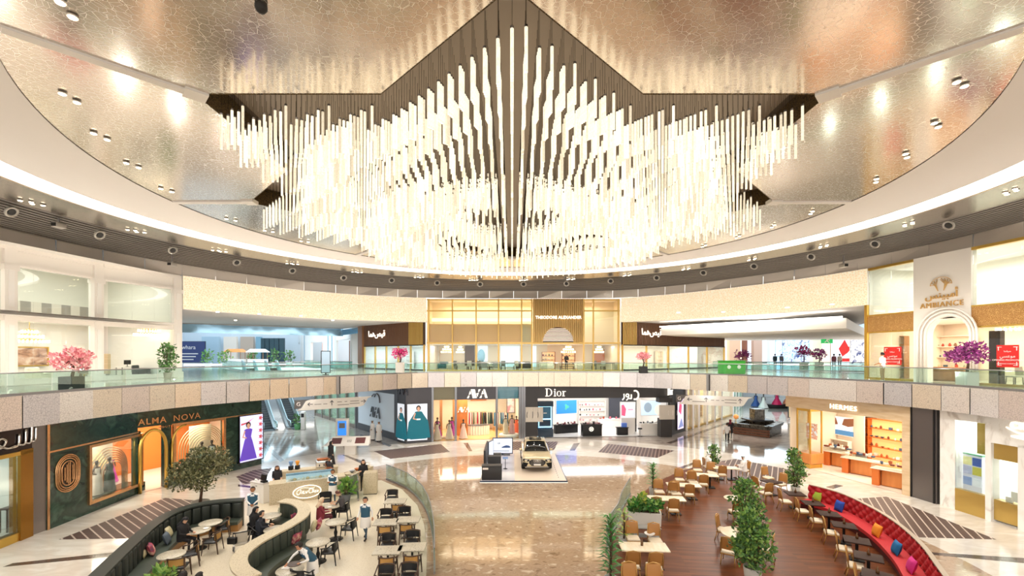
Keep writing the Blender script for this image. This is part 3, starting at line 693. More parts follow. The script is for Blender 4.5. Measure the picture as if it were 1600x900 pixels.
def bush(name, label, loc, h, r, mats, potm, pr, ph, seed, leaf=.2, n=420, cat='potted plant', stems=5, flat=1.5):
    random.seed(seed); t = thing(name, label, cat, loc); b = MB(); b.lathe([(pr*.75, 0), (pr, ph), (pr*.9, ph), (pr*.87, ph-.04), (.001, ph-.04)], potm, 20); b.build('pot', t)
    b = MB()
    for k in range(stems):
        a = 2*PI*k/stems; b.tube([(pr*.3*math.cos(a), pr*.3*math.sin(a), ph-.05), (r*.3*math.cos(a), r*.3*math.sin(a), h*.6), (r*.45*math.cos(a+.4), r*.45*math.sin(a+.4), h*.92)], .018, BARK, 5)
    b.build('stems', t); b = MB(); zc = ph+(h-ph)*.53; nb = 14
    for k in range(nb):
        zz = ph+.12+(h-ph-.15)*(k+.5)/nb; rr = r*(.62+.38*math.sin(PI*min(1, (k+1.5)/nb)))
        for q in range(3):
            a = random.uniform(0, 2*PI); blob_leaves(b, (rr*.55*math.cos(a), rr*.55*math.sin(a), zz), rr*.55, n//(nb*3), leaf, mats, .75)
    b.build('foliage', t); return t
bush('potted_bush', 'tall leafy green pot plant at the glazed corner of the white shop', Z(PD(262, 595, 30), 6.2), 2.3, .55, [LEAFD, LEAF], mat('stone_pot', '#a39a8c', .7), .25, .45, 5, .2, 500)
bonsai('blossom_tree', 'pale pink blossom tree in a black pot by the railing before the white shop', Z(PD(112, 610, 20.4), 6.205), 1.85, .72, [PINKF, mat('blossom_pale', '#f0b8b4', .6), mat('blossom_rose', '#cf7780', .6)], mat('black_pot', '#202020', .5), .62, .62, 3, leaf=.17, n=620)
# ---------- homeware shop with arch on the east side
W = Wall((24.1, 30.4), (25.6, 20.2)); HW = W; M = W.M; AMB = mat('stone_white_front', '#efe9e0', .5)
uA, uB = W.u(1429), W.u(1519)
mb = MB(); ac = (uA+uB)/2+.35; aw = 1.05
def arch_front(mb, u0, u1, z0, z1, uc, hw, zs, m, M, v0=-.08, v1=.3):
    mb.bb(u0, uc-hw, v0, v1, z0, z1, m, M); mb.bb(uc+hw, u1, v0, v1, z0, z1, m, M); n = 16
    for k in range(n):
        a0, a1 = PI*k/n, PI*(k+1)/n; x0, x1 = uc+hw*math.cos(a0), uc+hw*math.cos(a1); h0, h1 = zs+hw*math.sin(a0), zs+hw*math.sin(a1)
        mb.add([(x1, v0, h1), (x0, v0, h0), (x0, v0, z1), (x1, v0, z1), (x1, v1, h1), (x0, v1, h0), (x0, v1, z1), (x1, v1, z1)], [(0, 1, 2, 3), (4, 7, 6, 5), (0, 4, 5, 1)], m, False, M)
arch_front(mb, uA, uB, 6.2, 13.66, ac, aw, W.z(1475, 510)-aw+.55, AMB, M)
for q, (hw, v) in enumerate(((aw+.12, -.12), (aw+.3, -.16), (aw+.48, -.2))):
    zs = W.z(1475, 510)-aw+.55
    pts = [(ac-hw, v, 6.2), (ac-hw, v, zs)]+[(ac+hw*math.cos(PI-PI*k/16), v, zs+hw*math.sin(PI*k/16)) for k in range(1, 16)]+[(ac+hw, v, zs), (ac+hw, v, 6.2)]
    mb.tube(pts, .06, AMB, 6, M=M)
struct(mb, 'wall_arch_front')
mb = MB(); GRID = pattern_mat('gold_lattice_panel', '#a8743c', '#d9ad6d', 17, .4, .4, .12)
for u0, u1 in ((0, uA), (uB, W.L)):
    zt, zb = 10.45, 9.35
    mb.bb(u0, u1, -.05, .2, zb, zt, GRID, M); mb.bb(u0, u1, -.07, .2, 9.28, 9.36, GOLD, M); mb.bb(u0, u1, -.07, .2, 10.42, 10.5, GOLD, M); mb.bb(u0, u1, -.06, .2, 13.5, 13.66, GOLD, M)
    mb.bb(u0, u1, -.06, .2, 6.2, 6.32, GOLD, M)
mb.bb(-.12, .08, -.1, .2, 6.2, 13.66, GOLD, M)
struct(mb, 'wall_gold_frame')
for u0, u1 in ((.1, uA), (uB, W.L)):
    for z0, z1 in ((6.32, 9.28), (10.5, 13.5)):
        for k in range(2):
            g = MB(); a, c = u0+(u1-u0)*k/2+.01, u0+(u1-u0)*(k+1)/2-.01; g.bb(a, c, .04, .07, z0, z1, SHOPG, M); o = g.build('window_2'); o['kind'] = 'structure'
shop_box(W, 0.1, W.L, 6, 6.21, 9.9, WARMW); shop_box(W, .1, W.L, 5, 10.0, 13.6, mat('pale_greenish_wall'), back_m=mat('pale_greenish_wall'))
lights(W, .5, W.L-.5, 3, 9.8, 300, WARM, 4); lights(W, .5, W.L-.5, 2.4, 13.4, 260, NEU, 3)
# sign with emblem and names; gold colour stands in for edge glow and shading
SIGNW = mat('sign_white_glow', '#ffffff', .4, emit=1.1, ecol='#fff0da')
def arabic(mb, s, size, m, T, extrude=.03): return text_mb(mb, s, size, m, T, extrude)
SIGN_TINT = mat('sign_glow_tint', '#c79d5c', .4, .2, emit=.12)
t = thing('shop_sign', 'tree emblem and bilingual shop name, warm glow painted as gold, on the white stone front', 'sign', W.pt(W.u(1473), -.1, W.z(1473, 468)), W.rz)
uC = W.u(1474); Rx = Matrix.Rotation(PI/2, 4, 'X'); k_ = lambda y: W.z(1473, y)-W.z(1473, 468)
b = MB(); text_mb(b, 'AMBIANCE', .42, SIGN_TINT, Matrix.Translation((0, -.02, k_(476))) @ Rx, .03, spacing=1.14); b.build('latin_lettering', t)
b = MB(); text_mb(b, '\uFEB2\uFEE8\uFEF4\uFE92\uFEE3\u0623', .56, SIGN_TINT, Matrix.Translation((0, -.02, k_(461))) @ Rx, .03, bold=.006); b.build('arabic_lettering', t)
b = MB(); r_ = .52; zc = k_(443)
for k in range(9):
    a = PI*(.04+.115*k); e = (r_*math.cos(a)*1.05, -.03, zc+r_*math.sin(a)*.8-.1); s = .2 if e[0] > 0 else -.2
    b.tube([(s*.75, -.03, zc-.42), (s+e[0]*.25, -.03, zc-.05), e], .017, SIGN_TINT, 5)
    f = (r_*math.cos(a+.1)*.8, -.03, zc+r_*math.sin(a+.1)*.62-.08); b.tube([(s+e[0]*.25, -.03, zc-.05), f], .013, SIGN_TINT, 5)
b.tube([(r_*1.1*math.cos(PI*k/14), -.03, zc+r_*.86*math.sin(PI*k/14)-.08) for k in range(15)], .017, SIGN_TINT, 5); b.build('tree_emblem', t)
RED = mat('poster_red', '#d8231f', .5); WTXT = mat('print_white', '#f7efe9', .6)
def red_poster(x0, y0, x1, y1, label):
    u0, u1 = W.u(x0), W.u(x1); z0, z1 = W.z((x0+x1)/2, y1), W.z((x0+x1)/2, y0); w, h = u1-u0, z1-z0
    t = thing('sale_poster', label, 'poster', W.pt((u0+u1)/2, .02, (z0+z1)/2), W.rz); b = MB(); b.bb(-w/2, w/2, -.02, 0, -h/2, h/2, RED); b.build('sheet', t); b = MB()
    for sx in (-1, 1):
        for sz in (-1, 1): b.bb(sx*w*.41-.015, sx*w*.41+.015, -.03, -.02, sz*h*.33-.09, sz*h*.33+.09, WTXT); b.bb(sx*w*.36-.09, sx*w*.36+.09, -.03, -.02, sz*h*.41-.012, sz*h*.41+.012, WTXT)
    R_ = Matrix.Rotation(PI/2, 4, 'X')
    for zz, s, tx in ((.22, .16, '\uFE8E\uFEE8\uFEE8\uFED7\uFEF4\uFEE8\uFEE3'), (.0, .3, '\uFEF2\uFEB4\uFECB\uFEEE\uFEE3'), (-.18, .17, 'OPENING PROMOTION'), (-.34, .12, 'AMBIANCE FURNITURE')):
        text_mb(b, tx, s*h*.62, WTXT, Matrix.Translation((0, -.025, zz*h)) @ R_, .003)
    b.build('print', t)
red_poster(1381, 542, 1408, 570, 'red sale poster in the shop window behind the man in white'); red_poster(1557, 539, 1592, 574, 'red sale poster in the window past the purple tree')
# shelves inside
def shelf_unit(label, w, h, d, n, m, W, u, v, z, seed=1, items=True, itemcols=None, rz=0, back=None, group=None, glow=0):
    t = thing('shelf_unit', label, 'shelf', W.pt(u, v, z), W.rz+rz, group); b = MB(); b.bb(-w/2, -w/2+.05, -d/2, d/2, 0, h, m); b.bb(w/2-.05, w/2, -d/2, d/2, 0, h, m); b.bb(-w/2, w/2, d/2-.03, d/2, 0, h, back or m); b.build('carcass', t)
    for k in range(n+1): b = MB(); zz = k*(h-.04)/n; b.bb(-w/2+.05, w/2-.05, -d/2, d/2-.03, zz, zz+.04, m); b.build('shelf_board', t)
    if items:
        rnd = random.Random(seed); ic = itemcols or ['#d9c4a3', '#7e5a3c', '#efe9dd', '#38566a', '#b0432f', '#94a38a']
        for k in range(1, n):
            zz = k*(h-.04)/n+.04; x = -w/2+.16
            while x < w/2-.16:
                s = rnd.uniform(.09, .17); c = rnd.choice(ic); o = MB(); mm = mat('ware_'+c, c, .4); p = W.pt(u, v, z+zz) + Matrix.Rotation(W.rz+rz, 3, 'Z') @ Vector((x, -.02, 0))
                kind = rnd.randrange(3)
                if kind == 0: o.lathe([(s*.35, 0), (s*.6, s*.6), (s*.3, s*1.3), (s*.36, s*1.5)], mm, 12); nm = 'vase'
                elif kind == 1: o.lathe([(s*.3, 0), (s*.75, s*.5), (s*.8, s*.6), (s*.7, s*.56), (.001, .03)], mm, 12); nm = 'bowl'
                else: o.rbox((0, 0, s*.6), (s*1.3, s, s*1.2), .012, mm); nm = 'gift_box'
                tag(o.build(nm, None, p, W.rz), 'small %s on a shelf of the %s' % (nm.replace('_', ' '), ' '.join(label.split()[:7])), nm.replace('_', ' '), nm+'s on the '+label); x += s*1.3+rnd.uniform(.12, .3)
    return t
shelf_unit('oak shelf unit at the window edge of the homeware shop', 2.2, 2.9, .4, 5, WOODM, W, W.u(1392, 2.6), 2.6, 6.21, 4)
shelf_unit('wide pale shelf unit behind the stone arch', 3.4, 2.9, .4, 4, WARMW, W, W.u(1478, 5.6), 5.6, 6.21, 9)
t = table('wooden display counter behind the stone arch', 2.2, .7, .85, WOODM, WOODM, 'counter', name='display_counter'); put(t, W, W.u(1480, 2.5), 2.5, 6.21)
b = MB(); b.rbox((0, 0, .4), (2.0, .56, .78), .02, WOODM); b.build('body', t)
o = pendant('gold bowl pendant lamp cluster in the homeware shop window', 0, .55, .45, 14, glow=5); o.location = W.pt(W.u(1575, 2), 2, 9.85)
b = MB(); b.bb(0, 0.5, 0, .3, 0, 2.9, DWOOD); tag(b.build('dark_panel', None, W.pt(W.u(1545, .8), .8, 6.21), W.rz), 'dark brown display panel in the window past the purple tree', 'panel')
put(side_chair('dark dining chair behind the second red poster', FABB), W, W.u(1560, 1.3), 1.3, 6.21, .6); put(side_chair('pale dining chair beside the dark one behind the second red poster', FABW), W, W.u(1585, 1.5), 1.5, 6.21, -.3)
bonsai('blossom_tree', 'purple blossom tree in a white square pot before the stone arch', Z(PD(1511, 604, 22.7), 6.205), 2.15, .78, [PURF, mat('blossom_violet', '#a5418c', .6), mat('blossom_deep', '#6d1f5c', .6)], mat('white_pot', '#e6e2da', .5), .6, .75, 8, leaf=.18, n=680)
# ---------- gold furniture showroom at the far end
W = Wall((-8.75, 46.05), (11.15, 46.05)); M = W.M; SH = W
FLUTE = glass_mat('fluted_glass', '#fffaf0', .03, .25)
uD0, uD1 = W.u(832), W.u(911); mull = [W.u(x) for x in (670, 707, 744, 779, 815, 831)]; mull2 = [W.u(x) for x in (912, 927, 966)]
mb = MB()
for u in mull+mull2: mb.bb(u-.07, u+.07, -.12, .1, 6.2, 13.6, GOLDP, M)
for z in (13.5, 12.35): mb.bb(0, uD0, -.1, .08, z-.06, z+.08, GOLDP, M); mb.bb(uD1, W.u(968), -.1, .08, z-.06, z+.08, GOLDP, M)
mb.bb(0, W.L, -.1, .08, 8.95, 9.12, GOLDP, M); mb.bb(0, W.L, -.1, .2, 6.2, 6.3, GOLDP, M)
struct(mb, 'wall_showroom_frame')
mb = MB(); FIN = mat('gold_fin', '#e6c17c', .4, .2)
ac = W.u(872); ar = W.u(896)-ac; zs = 9.12
def fins(mb, u0, u1, st, z0, z1, arch=None, m=FIN, v0=-.3, v1=-.04, wf=.06):
    u = u0+st/2
    while u < u1:
        zz = z0
        if arch and abs(u-arch[0]) < arch[1]: zz = arch[2]+math.sqrt(arch[1]**2-(u-arch[0])**2)
        mb.bb(u-wf/2, u+wf/2, v0, v1, zz, z1, m, M); u += st
fins(mb, uD0+.1, uD1-.05, .19, 9.12, 13.6, (ac, ar, zs)); struct(mb, 'wall_gold_fins')
mb = MB(); arch_front(mb, uD0+.05, uD1-.02, 9.05, 13.6, ac, ar, zs, mat('gold_back', '#dab268', .5, .1), M, -.06, .02); struct(mb, 'wall_gold_back')
mb = MB(); n = 9
for k in range(n):
    z = zs+.12+k*(ar-.2)/n; hw = math.sqrt(max(ar**2-(z-zs)**2, .01)); mb.bb(ac-hw, ac+hw, -.1, .02, z, z+.09, mat('arch_louvre', '#efe0d4', .3, .4), M)
mb.quad((ac-ar, .1, zs), (ac+ar, .1, zs), (ac+ar, .1, zs+ar), (ac-ar, .1, zs+ar), mat('arch_dark', '#5b4640', .5), M)
struct(mb, 'wall_arch_louvre')
mb = MB(); BL = mat('woven_gold_blind', '#f6da98', .6, .0)      # ribbed gold screens behind the fluted glass
for (a, c) in zip(mull[:-1], mull[1:]):
    u = a+.1
    while u < c-.05: mb.bb(u-.035, u+.035, .25, .3, 9.15, 11.05, BL, M); u += .105
    mb.bb(a, c, .32, .34, 9.15, 11.0, mat('blind_back', '#eccb85', .7), M)
struct(mb, 'wall_gold_screens')
for (a, c) in list(zip(mull[:-1], mull[1:]))+list(zip(mull2[:-1], mull2[1:])):
    for z0, z1, g_ in ((6.3, 8.95, SHOPG), (9.12, 12.3, FLUTE if a < 9.5 and c < uD0+1 else SHOPG), (12.43, 13.45, FLUTE)):
        g = MB(); g.bb(a+.08, c-.08, .0, .03, z0, z1, g_, M); o = g.build('window_3'); o['kind'] = 'structure'
g = MB(); g.bb(uD0+.1, ac-1.1, 0, .03, 6.3, 8.95, SHOPG, M); o = g.build('window_3'); o['kind'] = 'structure'
shop_box(W, 0, W.L, 8, 6.21, 9.0, WARMW, back_m=WARMW); shop_box(W, 0, W.L, 3.2, 9.1, 13.6, mat('warm_cream', '#f1e3c6', .6))
lights(W, .5, 10, 2.4, 8.9, 170, NEU, 4); lights(W, 10.5, W.L-.4, 2.4, 8.9, 170, WARM, 4); lights(W, .5, W.L-.5, 1.7, 13.2, 320, WARM, 2); 
b = MB(); b.bb(.2, 11.6, 1.6, 1.9, 11.4, 11.75, mat('cove_soft_light', '#fff1d0', .5, emit=1.1), M); struct(b, 'ceiling_light_cove')
t = thing('shop_sign', 'white capital lettering THEODORE ALEXANDER on the gold fin panel', 'sign', W.pt(ac, -.33, W.z(872, 496.5)), W.rz)
b = MB(); text_mb(b, 'THEODORE ALEXANDER', .41, SIGNW, Rx, .03, spacing=1.02, bold=.012); b.build('lettering', t)
# showroom furniture in view
for x, v, lab, f in ((692, 2.2, 'teal armchair at the west end of the gold showroom', lambda l: sofa(l, .95, FABT, 'armchair')), (706, 1.4, 'pale armchair beside the teal one in the gold showroom', lambda l: sofa(l, .9, FABW, 'armchair')),
                  (765, 3.4, 'long grey sofa under the central showroom glazing', lambda l: sofa(l, 2.3, FABG)), (854, 1.5, 'cream sofa by the showroom doorway', lambda l: sofa(l, 1.5, FABW)), (818, 2.4, 'dark chaise sofa between two gold mullions', lambda l: sofa(l, 1.6, FABB)),
                  (905, 1.2, 'cream tub armchair beneath the last gold fin', lambda l: sofa(l, .85, FABW, 'armchair'))):
    put(f(lab), W, W.u(x, v), v, 6.21, random.uniform(-.3, .3))
for x, v, w, lab in ((722, 1.6, 1.5, 'dark dining table behind the second showroom pane'), (757, 1.4, 1.2, 'dark dining table behind the third showroom pane'), (795, 1.5, 1.7, 'long dark table behind the fourth showroom pane'), (886, 1.8, 1.5, 'low dark coffee table inside the showroom doorway'), (935, 1.5, 1.3, 'dark writing table behind the clear east pane'), (951, 2.0, 1.2, 'dark console table at the east end of the showroom')):
    put(table(lab, w, .8, .74 if 'low' not in lab else .4, DWOOD, DWOOD), W, W.u(x, v), v, 6.21)
for k, (x, v) in enumerate(((711, 1.0), (733, 1.0), (748, .8), (766, .8), (786, .9), (806, .9), (928, .9), (942, .9))):
    put(side_chair('dark side chair with pale seat set at a showroom table', FABW if k % 2 else FABG, group='side chairs at the showroom tables'), W, W.u(x, v), v, 6.21, PI+random.uniform(-.4, .4))
for x, v, lab, k in ((698, 2.2, 'gold leafy chandelier glowing over the teal armchair', .6), (719, 3, 'small crystal chandelier over the second showroom pane', .42), (888, 2.4, 'branching gold chandelier glowing inside the showroom doorway', .75), (936, 2.6, 'linear crystal chandelier behind the clear east pane', .5)):
    o = pendant(lab, 0, .75, k, 22, glow=3); o.location = W.pt(W.u(x, v), v, 8.98)
for x, w_, lab in ((857, 1.6, 'tall red wood glazed cabinet facing the showroom doorway'), (888, 1.6, 'tall red wood glazed cabinet next to its twin on the showroom wall')):
    shelf_unit(lab, w_, 2.0, .45, 4, mat('red_wood', '#8a4a35', .4), W, W.u(x, 7.6), 7.6, 6.21, int(x), back=mat('cabinet_glow', '#f2c48e', .5, emit=.6))
framed_art('tall dark framed picture on the showroom back wall', 1.1, 2.3, W, W.u(734, 7.9), 7.9, 7.75, mat('dark_brown_art', '#4a3027', .5), DWOOD)
framed_art('orange abstract picture on the showroom east wall', 1.7, 1.7, W, W.u(937, 7.9), 7.9, 7.6, mat('orange_art', '#c9805a', .5), GOLD)
b = MB(); 
for (x0, x1) in ((747, 762), (782, 800), (800, 812), (830, 838)): b.bb(W.u(x0, 7.9), W.u(x1, 7.9), 7.85, 7.95, 6.4, 8.9, mat('bluish_window_glow', '#cfe4f2', .4, emit=.75), M)
struct(b, 'window_4')
b = MB(); b.cyl((0, 0, 0), .55, .05, mat('blue_mirror'), 24, M=Rx @ Matrix.Diagonal((.8, 1.5, 1, 1))); tag(b.build('oval_mirror', None, W.pt(W.u(752, 7.7), 7.7, 7.7), W.rz), 'tall oval mirror on the bluish showroom wall', 'mirror')
bonsai('blossom_tree', 'magenta blossom tree in a pale square pot beside the gold showroom', PD(625, 582.5, 37.3)+Vector((0, 0, .02)), 1.95, .6, [MAGF, mat('blossom_hot', '#e0408c', .6)], mat('white_pot'), .6, .85, 11, leaf=.17, n=380)
bonsai('blossom_tree', 'coral pink blossom tree in a black pot at the east end of the showroom', PD(1005, 583.5, 39)+Vector((0, 0, .02)), 1.75, .55, [PINKF, mat('blossom_rose')], mat('black_pot'), .6, .6, 12, leaf=.17, n=360)
# ---------- wood-slat shops either side of the showroom, continuing into the concourses
SLW = mat('walnut_slat', '#7d5a44', .5); SLB = mat('slat_back', '#4e3a30', .6)
def slat_shop(a, b, sign_x, sign_y, gold_u, zt=11.0, zb=8.9, name='w', warm=True, body='\uFEE2\uFEDC\uFEEB\uFEBA\uFEF4\uFED7'):
    W = Wall(a, b); M = W.M; mb = MB(); mb.bb(0, W.L, .02, .2, zb, zt+.3, SLB, M); u = .1
    while u < W.L: mb.bb(u-.05, u+.05, -.12, .02, zb, zt+.3, GOLDP if u < gold_u[1] and u > gold_u[0] else SLW, M); u += .24
    mb.bb(0, W.L, -.1, .2, zb-.1, zb, BLACKM, M); mb.bb(0, W.L, -.05, .2, 6.2, 6.32, BLACKM, M)
    for k in range(6): u = W.L*k/5; mb.bb(u-.05, u+.05, -.08, .12, 6.2, zb, GOLDP, M)
    struct(mb, 'wall_slat_shop')
    for k in range(5): g = MB(); g.bb(W.L*k/5+.06, W.L*(k+1)/5-.06, .0, .03, 6.32, zb-.1, SHOPG, M); o = g.build('window_5'); o['kind'] = 'structure'
    shop_box(W, 3.5 if warm else 0, W.L if warm else W.L-3.5, 5, 6.21, zb, PALEW, sides='r' if warm else 'l'); lights(W, .3, W.L-.3, 2.2, zb-.1, 420 if warm else 260, WARM if warm else DAY, 3)
    return W
WE = slat_shop((11.4, 46.2), (27, 57), 1017, 519, (0, 2.2))
WWs = slat_shop((-17.6, 53.5), (-9.1, 46.3), 600, 523, (8.6, 99), warm=False)
for W, x, y, lab in ((WE, 1017, 519.5, 'small white Arabic sign on the walnut slats east of the gold showroom'), (WWs, 590, 522, 'small white Arabic sign on the walnut slats west of the gold showroom')):
    t = thing('shop_sign', lab, 'sign', W.pt(W.u(x), -.14, W.z(x, y)), W.rz); b = MB(); text_mb(b, '\uFE8E\uFEE4\uFEEB\uFEBA\uFEF4\uFED7', .95, SIGNW, Rx, .03, bold=.01); b.build('lettering', t)
for k, x in enumerate((1030, 1048, 1066, 1085, 1100, 1118)):
    shelf_unit('pale display shelf behind the walnut slat shop glazing', 1.2, 2.1, .4, 4, WARMW, WE, WE.u(x, 4.6), 4.6, 6.21, 30+k, group='display shelves of the walnut slat shop', items=False)
for k, x in enumerate((580, 603, 640)):
    shelf_unit('grey display shelf behind the western slat shop glazing', 1.2, 2.1, .4, 4, PALEW, WWs, WWs.u(x, 4.4), 4.4, 6.21, 50+k, group='display shelves of the western slat shop', items=False)
b = MB(); b.rbox((0, 0, .55), (2.0, .9, 1.1), .06, mat('bright_green', '#3fae3a', .5)); b.build
t = thing('promo_kiosk', 'bright green box kiosk standing behind the gallery railing', 'kiosk', Z(PD(1143, 586, 38.5), 6.2), .1); b.build('body', t); c = MB(); c.rbox((0, -.02, 1.12), (2.1, 1.0, .06), .02, mat('deep_green', '#2c8a2c', .5)); c.build('counter_top', t)
c = MB(); c.cyl((0, 0, 0), .16, .01, WTXT, 16, M=Matrix.Translation((-.5, -.455, .6)) @ Rx); c.cyl((0, 0, 0), .16, .01, WTXT, 16, M=Matrix.Translation((.4, -.455, .6)) @ Rx); c.build('round_logo', t)
# ================================================================ CONCOURSES BEYOND
CONC = mat('concourse_ceiling', '#ddd9d6', .6); SKYM = mat('skylight_glow', '#dff1ff', .5, emit=.9, ecol='#d5ecff')
BLUEM = mat('blue_reflective_fascia', '#9cc4de', .15, .8, bump=(.6, .6)); PALEB = mat('pale_blue_wall', '#e8eff3', .5); TEALD = mat('dark_teal_panel', '#24424c', .4)
def flat(name, pts, z, m, t=.1):
    b = MB(); poly_mb(b, pts, m, Matrix.Translation((0, 0, z)), t)
    return struct(b, name)
flat('ceiling_concourse', [(-24.6, 32.8), (-21.9, 37), (-18.9, 40.8), (-14.2, 44.2), (-8.7, 46.2), (-17.7, 54), (-22, 58), (-40, 46)], 11.2, CONC)
flat('ceiling_concourse', [(11.2, 46.2), (15.7, 43.2), (19.8, 38.6), (22.5, 34.5), (24.3, 30.5), (30, 32), (44, 60), (30, 62)], 11.25, CONC)
b = MB(); b.prism([(16, 48), (22, 41), (26.5, 35.5), (50, 62), (32, 66)], 9.95, 10.75, WHITE); struct(b, 'ceiling_tray')
b = MB(); b.prism([(16.3, 48), (22, 41.3), (26.4, 35.9), (26.2, 35.5), (21.8, 40.8), (15.8, 48)], 10.78, 10.9, LED); struct(b, 'ceiling_tray_light')
b = MB(); b.beam((-40, 46, 10.75), (-22, 58.3, 10.75), .2, .95, BLUEM); b.beam((-22, 58.3, 10.75), (-17.5, 53.7, 10.9), .2, .7, BLUEM); struct(b, 'wall_blue_fascia')
b = MB(); b.quad((-90, 45, 13.4), (-90, 100, 13.4), (-15, 100, 13.4), (-15, 45, 13.4), SKYM); b.quad((20, 60, 13.4), (20, 100, 13.4), (90, 100, 13.4), (90, 60, 13.4), SKYM); struct(b, 'ceiling_skylight')
b = MB(); b.bb(-90, -14, 84, 84.5, 6.2, 13.4, PALEB); b.bb(20, 90, 84, 84.5, 6.2, 13.4, PALEB); b.bb(-90, -14, 84, 84.5, 0, 5, PALEB); b.bb(20, 90, 84, 84.5, 0, 5, PALEB)
b.bb(-14, 24, 58, 58.5, 0, 14, PALEB); b.bb(-62, -61.5, 20, 84, 0, 13.4, PALEB); b.bb(61.5, 62, 20, 84, 0, 13.4, PALEB); struct(b, 'wall_far')
for x, y, s_ in ((340, 487, 1), (405, 490, 1), (470, 493, 1), (520, 500, 1), (368, 500, 1), (1060, 488, 1), (1130, 487, 1), (1230, 480, 1), (1300, 475, 1)):
    c = P(x, y, 11.18); t = thing('downlight', 'small white spot in the flat concourse ceiling', 'ceiling light', c, 0, 'spots in the concourse ceilings')
    b = MB(); b.cyl((0, 0, -.02), .17, .04, WHITE, 12); b.build('housing', t); b = MB(); b.cyl((0, 0, -.04), .12, .02, LAMPW, 12); b.build('bulb', t)
# white facade with arches along the west concourse
W = Wall((-40, 84), (-17.7, 53.6)); M = W.M; mb = MB(); mb.bb(0, W.L, 0, .3, 9.9, 13.2, WHITE, M)
arches = [(452, 469, 535, 'peach_shop', '#e9c39c', .35), (486, 505, 533, 'orange_shop', '#e0803c', .5), (525, 548, 531, 'brown_shop', '#5f3c2a', .1)]
prev = 0
for k, (x0, x1, yt, nm, col, em) in enumerate(arches):
    u0, u1 = W.u(x0), W.u(x1); z1 = W.z((x0+x1)/2, yt); mb.bb(prev, u0, 0, .3, 6.2, 9.95, WHITE, M); prev = u1; mb.bb(u0, u1, 0, .3, z1, 9.95, WHITE, M)
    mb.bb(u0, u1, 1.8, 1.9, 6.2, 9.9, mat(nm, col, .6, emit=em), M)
    for q in (u0-.3, u1+.3): mb.bb(q-.12, q+.12, -.12, 0, 6.2, 12, PALEB, M)
mb.bb(prev, W.L, 0, .3, 6.2, 9.95, WHITE, M)
for x in (476, 513, 519): u = W.u(x); mb.bb(u-.15, u+.15, -.1, 0, 6.2, 11.6, mat('grey_groove', '#9fb4c4', .5), M)
mb.bb(W.L-1.6, W.L, -.25, .35, 6.2, 11.3, WOODM, M); struct(mb, 'wall_arch_facade')
mb = MB()
for k, x in enumerate((412, 418, 426, 433, 441)): p = PD(x, 557, 79); mb.box((p.x, p.y, 8.6), (.75, .5, 4.4), TEALD)
struct(mb, 'wall_teal_louvres')
def screen(name, label, cat, c, w, h, rz, m, frame=BLACKM, t_=.12, draw=None, foot=None):
    t = thing(name, label, cat, c, rz); b = MB()
    for s in (-1, 1): b.bb(s*(w/2+.03)-.03, s*(w/2+.03)+.03, -t_/2, t_/2, -h/2-.06, h/2+.06, frame); b.bb(-w/2, w/2, -t_/2, t_/2, s*(h/2+.03)-.03, s*(h/2+.03)+.03, frame)
    b.bb(-w/2, w/2, -t_/2+.03, t_/2, -h/2, h/2, frame)
    if foot: b.bb(-.06, .06, -.04, .04, -h/2-foot, -h/2, frame); b.bb(-w*.4, w*.4, -.22, .22, -h/2-foot, -h/2-foot+.04, frame)
    b.build('frame', t); b = MB(); b.bb(-w/2, w/2, -t_/2+.005, -t_/2+.03, -h/2, h/2, m); b.build('display', t)
    if draw:
        b = MB(); draw(b, w, h, Matrix.Translation((0, -t_/2+.004, 0)) @ Rx); b.build('picture', t)
    return t
def shape(b, pts, m, M): poly_mb(b, pts, m, M, .006)
GLW = mat('screen_white', '#e3eaf5', .4, emit=.5); GLB = mat('screen_blue', '#2f7fe0', .4, emit=.9); GLL = mat('screen_lilac', '#cfcdf5', .4, emit=.9)
DKP = mat('poster_navy', '#2f3a66', .5, emit=.25); DTXT = mat('print_dark', '#2e3140', .6)
p = PD(292, 550, 78); screen('wall_screen', 'dark blue poster with two lines of white writing in the far west mall', 'poster', p, 6.4, 3.6, 0, DKP, draw=lambda b, w, h, M: (text_mb(b, 'Jawhara', 1.0, WTXT, M @ Matrix.Translation((0, .8, 0)), .01), [b.box((0, -.3-.5*k, .005), (4-.8*k, .16, .01), WTXT, M=M) for k in range(3)]))
p = PD(509, 566, 36.5); screen('digital_totem', 'slim black display totem behind the railing before the white arches', 'display', Z(p, 7.25), .62, 1.7, .4, mat('totem_screen', '#8fa3b4', .3, emit=.4), foot=.2)
p = PD(1174, 543, 80); screen('wall_screen', 'large white screen at the far end of the east concourse', 'screen', p, 11, 5.2, 0, mat('screen_icy', '#dceaf5', .4, emit=.7))
p = PD(1253, 543, 80); screen('wall_screen', 'dark blue speckled screen beside the large white one', 'screen', p, 9.5, 5.2, 0, mat('screen_speckle', '#5f8fc0', .4, emit=.6, noise=(1.2, ['#243a7a', '#dff0ff', '#5fa9dd'], 6, (1, 1, 1), 1)))
p = PD(1322, 547, 68); screen('wall_screen', 'white poster with a red figure in the east concourse', 'poster', p, 4.0, 4.6, -.3, GLW, WOODM, draw=lambda b, w, h, M: (shape(b, [(-1, .2), (-.2, 1.6), (.3, .5), (1.1, .9), (.2, -.4), (-.5, -1)], mat('poster_red', '#d8231f'), M), b.box((.1, -1.5, .003), (2, .5, .006), mat('poster_red'), M=M)))
p = PD(1349, 543, 62); screen('wall_screen', 'white poster with navy blossoms beside the red figure poster', 'poster', p, 3.0, 4.6, -.4, mat('poster_blossom', '#dfe4f0', .5, emit=.5, noise=(2.2, ['#3f4f8a', '#f0f2f8', '#f7f7fb'], 3, (1, 1, 1), 1)), WHITE)
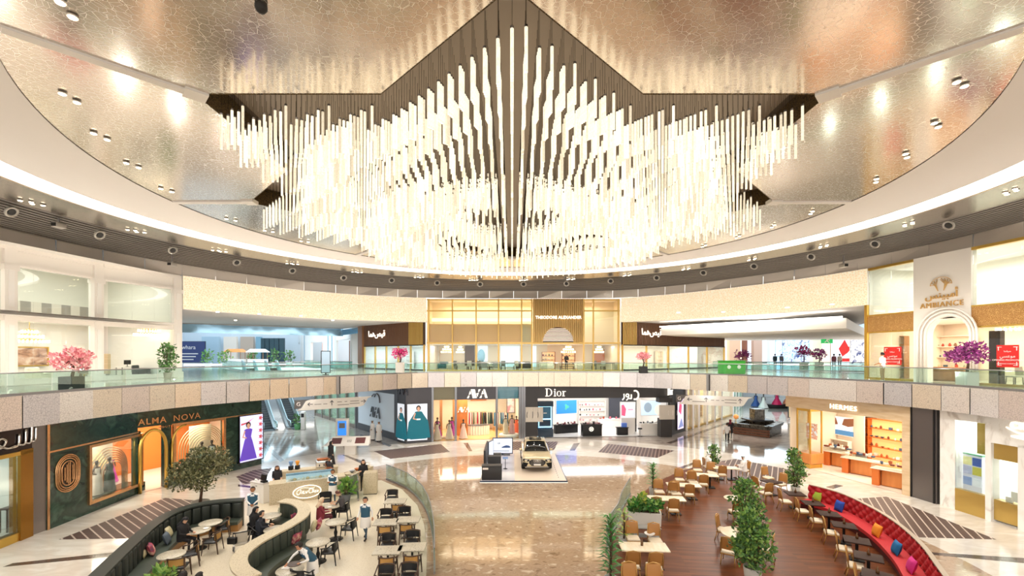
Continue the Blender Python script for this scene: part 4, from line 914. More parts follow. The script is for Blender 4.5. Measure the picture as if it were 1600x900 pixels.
for x0, x1, c in ((1140, 1157, '#cfa88c'), (1163, 1168, '#7a4632'), (1178, 1191, '#b89a8a'), (1203, 1209, '#dfe9f2'), (1270, 1284, '#e9e6c9'), (1316, 1319, '#8b6a4a')):
    b = MB(); a, d = PD(x0, 545, 70), PD(x1, 545, 70); b.bb(a.x, d.x, 70, 70.8, 6.2, 12, mat('pilaster_'+c, c, .5)); struct(b, 'wall_pilaster')
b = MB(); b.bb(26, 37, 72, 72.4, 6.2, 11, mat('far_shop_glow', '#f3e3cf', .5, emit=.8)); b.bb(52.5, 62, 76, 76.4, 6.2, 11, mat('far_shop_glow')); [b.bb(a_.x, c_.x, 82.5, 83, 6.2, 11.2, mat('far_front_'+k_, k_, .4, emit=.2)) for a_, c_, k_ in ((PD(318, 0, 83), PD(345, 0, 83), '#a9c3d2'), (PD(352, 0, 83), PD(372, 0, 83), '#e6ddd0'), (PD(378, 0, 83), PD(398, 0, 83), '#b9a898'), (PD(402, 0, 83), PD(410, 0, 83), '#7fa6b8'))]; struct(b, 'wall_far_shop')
t = thing('exit_sign', 'green running man exit sign hanging in the east concourse', 'sign', PD(1292, 531, 60)); b = MB(); b.rbox((0, 0, 0), (1.5, .2, .95), .03, mat('exit_green', '#23a455', .4, emit=.8)); b.build('panel', t); b = MB()
text_mb(b, '\u2190', .01, WTXT, Matrix.Translation((0, -.11, 0)) @ Rx, .001) if False else None
Mx = Matrix.Translation((0, -.105, 0)) @ Rx; shape(b, [(-.15, .3), (.1, .3), (.1, .1), (.35, -.02), (.3, -.1), (.05, 0), (.02, -.12), (.3, -.35), (.18, -.4), (-.1, -.2), (-.35, -.38), (-.4, -.3), (-.12, -.08)], WTXT, Mx); b.build('pictogram', t)
b = MB(); [b.cyl((x, 0, .45), .03, 2.6, STEEL, 6) for x in (-.8, .8)]; b.build('hanger', t)
for x, y, d, h, lab, mm in ((1256, 573, 56, 2.6, 'magenta blossom tree in a white pot in the east concourse', MAGF), (1280, 572, 58, 2.3, 'violet low blossom tree in a white pot in the east concourse', PURF), (1160, 577, 52, 2.0, 'plum coloured blossom tree by the far shop pilasters', PURF)):
    bonsai('blossom_tree', lab, Z(PD(x, y, d), 6.2), h, .85, [mm, mat('blossom_violet')], mat('white_pot'), .7, .7, int(x), leaf=.3, n=200)
def low_rail(name, label, pts): 
    L = [];
    for a, b_ in zip(pts[:-1], pts[1:]):
        a, b_ = Vector((*a, 0)), Vector((*b_, 0)); n = max(1, int((b_-a).length/1.8)); L += [a+(b_-a)*k/n for k in range(n)]
    L.append(Vector((*pts[-1], 0))); return railing(name, label, L)
c0, c1, c2, c3 = (corr(3, -4.8), corr(3, 4.6), corr(22, 4.8), corr(22, -4.8))
low_rail('glass_railing', 'glass balustrade around the escalator opening in the west concourse', [(c3.x, c3.y), (c0.x, c0.y), (c1.x, c1.y), (c2.x, c2.y)])
low_rail('glass_railing', 'glass balustrade running across the east concourse', [(21.5, 48), (30, 43), (36, 39), (44, 44)])
for x, y, d, nm, col in ((325, 563, 62, 'planter', LEAF), (352, 561, 66, 'planter', LEAFL), (395, 561, 70, 'planter', LEAF), (430, 563, 66, 'planter', LEAFD), (452, 560, 70, 'planter', LEAFD)):
    bush('potted_shrub', 'green shrub in a tub lining the far west mall', Z(PD(x, y, d), 6.2), 2.2, .9, [col, LEAF], mat('white_pot'), .5, .5, x, .4, 90)['group'] = 'shrubs lining the far west mall'
for x, lab in ((368, 'orange market stall in the far west mall'), (403, 'white market stall in the far west mall')):
    p = PD(x, 562, 68); t = thing('market_stall', lab, 'stall', Z(p, 6.2)); b = MB(); b.rbox((0, 0, .5), (2.4, 1.4, 1), .05, WHITE); b.build('counter', t)
    b = MB(); [b.beam((sx*1.1, sy*.6, 1), (sx*1.1, sy*.6, 2.1), .06, .06, WOODM) for sx in (-1, 1) for sy in (-1, 1)]; b.build('post_frame', t)
    b = MB(); b.box((0, 0, 2.3), (2.8, 1.8, .5), mat('awning_orange', '#e08a45', .6) if x == 368 else WHITE, taper=.6); b.build('awning', t)
# ---- escalators
def escalator(label, p0, dirn, L, rise, w=1.0, seed=0):
    d = Vector((dirn[0], dirn[1], 0)).normalized(); t = thing('escalator', label, 'escalator', p0, math.atan2(d.y, d.x)-PI/2)
    b = MB(); n = int(rise/.21); STEP = mat('escalator_step', '#4d5154', .5, .4)
    for k in range(n): y = 1.2+(L-2.4)*k/n; b.bb(-w/2, w/2, y, y+(L-2.4)/n+.05, rise*k/n-.18, rise*(k+1)/n, STEP)
    b.bb(-w/2, w/2, 0, 1.25, -.02, .02, STEP); b.build('steps', t)
    prof = [(0, .02), (1.2, .05), (L-1.2, rise), (L, rise)]
    for s in (-1, 1):
        x = s*(w/2+.12); b = MB()
        for (y0, z0), (y1, z1) in zip(prof[:-1], prof[1:]): b.add([(x, y0, z0+.1), (x, y1, z1+.1), (x, y1, z1+.88), (x, y0, z0+.88)], [(0, 1, 2, 3)], glass_mat('escalator_glass', '#bfe3e6', .12))
        b.build('glass_side', t); b = MB()
        b.tube([(x, -.25, .35), (x, -.3, .62), (x, -.1, .9), (x, 1.1, .93), (x, L-1.2, rise+.9), (x, L, rise+.9)], .06, mat('handrail_pale', '#9fb4b8', .3, .5), 6); b.build('handrail', t)
        b = MB(); b.beam((x, 0, 0.0), (x, 1.2, .0), .26, .3, STEEL); b.beam((x, 1.2, 0), (x, L-1.2, rise-.05), .26, .4, STEEL); b.build('skirt', t)
    return t
e0 = Vector((-22.9, 47.6, 0)); e1 = Vector((-24.9, 46.1, 0))
escalator('escalator nearest the glass shopfronts, rising through the west opening', e0, (-.635, .772), 13, 6.2); escalator('escalator nearest the green marble shop, rising through the west opening', e1, (-.635, .772), 13, 6.2)
# ================================================================ GROUND FLOOR SHOPS
GRMARB = mat('green_marble', '#24392f', .15, spec=.6, noise=(.9, ['#172a22', '#2c4538', '#20352b', '#3f5c4c'], 8, (1, 1, 1.3), 1.2)); ROSEG = mat('rose_gold', '#d9a878', .22, .9)
def mannequin(label, dress, pose=0, z=0, skin='#3a2f2b', group=None, full=.42):
    t = thing('mannequin', label, 'mannequin', group=group); sk = mat('mannequin_'+skin, skin, .4); b = MB()
    b.lathe([(.001, 1.0), (.13, 1.02), (.15, 1.15), (.12, 1.22), (.16, 1.36), (.17, 1.42), (.06, 1.48), (.045, 1.55), (.05, 1.57), (.085, 1.62), (.095, 1.69), (.08, 1.76), (.04, 1.79), (.001, 1.8)], sk, 14, sy=.75)
    for s in (-1, 1): b.tube([(s*.17, 0, 1.41), (s*.25, .02, 1.15), (s*(.27 if pose == 0 else .1), -.08 if pose else -.02, .95 if pose == 0 else 1.08)], .04, sk, 7, rs=[.05, .038, .028])
    b.build('figure', t); b = MB(); dm = mat('gown_'+dress, dress, .6); n = 26; prof = [(full, .03), (full*.85, .3), (.25, .75), (.2, .98), (.155, 1.1), (.14, 1.2), (.175, 1.36), (.16, 1.4)]
    vs = []; fs = []
    for i in range(n):
        a = 2*PI*i/n
        for j, (r, z) in enumerate(prof): f = 1+(.09*math.cos(a*7) if j < 3 else 0)*(1-j/3); vs.append((r*f*math.cos(a), r*f*.8*math.sin(a), z))
    k = len(prof)
    for i in range(n):
        for j in range(k-1): fs.append((i*k+j, ((i+1) % n)*k+j, ((i+1) % n)*k+j+1, i*k+j+1))
    b.add(vs, fs, dm, True); b.build('gown', t)
    b = MB(); b.cyl((0, 0, 0), .2, .025, STEEL, 16); b.build('base_plate', t); return t
def window_frame(W, u0, u1, z0, z1, m, w=.07, v=-.04, name='trim_2', dp=.12):
    b = MB()
    for u in (u0, u1): b.bb(u-w, u+w, v-dp/2, v+dp, z0-w, z1+w, m, W.M)
    for z in (z0, z1): b.bb(u0, u1, v-dp/2, v+dp, z-w, z+w, m, W.M)
    return struct(b, name)
def pane(W, u0, u1, z0, z1, n=1, v=.02, m=None):
    for k in range(n):
        g = MB(); a, c = u0+(u1-u0)*k/n+.01, u0+(u1-u0)*(k+1)/n-.01; g.bb(a, c, v, v+.03, z0, z1, m or SHOPG, W.M); o = g.build('window_6'); o['kind'] = 'structure'
# -- boutique with green onyx window
W = Wall((-20.2, 13.5), (-20.78, 19.35)); M = W.M; DKB = mat('dark_bronze', '#2b1d1a', .25, .3); ONX = mat('green_onyx', '#9fc4ae', .25, emit=.42, noise=(.8, ['#6fa793', '#cfe3cf', '#a8d0c0', '#d9c9a0', '#86b8a6'], 6, (1, 1, 2.6), 1.4))
b = MB(); b.bb(0, W.L, -.05, .3, 3.75, 5, DKB, M); b.bb(0, W.L, -.04, .3, 0, .35, GOLD, M); b.bb(W.L-.55, W.L, -.1, .35, 0, 3.8, mat('amber_panel', '#9a6a22', .25, .6), M); b.bb(0, W.L, -.1, .2, 3.6, 3.76, GOLD, M); struct(b, 'wall_onyx_boutique')
pane(W, 0, W.L-.55, .35, 3.6, 3); shop_box(W, 0, W.L, 2.6, .35, 3.75, PALEW, back_m=ONX); lights(W, .5, W.L-.5, 1.3, 3.65, 45, DAY, 1.5)
b = MB(); b.bb(0, W.L-.7, 2.4, 2.5, .35, 3.7, ONX, M); struct(b, 'wall_onyx')
uS = W.u(24); t = thing('shop_sign', 'chrome calligraphy sign on the dark bronze fascia', 'sign', W.pt(uS, -.1, 4.35), W.rz); b = MB()
for q in ([(-1.1, 0, -.25), (-.7, 0, -.3), (-.5, 0, -.05), (-.7, 0, .08), (-.85, 0, -.1), (-.45, 0, -.35), (-.1, 0, -.3)], [(-.3, 0, -.35), (0, 0, -.3), (.05, 0, .15)], [(.05, 0, -.3), (.3, 0, -.28), (.33, 0, .3)], [(.33, 0, -.28), (.55, 0, -.25), (.6, 0, .5)], [(.6, 0, -.25), (.75, 0, -.2), (.78, 0, .38)], [(-.9, 0, .22), (-.78, 0, .28)]):
    b.tube([Vector(p) for p in catmull(q, 4)], .05, CHROME, 6)
b.build('calligraphy', t)
for x, v in ((10, 1.0), (26, 1.2)):
    t = table('dark console table of %s in the onyx boutique window' % ('shoes, nearer the frame edge' if x == 10 else 'jewellery, beside the amber panel'), .56, .4, 1.0, DWOOD, DWOOD, 'console table', name='console_table'); put(t, W, W.u(-20 if x == 10 else 14, .55), .55, .37)
# steel corner post
b = MB(); b.bb(0, .7, 0, .35, 0, 5, mat('grey_post', '#8d837d', .35, .6), Wall((-20.8, 19.3), (-20.75, 19.9)).M); struct(b, 'wall_post')
# -- green marble gown shop
Wa = Wall((-20.7, 19.95), (-21.05, 25.2)); Wb = Wall((-21.05, 25.2), (-17.95, 32.1)); M = Wa.M
uw0, uw1 = Wa.u(139), Wa.u(220); mb = MB(); mb.bb(0, Wa.L, 0, .35, 3.5, 5.05, GRMARB, M); mb.bb(0, uw0, 0, .35, 0, 3.5, GRMARB, M); mb.bb(uw0, uw1, 0, .35, 0, .5, GRMARB, M); mb.bb(uw0, uw1, 0, .35, 3.35, 3.5, GRMARB, M); mb.bb(uw1, Wa.L, 0, .35, 0, 3.5, GRMARB, M)
Mb = Wb.M; ue0, ue1 = .12, Wb.u(257); up1 = Wb.u(268); u20, u21 = Wb.u(272), Wb.u(350); us0, us1 = Wb.u(372), Wb.u(410)
def zb(x, y): return Wb.z(x, y)
mb.bb(0, Wb.L, 0, .35, 3.7, 5.05, GRMARB, Mb); mb.bb(ue1, up1, 0, .35, 0, 3.7, GRMARB, Mb); mb.bb(u21, us0, 0, .35, 0, 3.7, GRMARB, Mb); mb.bb(up1, u21, 0, .35, 0, .35, GRMARB, Mb); mb.bb(us0, Wb.L, 0, .35, 0, .4, GRMARB, Mb); mb.bb(us0, Wb.L, .05, .35, .4, 3.7, DKB, Mb)
struct(mb, 'wall_green_marble')
b = MB(); b.bb(0, Wa.L, -.05, .02, 3.42, 3.5, ROSEG, M); b.bb(0, .1, -.03, .02, 0, 5, ROSEG, M); b.bb(up1, Wb.L, -.04, .02, 3.62, 3.7, ROSEG, Mb); struct(b, 'trim_3')
window_frame(Wa, uw0, uw1, .5, 3.3, ROSEG); pane(Wa, uw0, uw1, .5, 3.3, 1); window_frame(Wb, u20, u21, .4, 3.6, ROSEG); pane(Wb, u20, u21, .4, 3.6, 1)
b = MB(); uc, hw = (ue0+ue1)/2, (ue1-ue0)/2+.05
b.tube([(uc-hw, -.08, 0), (uc-hw, -.08, 2.3)]+[(uc+hw*math.cos(PI-PI*k/12), -.08, 2.4+1.1*math.sin(PI*k/12)) for k in range(13)]+[(uc+hw, -.08, 0)], .09, GOLD, 8, M=Mb)
uc2 = (up1+u21)/2; b.tube([(up1-.02, -.08, 0.2), (up1-.02, -.08, 2.5)]+[(up1+.75*(1-math.cos(PI/2*k/6)), -.08, 2.5+1.05*math.sin(PI/2*k/6)) for k in range(7)], .07, GOLD, 8, M=Mb); struct(b, 'trim_4')
ORG = mat('orange_drape', '#d9782f', .5); CARCH = mat('arch_cream', '#f0e0c8', .5)
shop_box(Wa, .3, Wa.L, 4.5, .02, 3.5, TAUPE, UPFLOOR, back_m=ORG, sides='l'); shop_box(Wb, 0.02, Wb.L-.2, 5.5, .02, 3.7, WARMW, UPFLOOR, back_m=ORG, sides='r')
lights(Wa, .8, Wa.L-.3, 1.0, 3.4, 150, WARM, 1.6); lights(Wb, .3, Wb.L-2.5, 2.5, 3.6, 240, WARM, 4)
def arch_rods(name, label, W, uc, v, hw, zs, z0, n, m, gap=.13):
    t = thing(name, label, 'display arch', W.pt(uc, v, z0), W.rz)
    for k in range(n):
        r = hw-gap*k; b = MB(); dv = -.05*k
        b.tube([(-r, dv, 0), (-r, dv, zs)]+[(r*math.cos(PI-PI*j/14), dv, zs+r*math.sin(PI*j/14)) for j in range(1, 14)]+[(r, dv, zs), (r, dv, 0)], .028, m, 5); b.build('arch_hoop', t)
    b = MB(); b.box((0, 0, .02), (2*hw+.2, .5, .04), GRMARB); b.build('plinth', t)
    return t
uca = (uw0+uw1)/2; arch_rods('display_arch', 'nested rose gold hoops arching behind the white gown window', Wa, Wa.u(170, 1.35), 1.35, 1.3, 1.35, .03, 7, ROSEG); arch_rods('display_arch', 'nested cream and gold hoops arching behind the emerald gown window', Wb, Wb.u(316, 1.45), 1.45, 1.45, 1.7, .03, 8, mat('hoop_gold', '#ecd3a5', .3, .5))
b = MB(); b.bb(uw0, uw1+.5, .12, 1.25, .02, .5, GRMARB, M); b.bb(u20, u21+.4, .12, 1.25, .02, .4, GRMARB, Mb); struct(b, 'floor_window_plinth'); b = MB(); b.bb(Wa.u(142, 1.75), Wa.u(176, 1.75), 1.75, 1.8, .1, 3.0, CARCH, M); b.bb(Wb.u(296, 1.95), Wb.u(330, 1.95), 1.95, 2.0, .1, 3.1, CARCH, Mb); struct(b, 'wall_cream_arch')
for W_, x, v, z, col, lab in ((Wa, 151, .8, .5, '#efece6', 'mannequin in a white lace gown in the green marble shop window'), (Wa, 171, .8, .5, '#2f4a42', 'mannequin in a dark green gown beside the white lace one'), (Wb, 315.5, .8, .4, '#1f6b5c', 'mannequin in an emerald gown under the cream hoops'), (Wb, 331, .8, .4, '#dfe8e6', 'mannequin in a pale draped gown under the cream hoops')):
    put(mannequin(lab, col, pose=int(x) % 2, full=.31), W_, W_.u(x, v), v, z)
put(mannequin('mannequin in a magenta gown inside the green marble shop entrance', '#b92a9a'), Wb, .5, 4.0, .03)
# oval emblem and name
t = thing('wall_emblem', 'rounded rose gold ring emblem on the green marble wall', 'emblem', Wa.pt(Wa.u(105.5), -.03, Wa.z(105.5, 739)), Wa.rz); 
def stad(w, h, n=10):
    r = w/2; L = h/2-r; return [(r*math.cos(PI*k/n), 0, L+r*math.sin(PI*k/n)) for k in range(n+1)]+[(-r*math.cos(PI*k/n), 0, -L-r*math.sin(PI*k/n)) for k in range(n+1)]
for k, (w, h) in enumerate(((1.2, 1.72), (1.04, 1.56), (.86, 1.38), (.64, 1.12))): b = MB(); b.tube(stad(w, h), .035, ROSEG, 6, True); b.build('ring', t)
b = MB(); [b.bb(x-.025, x+.025, -.04, .02, -z1, z1, ROSEG) for x, z1 in ((-.2, .3), (-.1, .42), (-.02, .5), (.06, .5), (.2, .35))]; b.build('bar_motif', t)
b = MB(); b.bb(-.3, .3, .0, .02, -.5, .5, DKB); b.build('backing', t)
t = thing('shop_sign', 'rose gold lettering ALMA NOVA over the green marble entrance', 'sign', Wb.pt(Wb.u(263), -.05, Wb.z(263, 655)), Wb.rz)
b = MB(); text_mb(b, 'ALMA', .5, ROSEG, Matrix.Translation((-.86, 0, 0)) @ Rx, .03, spacing=1.16, bold=.004); b.build('first_word', t); b = MB(); text_mb(b, 'NOVA', .5, ROSEG, Matrix.Translation((1.0, 0, 0)) @ Rx, .03, spacing=1.16, bold=.004); b.build('second_word', t); b = MB(); text_mb(b, 'BOUTIQUE', .17, ROSEG, Matrix.Translation((0.05, 0, -.42)) @ Rx, .02, spacing=1.5); b.build('small_lettering', t)
# lady poster on lit screen
def lady(b, M, s, dx, hair, skin, dress, dress2, arms=True, cape=None):
    T = M @ Matrix.Translation((dx, 0, 0)) @ Matrix.Diagonal((s, s, 1, 1))
    if cape: shape(b, [(-.16, 1.42), (-.5, .9), (-.62, .05), (-.2, .0), (.2, .0), (.62, .05), (.5, .9), (.16, 1.42)], cape, T)
    T2 = T @ Matrix.Translation((0, 0, .007)); shape(b, [(-.42, 0), (-.2, .85), (-.13, 1.05), (-.2, 1.38), (-.07, 1.44), (.07, 1.44), (.2, 1.38), (.13, 1.05), (.2, .85), (.42, 0)], dress, T2)
    T3 = T @ Matrix.Translation((0, 0, .014)); shape(b, [(-.1, .98), (.1, .98), (.1, 1.06), (-.1, 1.06)], dress2, T3); shape(b, [(-.2, 1.36), (-.3, 1.05), (-.08, .98), (-.06, 1.04), (-.22, 1.08), (-.14, 1.34)], skin, T3)
    shape(b, [(.12*math.cos(a), 1.6+.14*math.sin(a)) for a in [2*PI*k/14 for k in range(14)]], hair, T3); T4 = T @ Matrix.Translation((0, 0, .021)); shape(b, [(.075*math.cos(a), 1.57+.1*math.sin(a)) for a in [2*PI*k/14 for k in range(14)]], skin, T4); shape(b, [(-.04, 1.5), (.04, 1.5), (.05, 1.42), (-.05, 1.42)], skin, T4)
SKINP = mat('print_skin', '#d9a98e', .5, emit=.35); HAIRP = mat('print_hair', '#2a1c1a', .5); VIO = mat('print_violet', '#6a49c8', .5, emit=.4); TEAL = mat('print_teal', '#0f6b7c', .5, emit=.35); TEAL2 = mat('print_teal_light', '#cfe6ea', .5, emit=.5); CORAL = mat('print_coral', '#d65a5a', .5, emit=.3)
wS = us1-us0-.12; zS0, zS1 = .45, 3.6
def lilac(b, w, h, M):
    lady(b, M @ Matrix.Translation((0, -h/2+.1, 0)), h*.48, -.15*w, HAIRP, SKINP, VIO, VIO)
    for k in range(7): T = M @ Matrix.Translation((w*.4, -h*.42+k*h*.14, 0)); shape(b, [(.13*(1+.4*math.cos(5*a))*math.cos(a), .13*(1+.4*math.cos(5*a))*math.sin(a)) for a in [2*PI*q/20 for q in range(20)]], CORAL, T)
    shape(b, [(-w*.45, h*.3), (-w*.2, h*.33), (w*.1, h*.44), (-w*.2, h*.36), (-w*.46, h*.34)], CORAL, M)
screen('wall_screen', 'lilac lit poster of a lady in a violet gown beside the green marble shop', 'screen', Wb.pt((us0+us1)/2, -.07, (zS0+zS1)/2), wS, zS1-zS0, Wb.rz, GLL, BLACKM, .1, lilac)
# -- west corridor: glass shop, AVA flank
W = Wall((-25.5, 58), (-16.8, 48.1)); M = W.M; mb = MB(); mb.bb(0, W.L, 0, .3, 4.0, 5, mat('taupe_metal', '#8d8076', .4, .4), M); mb.bb(0, W.L, 0, .3, 0, .35, mat('taupe_metal'), M)
for k in range(6): u = W.L*k/5; mb.bb(u-.14, u+.14, -.05, .3, 0, 5, STEEL if k % 2 else mat('taupe_metal'), M)
struct(mb, 'wall_glass_shop'); pane(W, 0, W.L, .35, 4, 5, m=glass_mat('green_glass', '#cfe8dd', .2)); shop_box(W, 0, W.L, 4, .02, 4.2, mat('pale_green_interior', '#d6e6da', .6)); lights(W, .5, W.L-.5, 2, 4, 220, NEU, 3)
W = Wall((-16.7, 48.0), (-10.35, 40.6)); M = W.M; CHA = mat('charcoal_panel', '#55545a', .35, .3); PANB = mat('pale_blue_panel', '#c9d3dd', .12, .1, emit=.12)
mb = MB(); mb.bb(0, W.L, 0, .3, 4.2, 5, CHA, M); mb.bb(0, W.L, 0, .3, 0, .65, CHA, M); mb.bb(W.L-.7, W.L, -.01, .3, 0, 5, CHA, M); mb.bb(0, .4, -.01, .3, 0, 5, CHA, M); mb.bb(.4, W.L-.7, .05, .3, .65, 4.2, PANB, M); struct(mb, 'wall_flank')
DSIL = mat('dark_silver', '#6d6a70', .25, .8)
def stencil_AVA(b, s, m, M):
    """three slanted stencil letters A V A, cut by diagonal gaps"""
    for dx, inv in ((-1.0, False), (0, True), (1.0, False)):
        f = -1 if inv else 1; T = M @ Matrix.Translation((dx*s*.72, 0, 0)) @ Matrix.Diagonal((s, s*f, 1, 1))
        poly_mb(b, [(.02, .5), (.2, .5), (.52, -.5), (.24, -.5)], m, T if not inv else M @ Matrix.Translation((dx*s*.72, 0, 0)) @ Matrix.Diagonal((-s, -s, 1, 1)), .05)
        Tq = T if not inv else M @ Matrix.Translation((dx*s*.72, 0, 0)) @ Matrix.Diagonal((-s, -s, 1, 1))
        poly_mb(b, [(-.06, .36), (.06, -.02), (-.16, -.08), (-.22, -.14)], m, Tq, .05); poly_mb(b, [(-.26, -.22), (-.14, -.2), (-.2, -.5), (-.42, -.5)], m, Tq, .05)
t = thing('shop_sign', 'dark slanted letters AVA on the pale panel of the flank wall', 'sign', W.pt(W.u(586), -.02, W.z(586, 644)), W.rz); b = MB(); stencil_AVA(b, 1.05, DSIL, Rx); b.build('lettering', t)
t = thing('shop_sign', 'dark calligraphy stroke above the slanted AVA letters', 'sign', W.pt(W.u(588), -.04, W.z(588, 622)), W.rz); b = MB(); b.tube(catmull([(-1, 0, .1), (-.5, 0, .35), (-.2, 0, .3), (-.35, 0, .1), (.1, 0, .45), (.7, 0, .2), (.9, 0, -.4)], 5), .07, DSIL, 6); b.build('calligraphy', t)
b = MB(); b.bb(-.4, .4, -.3, 0, 0, 5, CHA); 
W1 = Wall((-10.3, 40.5), (-9.35, 39.5)); W2 = Wall((-9.35, 39.5), (-7.25, 40.35)); mb = MB()
for W in (W1, W2): mb.bb(0, W.L, 0, .3, 0, 5, CHA, W.M)
struct(mb, 'wall_corner_screen'); zb0, zt0 = W2.z(650, 688), W2.z(650, 631)
screen('wall_screen', 'narrow lit poster of a lady in a teal cape, beside the wide one', 'screen', W1.pt(W1.L/2, -.06, (zb0+zt0)/2), W1.L-.16, zt0-zb0, W1.rz, GLW, CHA, .1, lambda b, w, h, M: lady(b, M @ Matrix.Translation((.05, -h/2+.12, 0)), h*.5, 0, HAIRP, SKINP, TEAL, TEAL2, cape=TEAL))
screen('wall_screen', 'wide lit poster of a lady in a teal caped gown on the corner', 'screen', W2.pt(W2.L/2-.15, -.06, (zb0+zt0)/2), W2.L-.5, zt0-zb0, W2.rz, GLW, CHA, .1, lambda b, w, h, M: lady(b, M @ Matrix.Translation((.1, -h/2+.12, 0)), h*.53, 0, HAIRP, SKINP, TEAL, TEAL2, cape=TEAL))
t = thing('shop_sign', 'grey slanted AVA letters over the teal gown poster corner', 'sign', W1.pt(W1.L*.75, -.03, 4.65), W1.rz); b = MB(); stencil_AVA(b, .72, DSIL, Rx); b.build('lettering', t)
# -- AVA front
W = Wall((-7.2, 40.5), (1.2, 42.15)); M = W.M; AVW = W; um = [W.u(x) for x in (676, 712, 776, 812)]; BRZ = mat('steel_mullion', '#8f9196', .3, .8)
mb = MB()
for u in um+[W.L-.05]: mb.bb(u-.09, u+.09, -.1, .2, 0, 5, BRZ, M)
mb.bb(um[1], um[2], -.03, .2, 3.72, 5, CHA, M); mb.bb(um[0], um[1], .1, .2, 3.72, 5, mat('bronze_mesh', '#8f8a74', .5, .4), M); mb.bb(um[2], um[3], .1, .2, 3.72, 5, mat('blue_mesh', '#6fa0b8', .4, .4), M); mb.bb(um[3]+.09, W.L, 0, .2, 0, 5, CHA, M); struct(mb, 'wall_gown_store')
pane(W, um[0]+.1, um[1]-.1, .05, 3.7); pane(W, um[2]+.1, um[3]-.1, .05, 3.7); pane(W, um[2]+.1, um[3]-.1, 3.75, 4.9)
b = MB(); b.bb(0, W.L, -.02, 0, 0, .02, ORWOOD, M); shop_box(W, 0, W.L, 6.5, .02, 3.8, WARMW, mat('honey_floor', '#e6b878', .15), back_m=mat('warm_wall')); lights(W, .3, W.L-.3, 2.6, 3.7, 300, WARM, 4)
t = thing('shop_sign', 'white glowing slanted letters AVA over the gown store entrance', 'sign', W.pt(W.u(745), -.05, W.z(745, 615)), W.rz); b = MB(); stencil_AVA(b, .8, SIGNW, Rx); b.build('lettering', t)
b = MB(); b.bb(um[1]+.15, um[1]+1.3, 2.2, 2.4, .02, 3.7, ORWOOD, M); b.bb(um[0]+.7, um[0]+.95, 2.0, 2.1, .02, 3.7, ORWOOD, M); b.bb(um[1]-.15, um[1]+.1, 2.0, 2.1, .02, 3.7, ORWOOD, M); b.bb(um[1]+2, um[2]-.1, 6.2, 6.4, 3.0, 3.75, ORWOOD, M); struct(b, 'wall_orange_panel')
t = thing('shop_sign', 'small white AVA letters on the orange wood panel inside', 'sign', W.pt(W.u(724, 2.2), 2.16, W.z(724, 640, 2.2)), W.rz); b = MB(); stencil_AVA(b, .5, WTXT, Rx); b.build('lettering', t)
for x, v, z, col, lab in ((683.5, 1.3, .2, '#b8359f', 'mannequin in a magenta gown on a round step in the gown store window'), (706, 1.4, .2, '#c23aa6', 'mannequin in a magenta gown beside the steel mullion'), (683, .6, .03, '#eed7c4', 'mannequin in a peach gown at the window corner'), (702, .7, .03, '#efdccb', 'mannequin in a cream gown before the second magenta one'), (724, .8, .03, '#f2d6c8', 'mannequin in a pale pink gown at the gown store entrance'), (790, 1.0, .3, '#f0dfc9', 'mannequin in an ivory gown on the white podium'), (800, 1.0, .3, '#eeb4b8', 'mannequin in a rose gown on the white podium'), (807, 2.2, .03, '#d9603f', 'mannequin in a coral ombre gown behind the podium')):
    put(mannequin(lab, col, full=.3 if x > 785 else .4), W, W.u(x, v), v, z)
for x, v, lab, mm in ((687, 1.3, 'low round taupe step under the magenta gown', TAUPE), (706, 1.4, 'low round taupe step beside the mullion', TAUPE)):
    b = MB(); b.lathe([(.001, 0), (.52, 0), (.52, .16), (.48, .18), (.001, .18)], mm, 28); tag(b.build('round_step', None, W.pt(W.u(x, v), v, .02), W.rz), lab, 'podium')
b = MB(); b.lathe([(.001, 0), (.95, 0), (.95, .22), (.9, .27), (.001, .27)], WHITE, 30); tag(b.build('round_podium', None, W.pt(W.u(795, 1), 1, .02)), 'round white podium under the ivory and rose gowns', 'podium')
t = thing('reception_desk', 'curved white reception desk with dark rim in the gown store', 'desk', W.pt(W.u(746, 2.8), 2.8, .02), W.rz); b = MB(); cur = [(1.3*math.sin(a), -.9*math.cos(a)+.6, 0) for a in [-.9+.18*k for k in range(11)]]
for k in range(10): b.beam(Vector(cur[k])+Vector((0, 0, .45)), Vector(cur[k+1])+Vector((0, 0, .45)), .5, .9, WHITE)
b.build('body', t); b = MB()
for k in range(10): b.beam(Vector(cur[k])+Vector((0, 0, .95)), Vector(cur[k+1])+Vector((0, 0, .95)), .56, .1, BRZ)
b.build('counter_top', t)
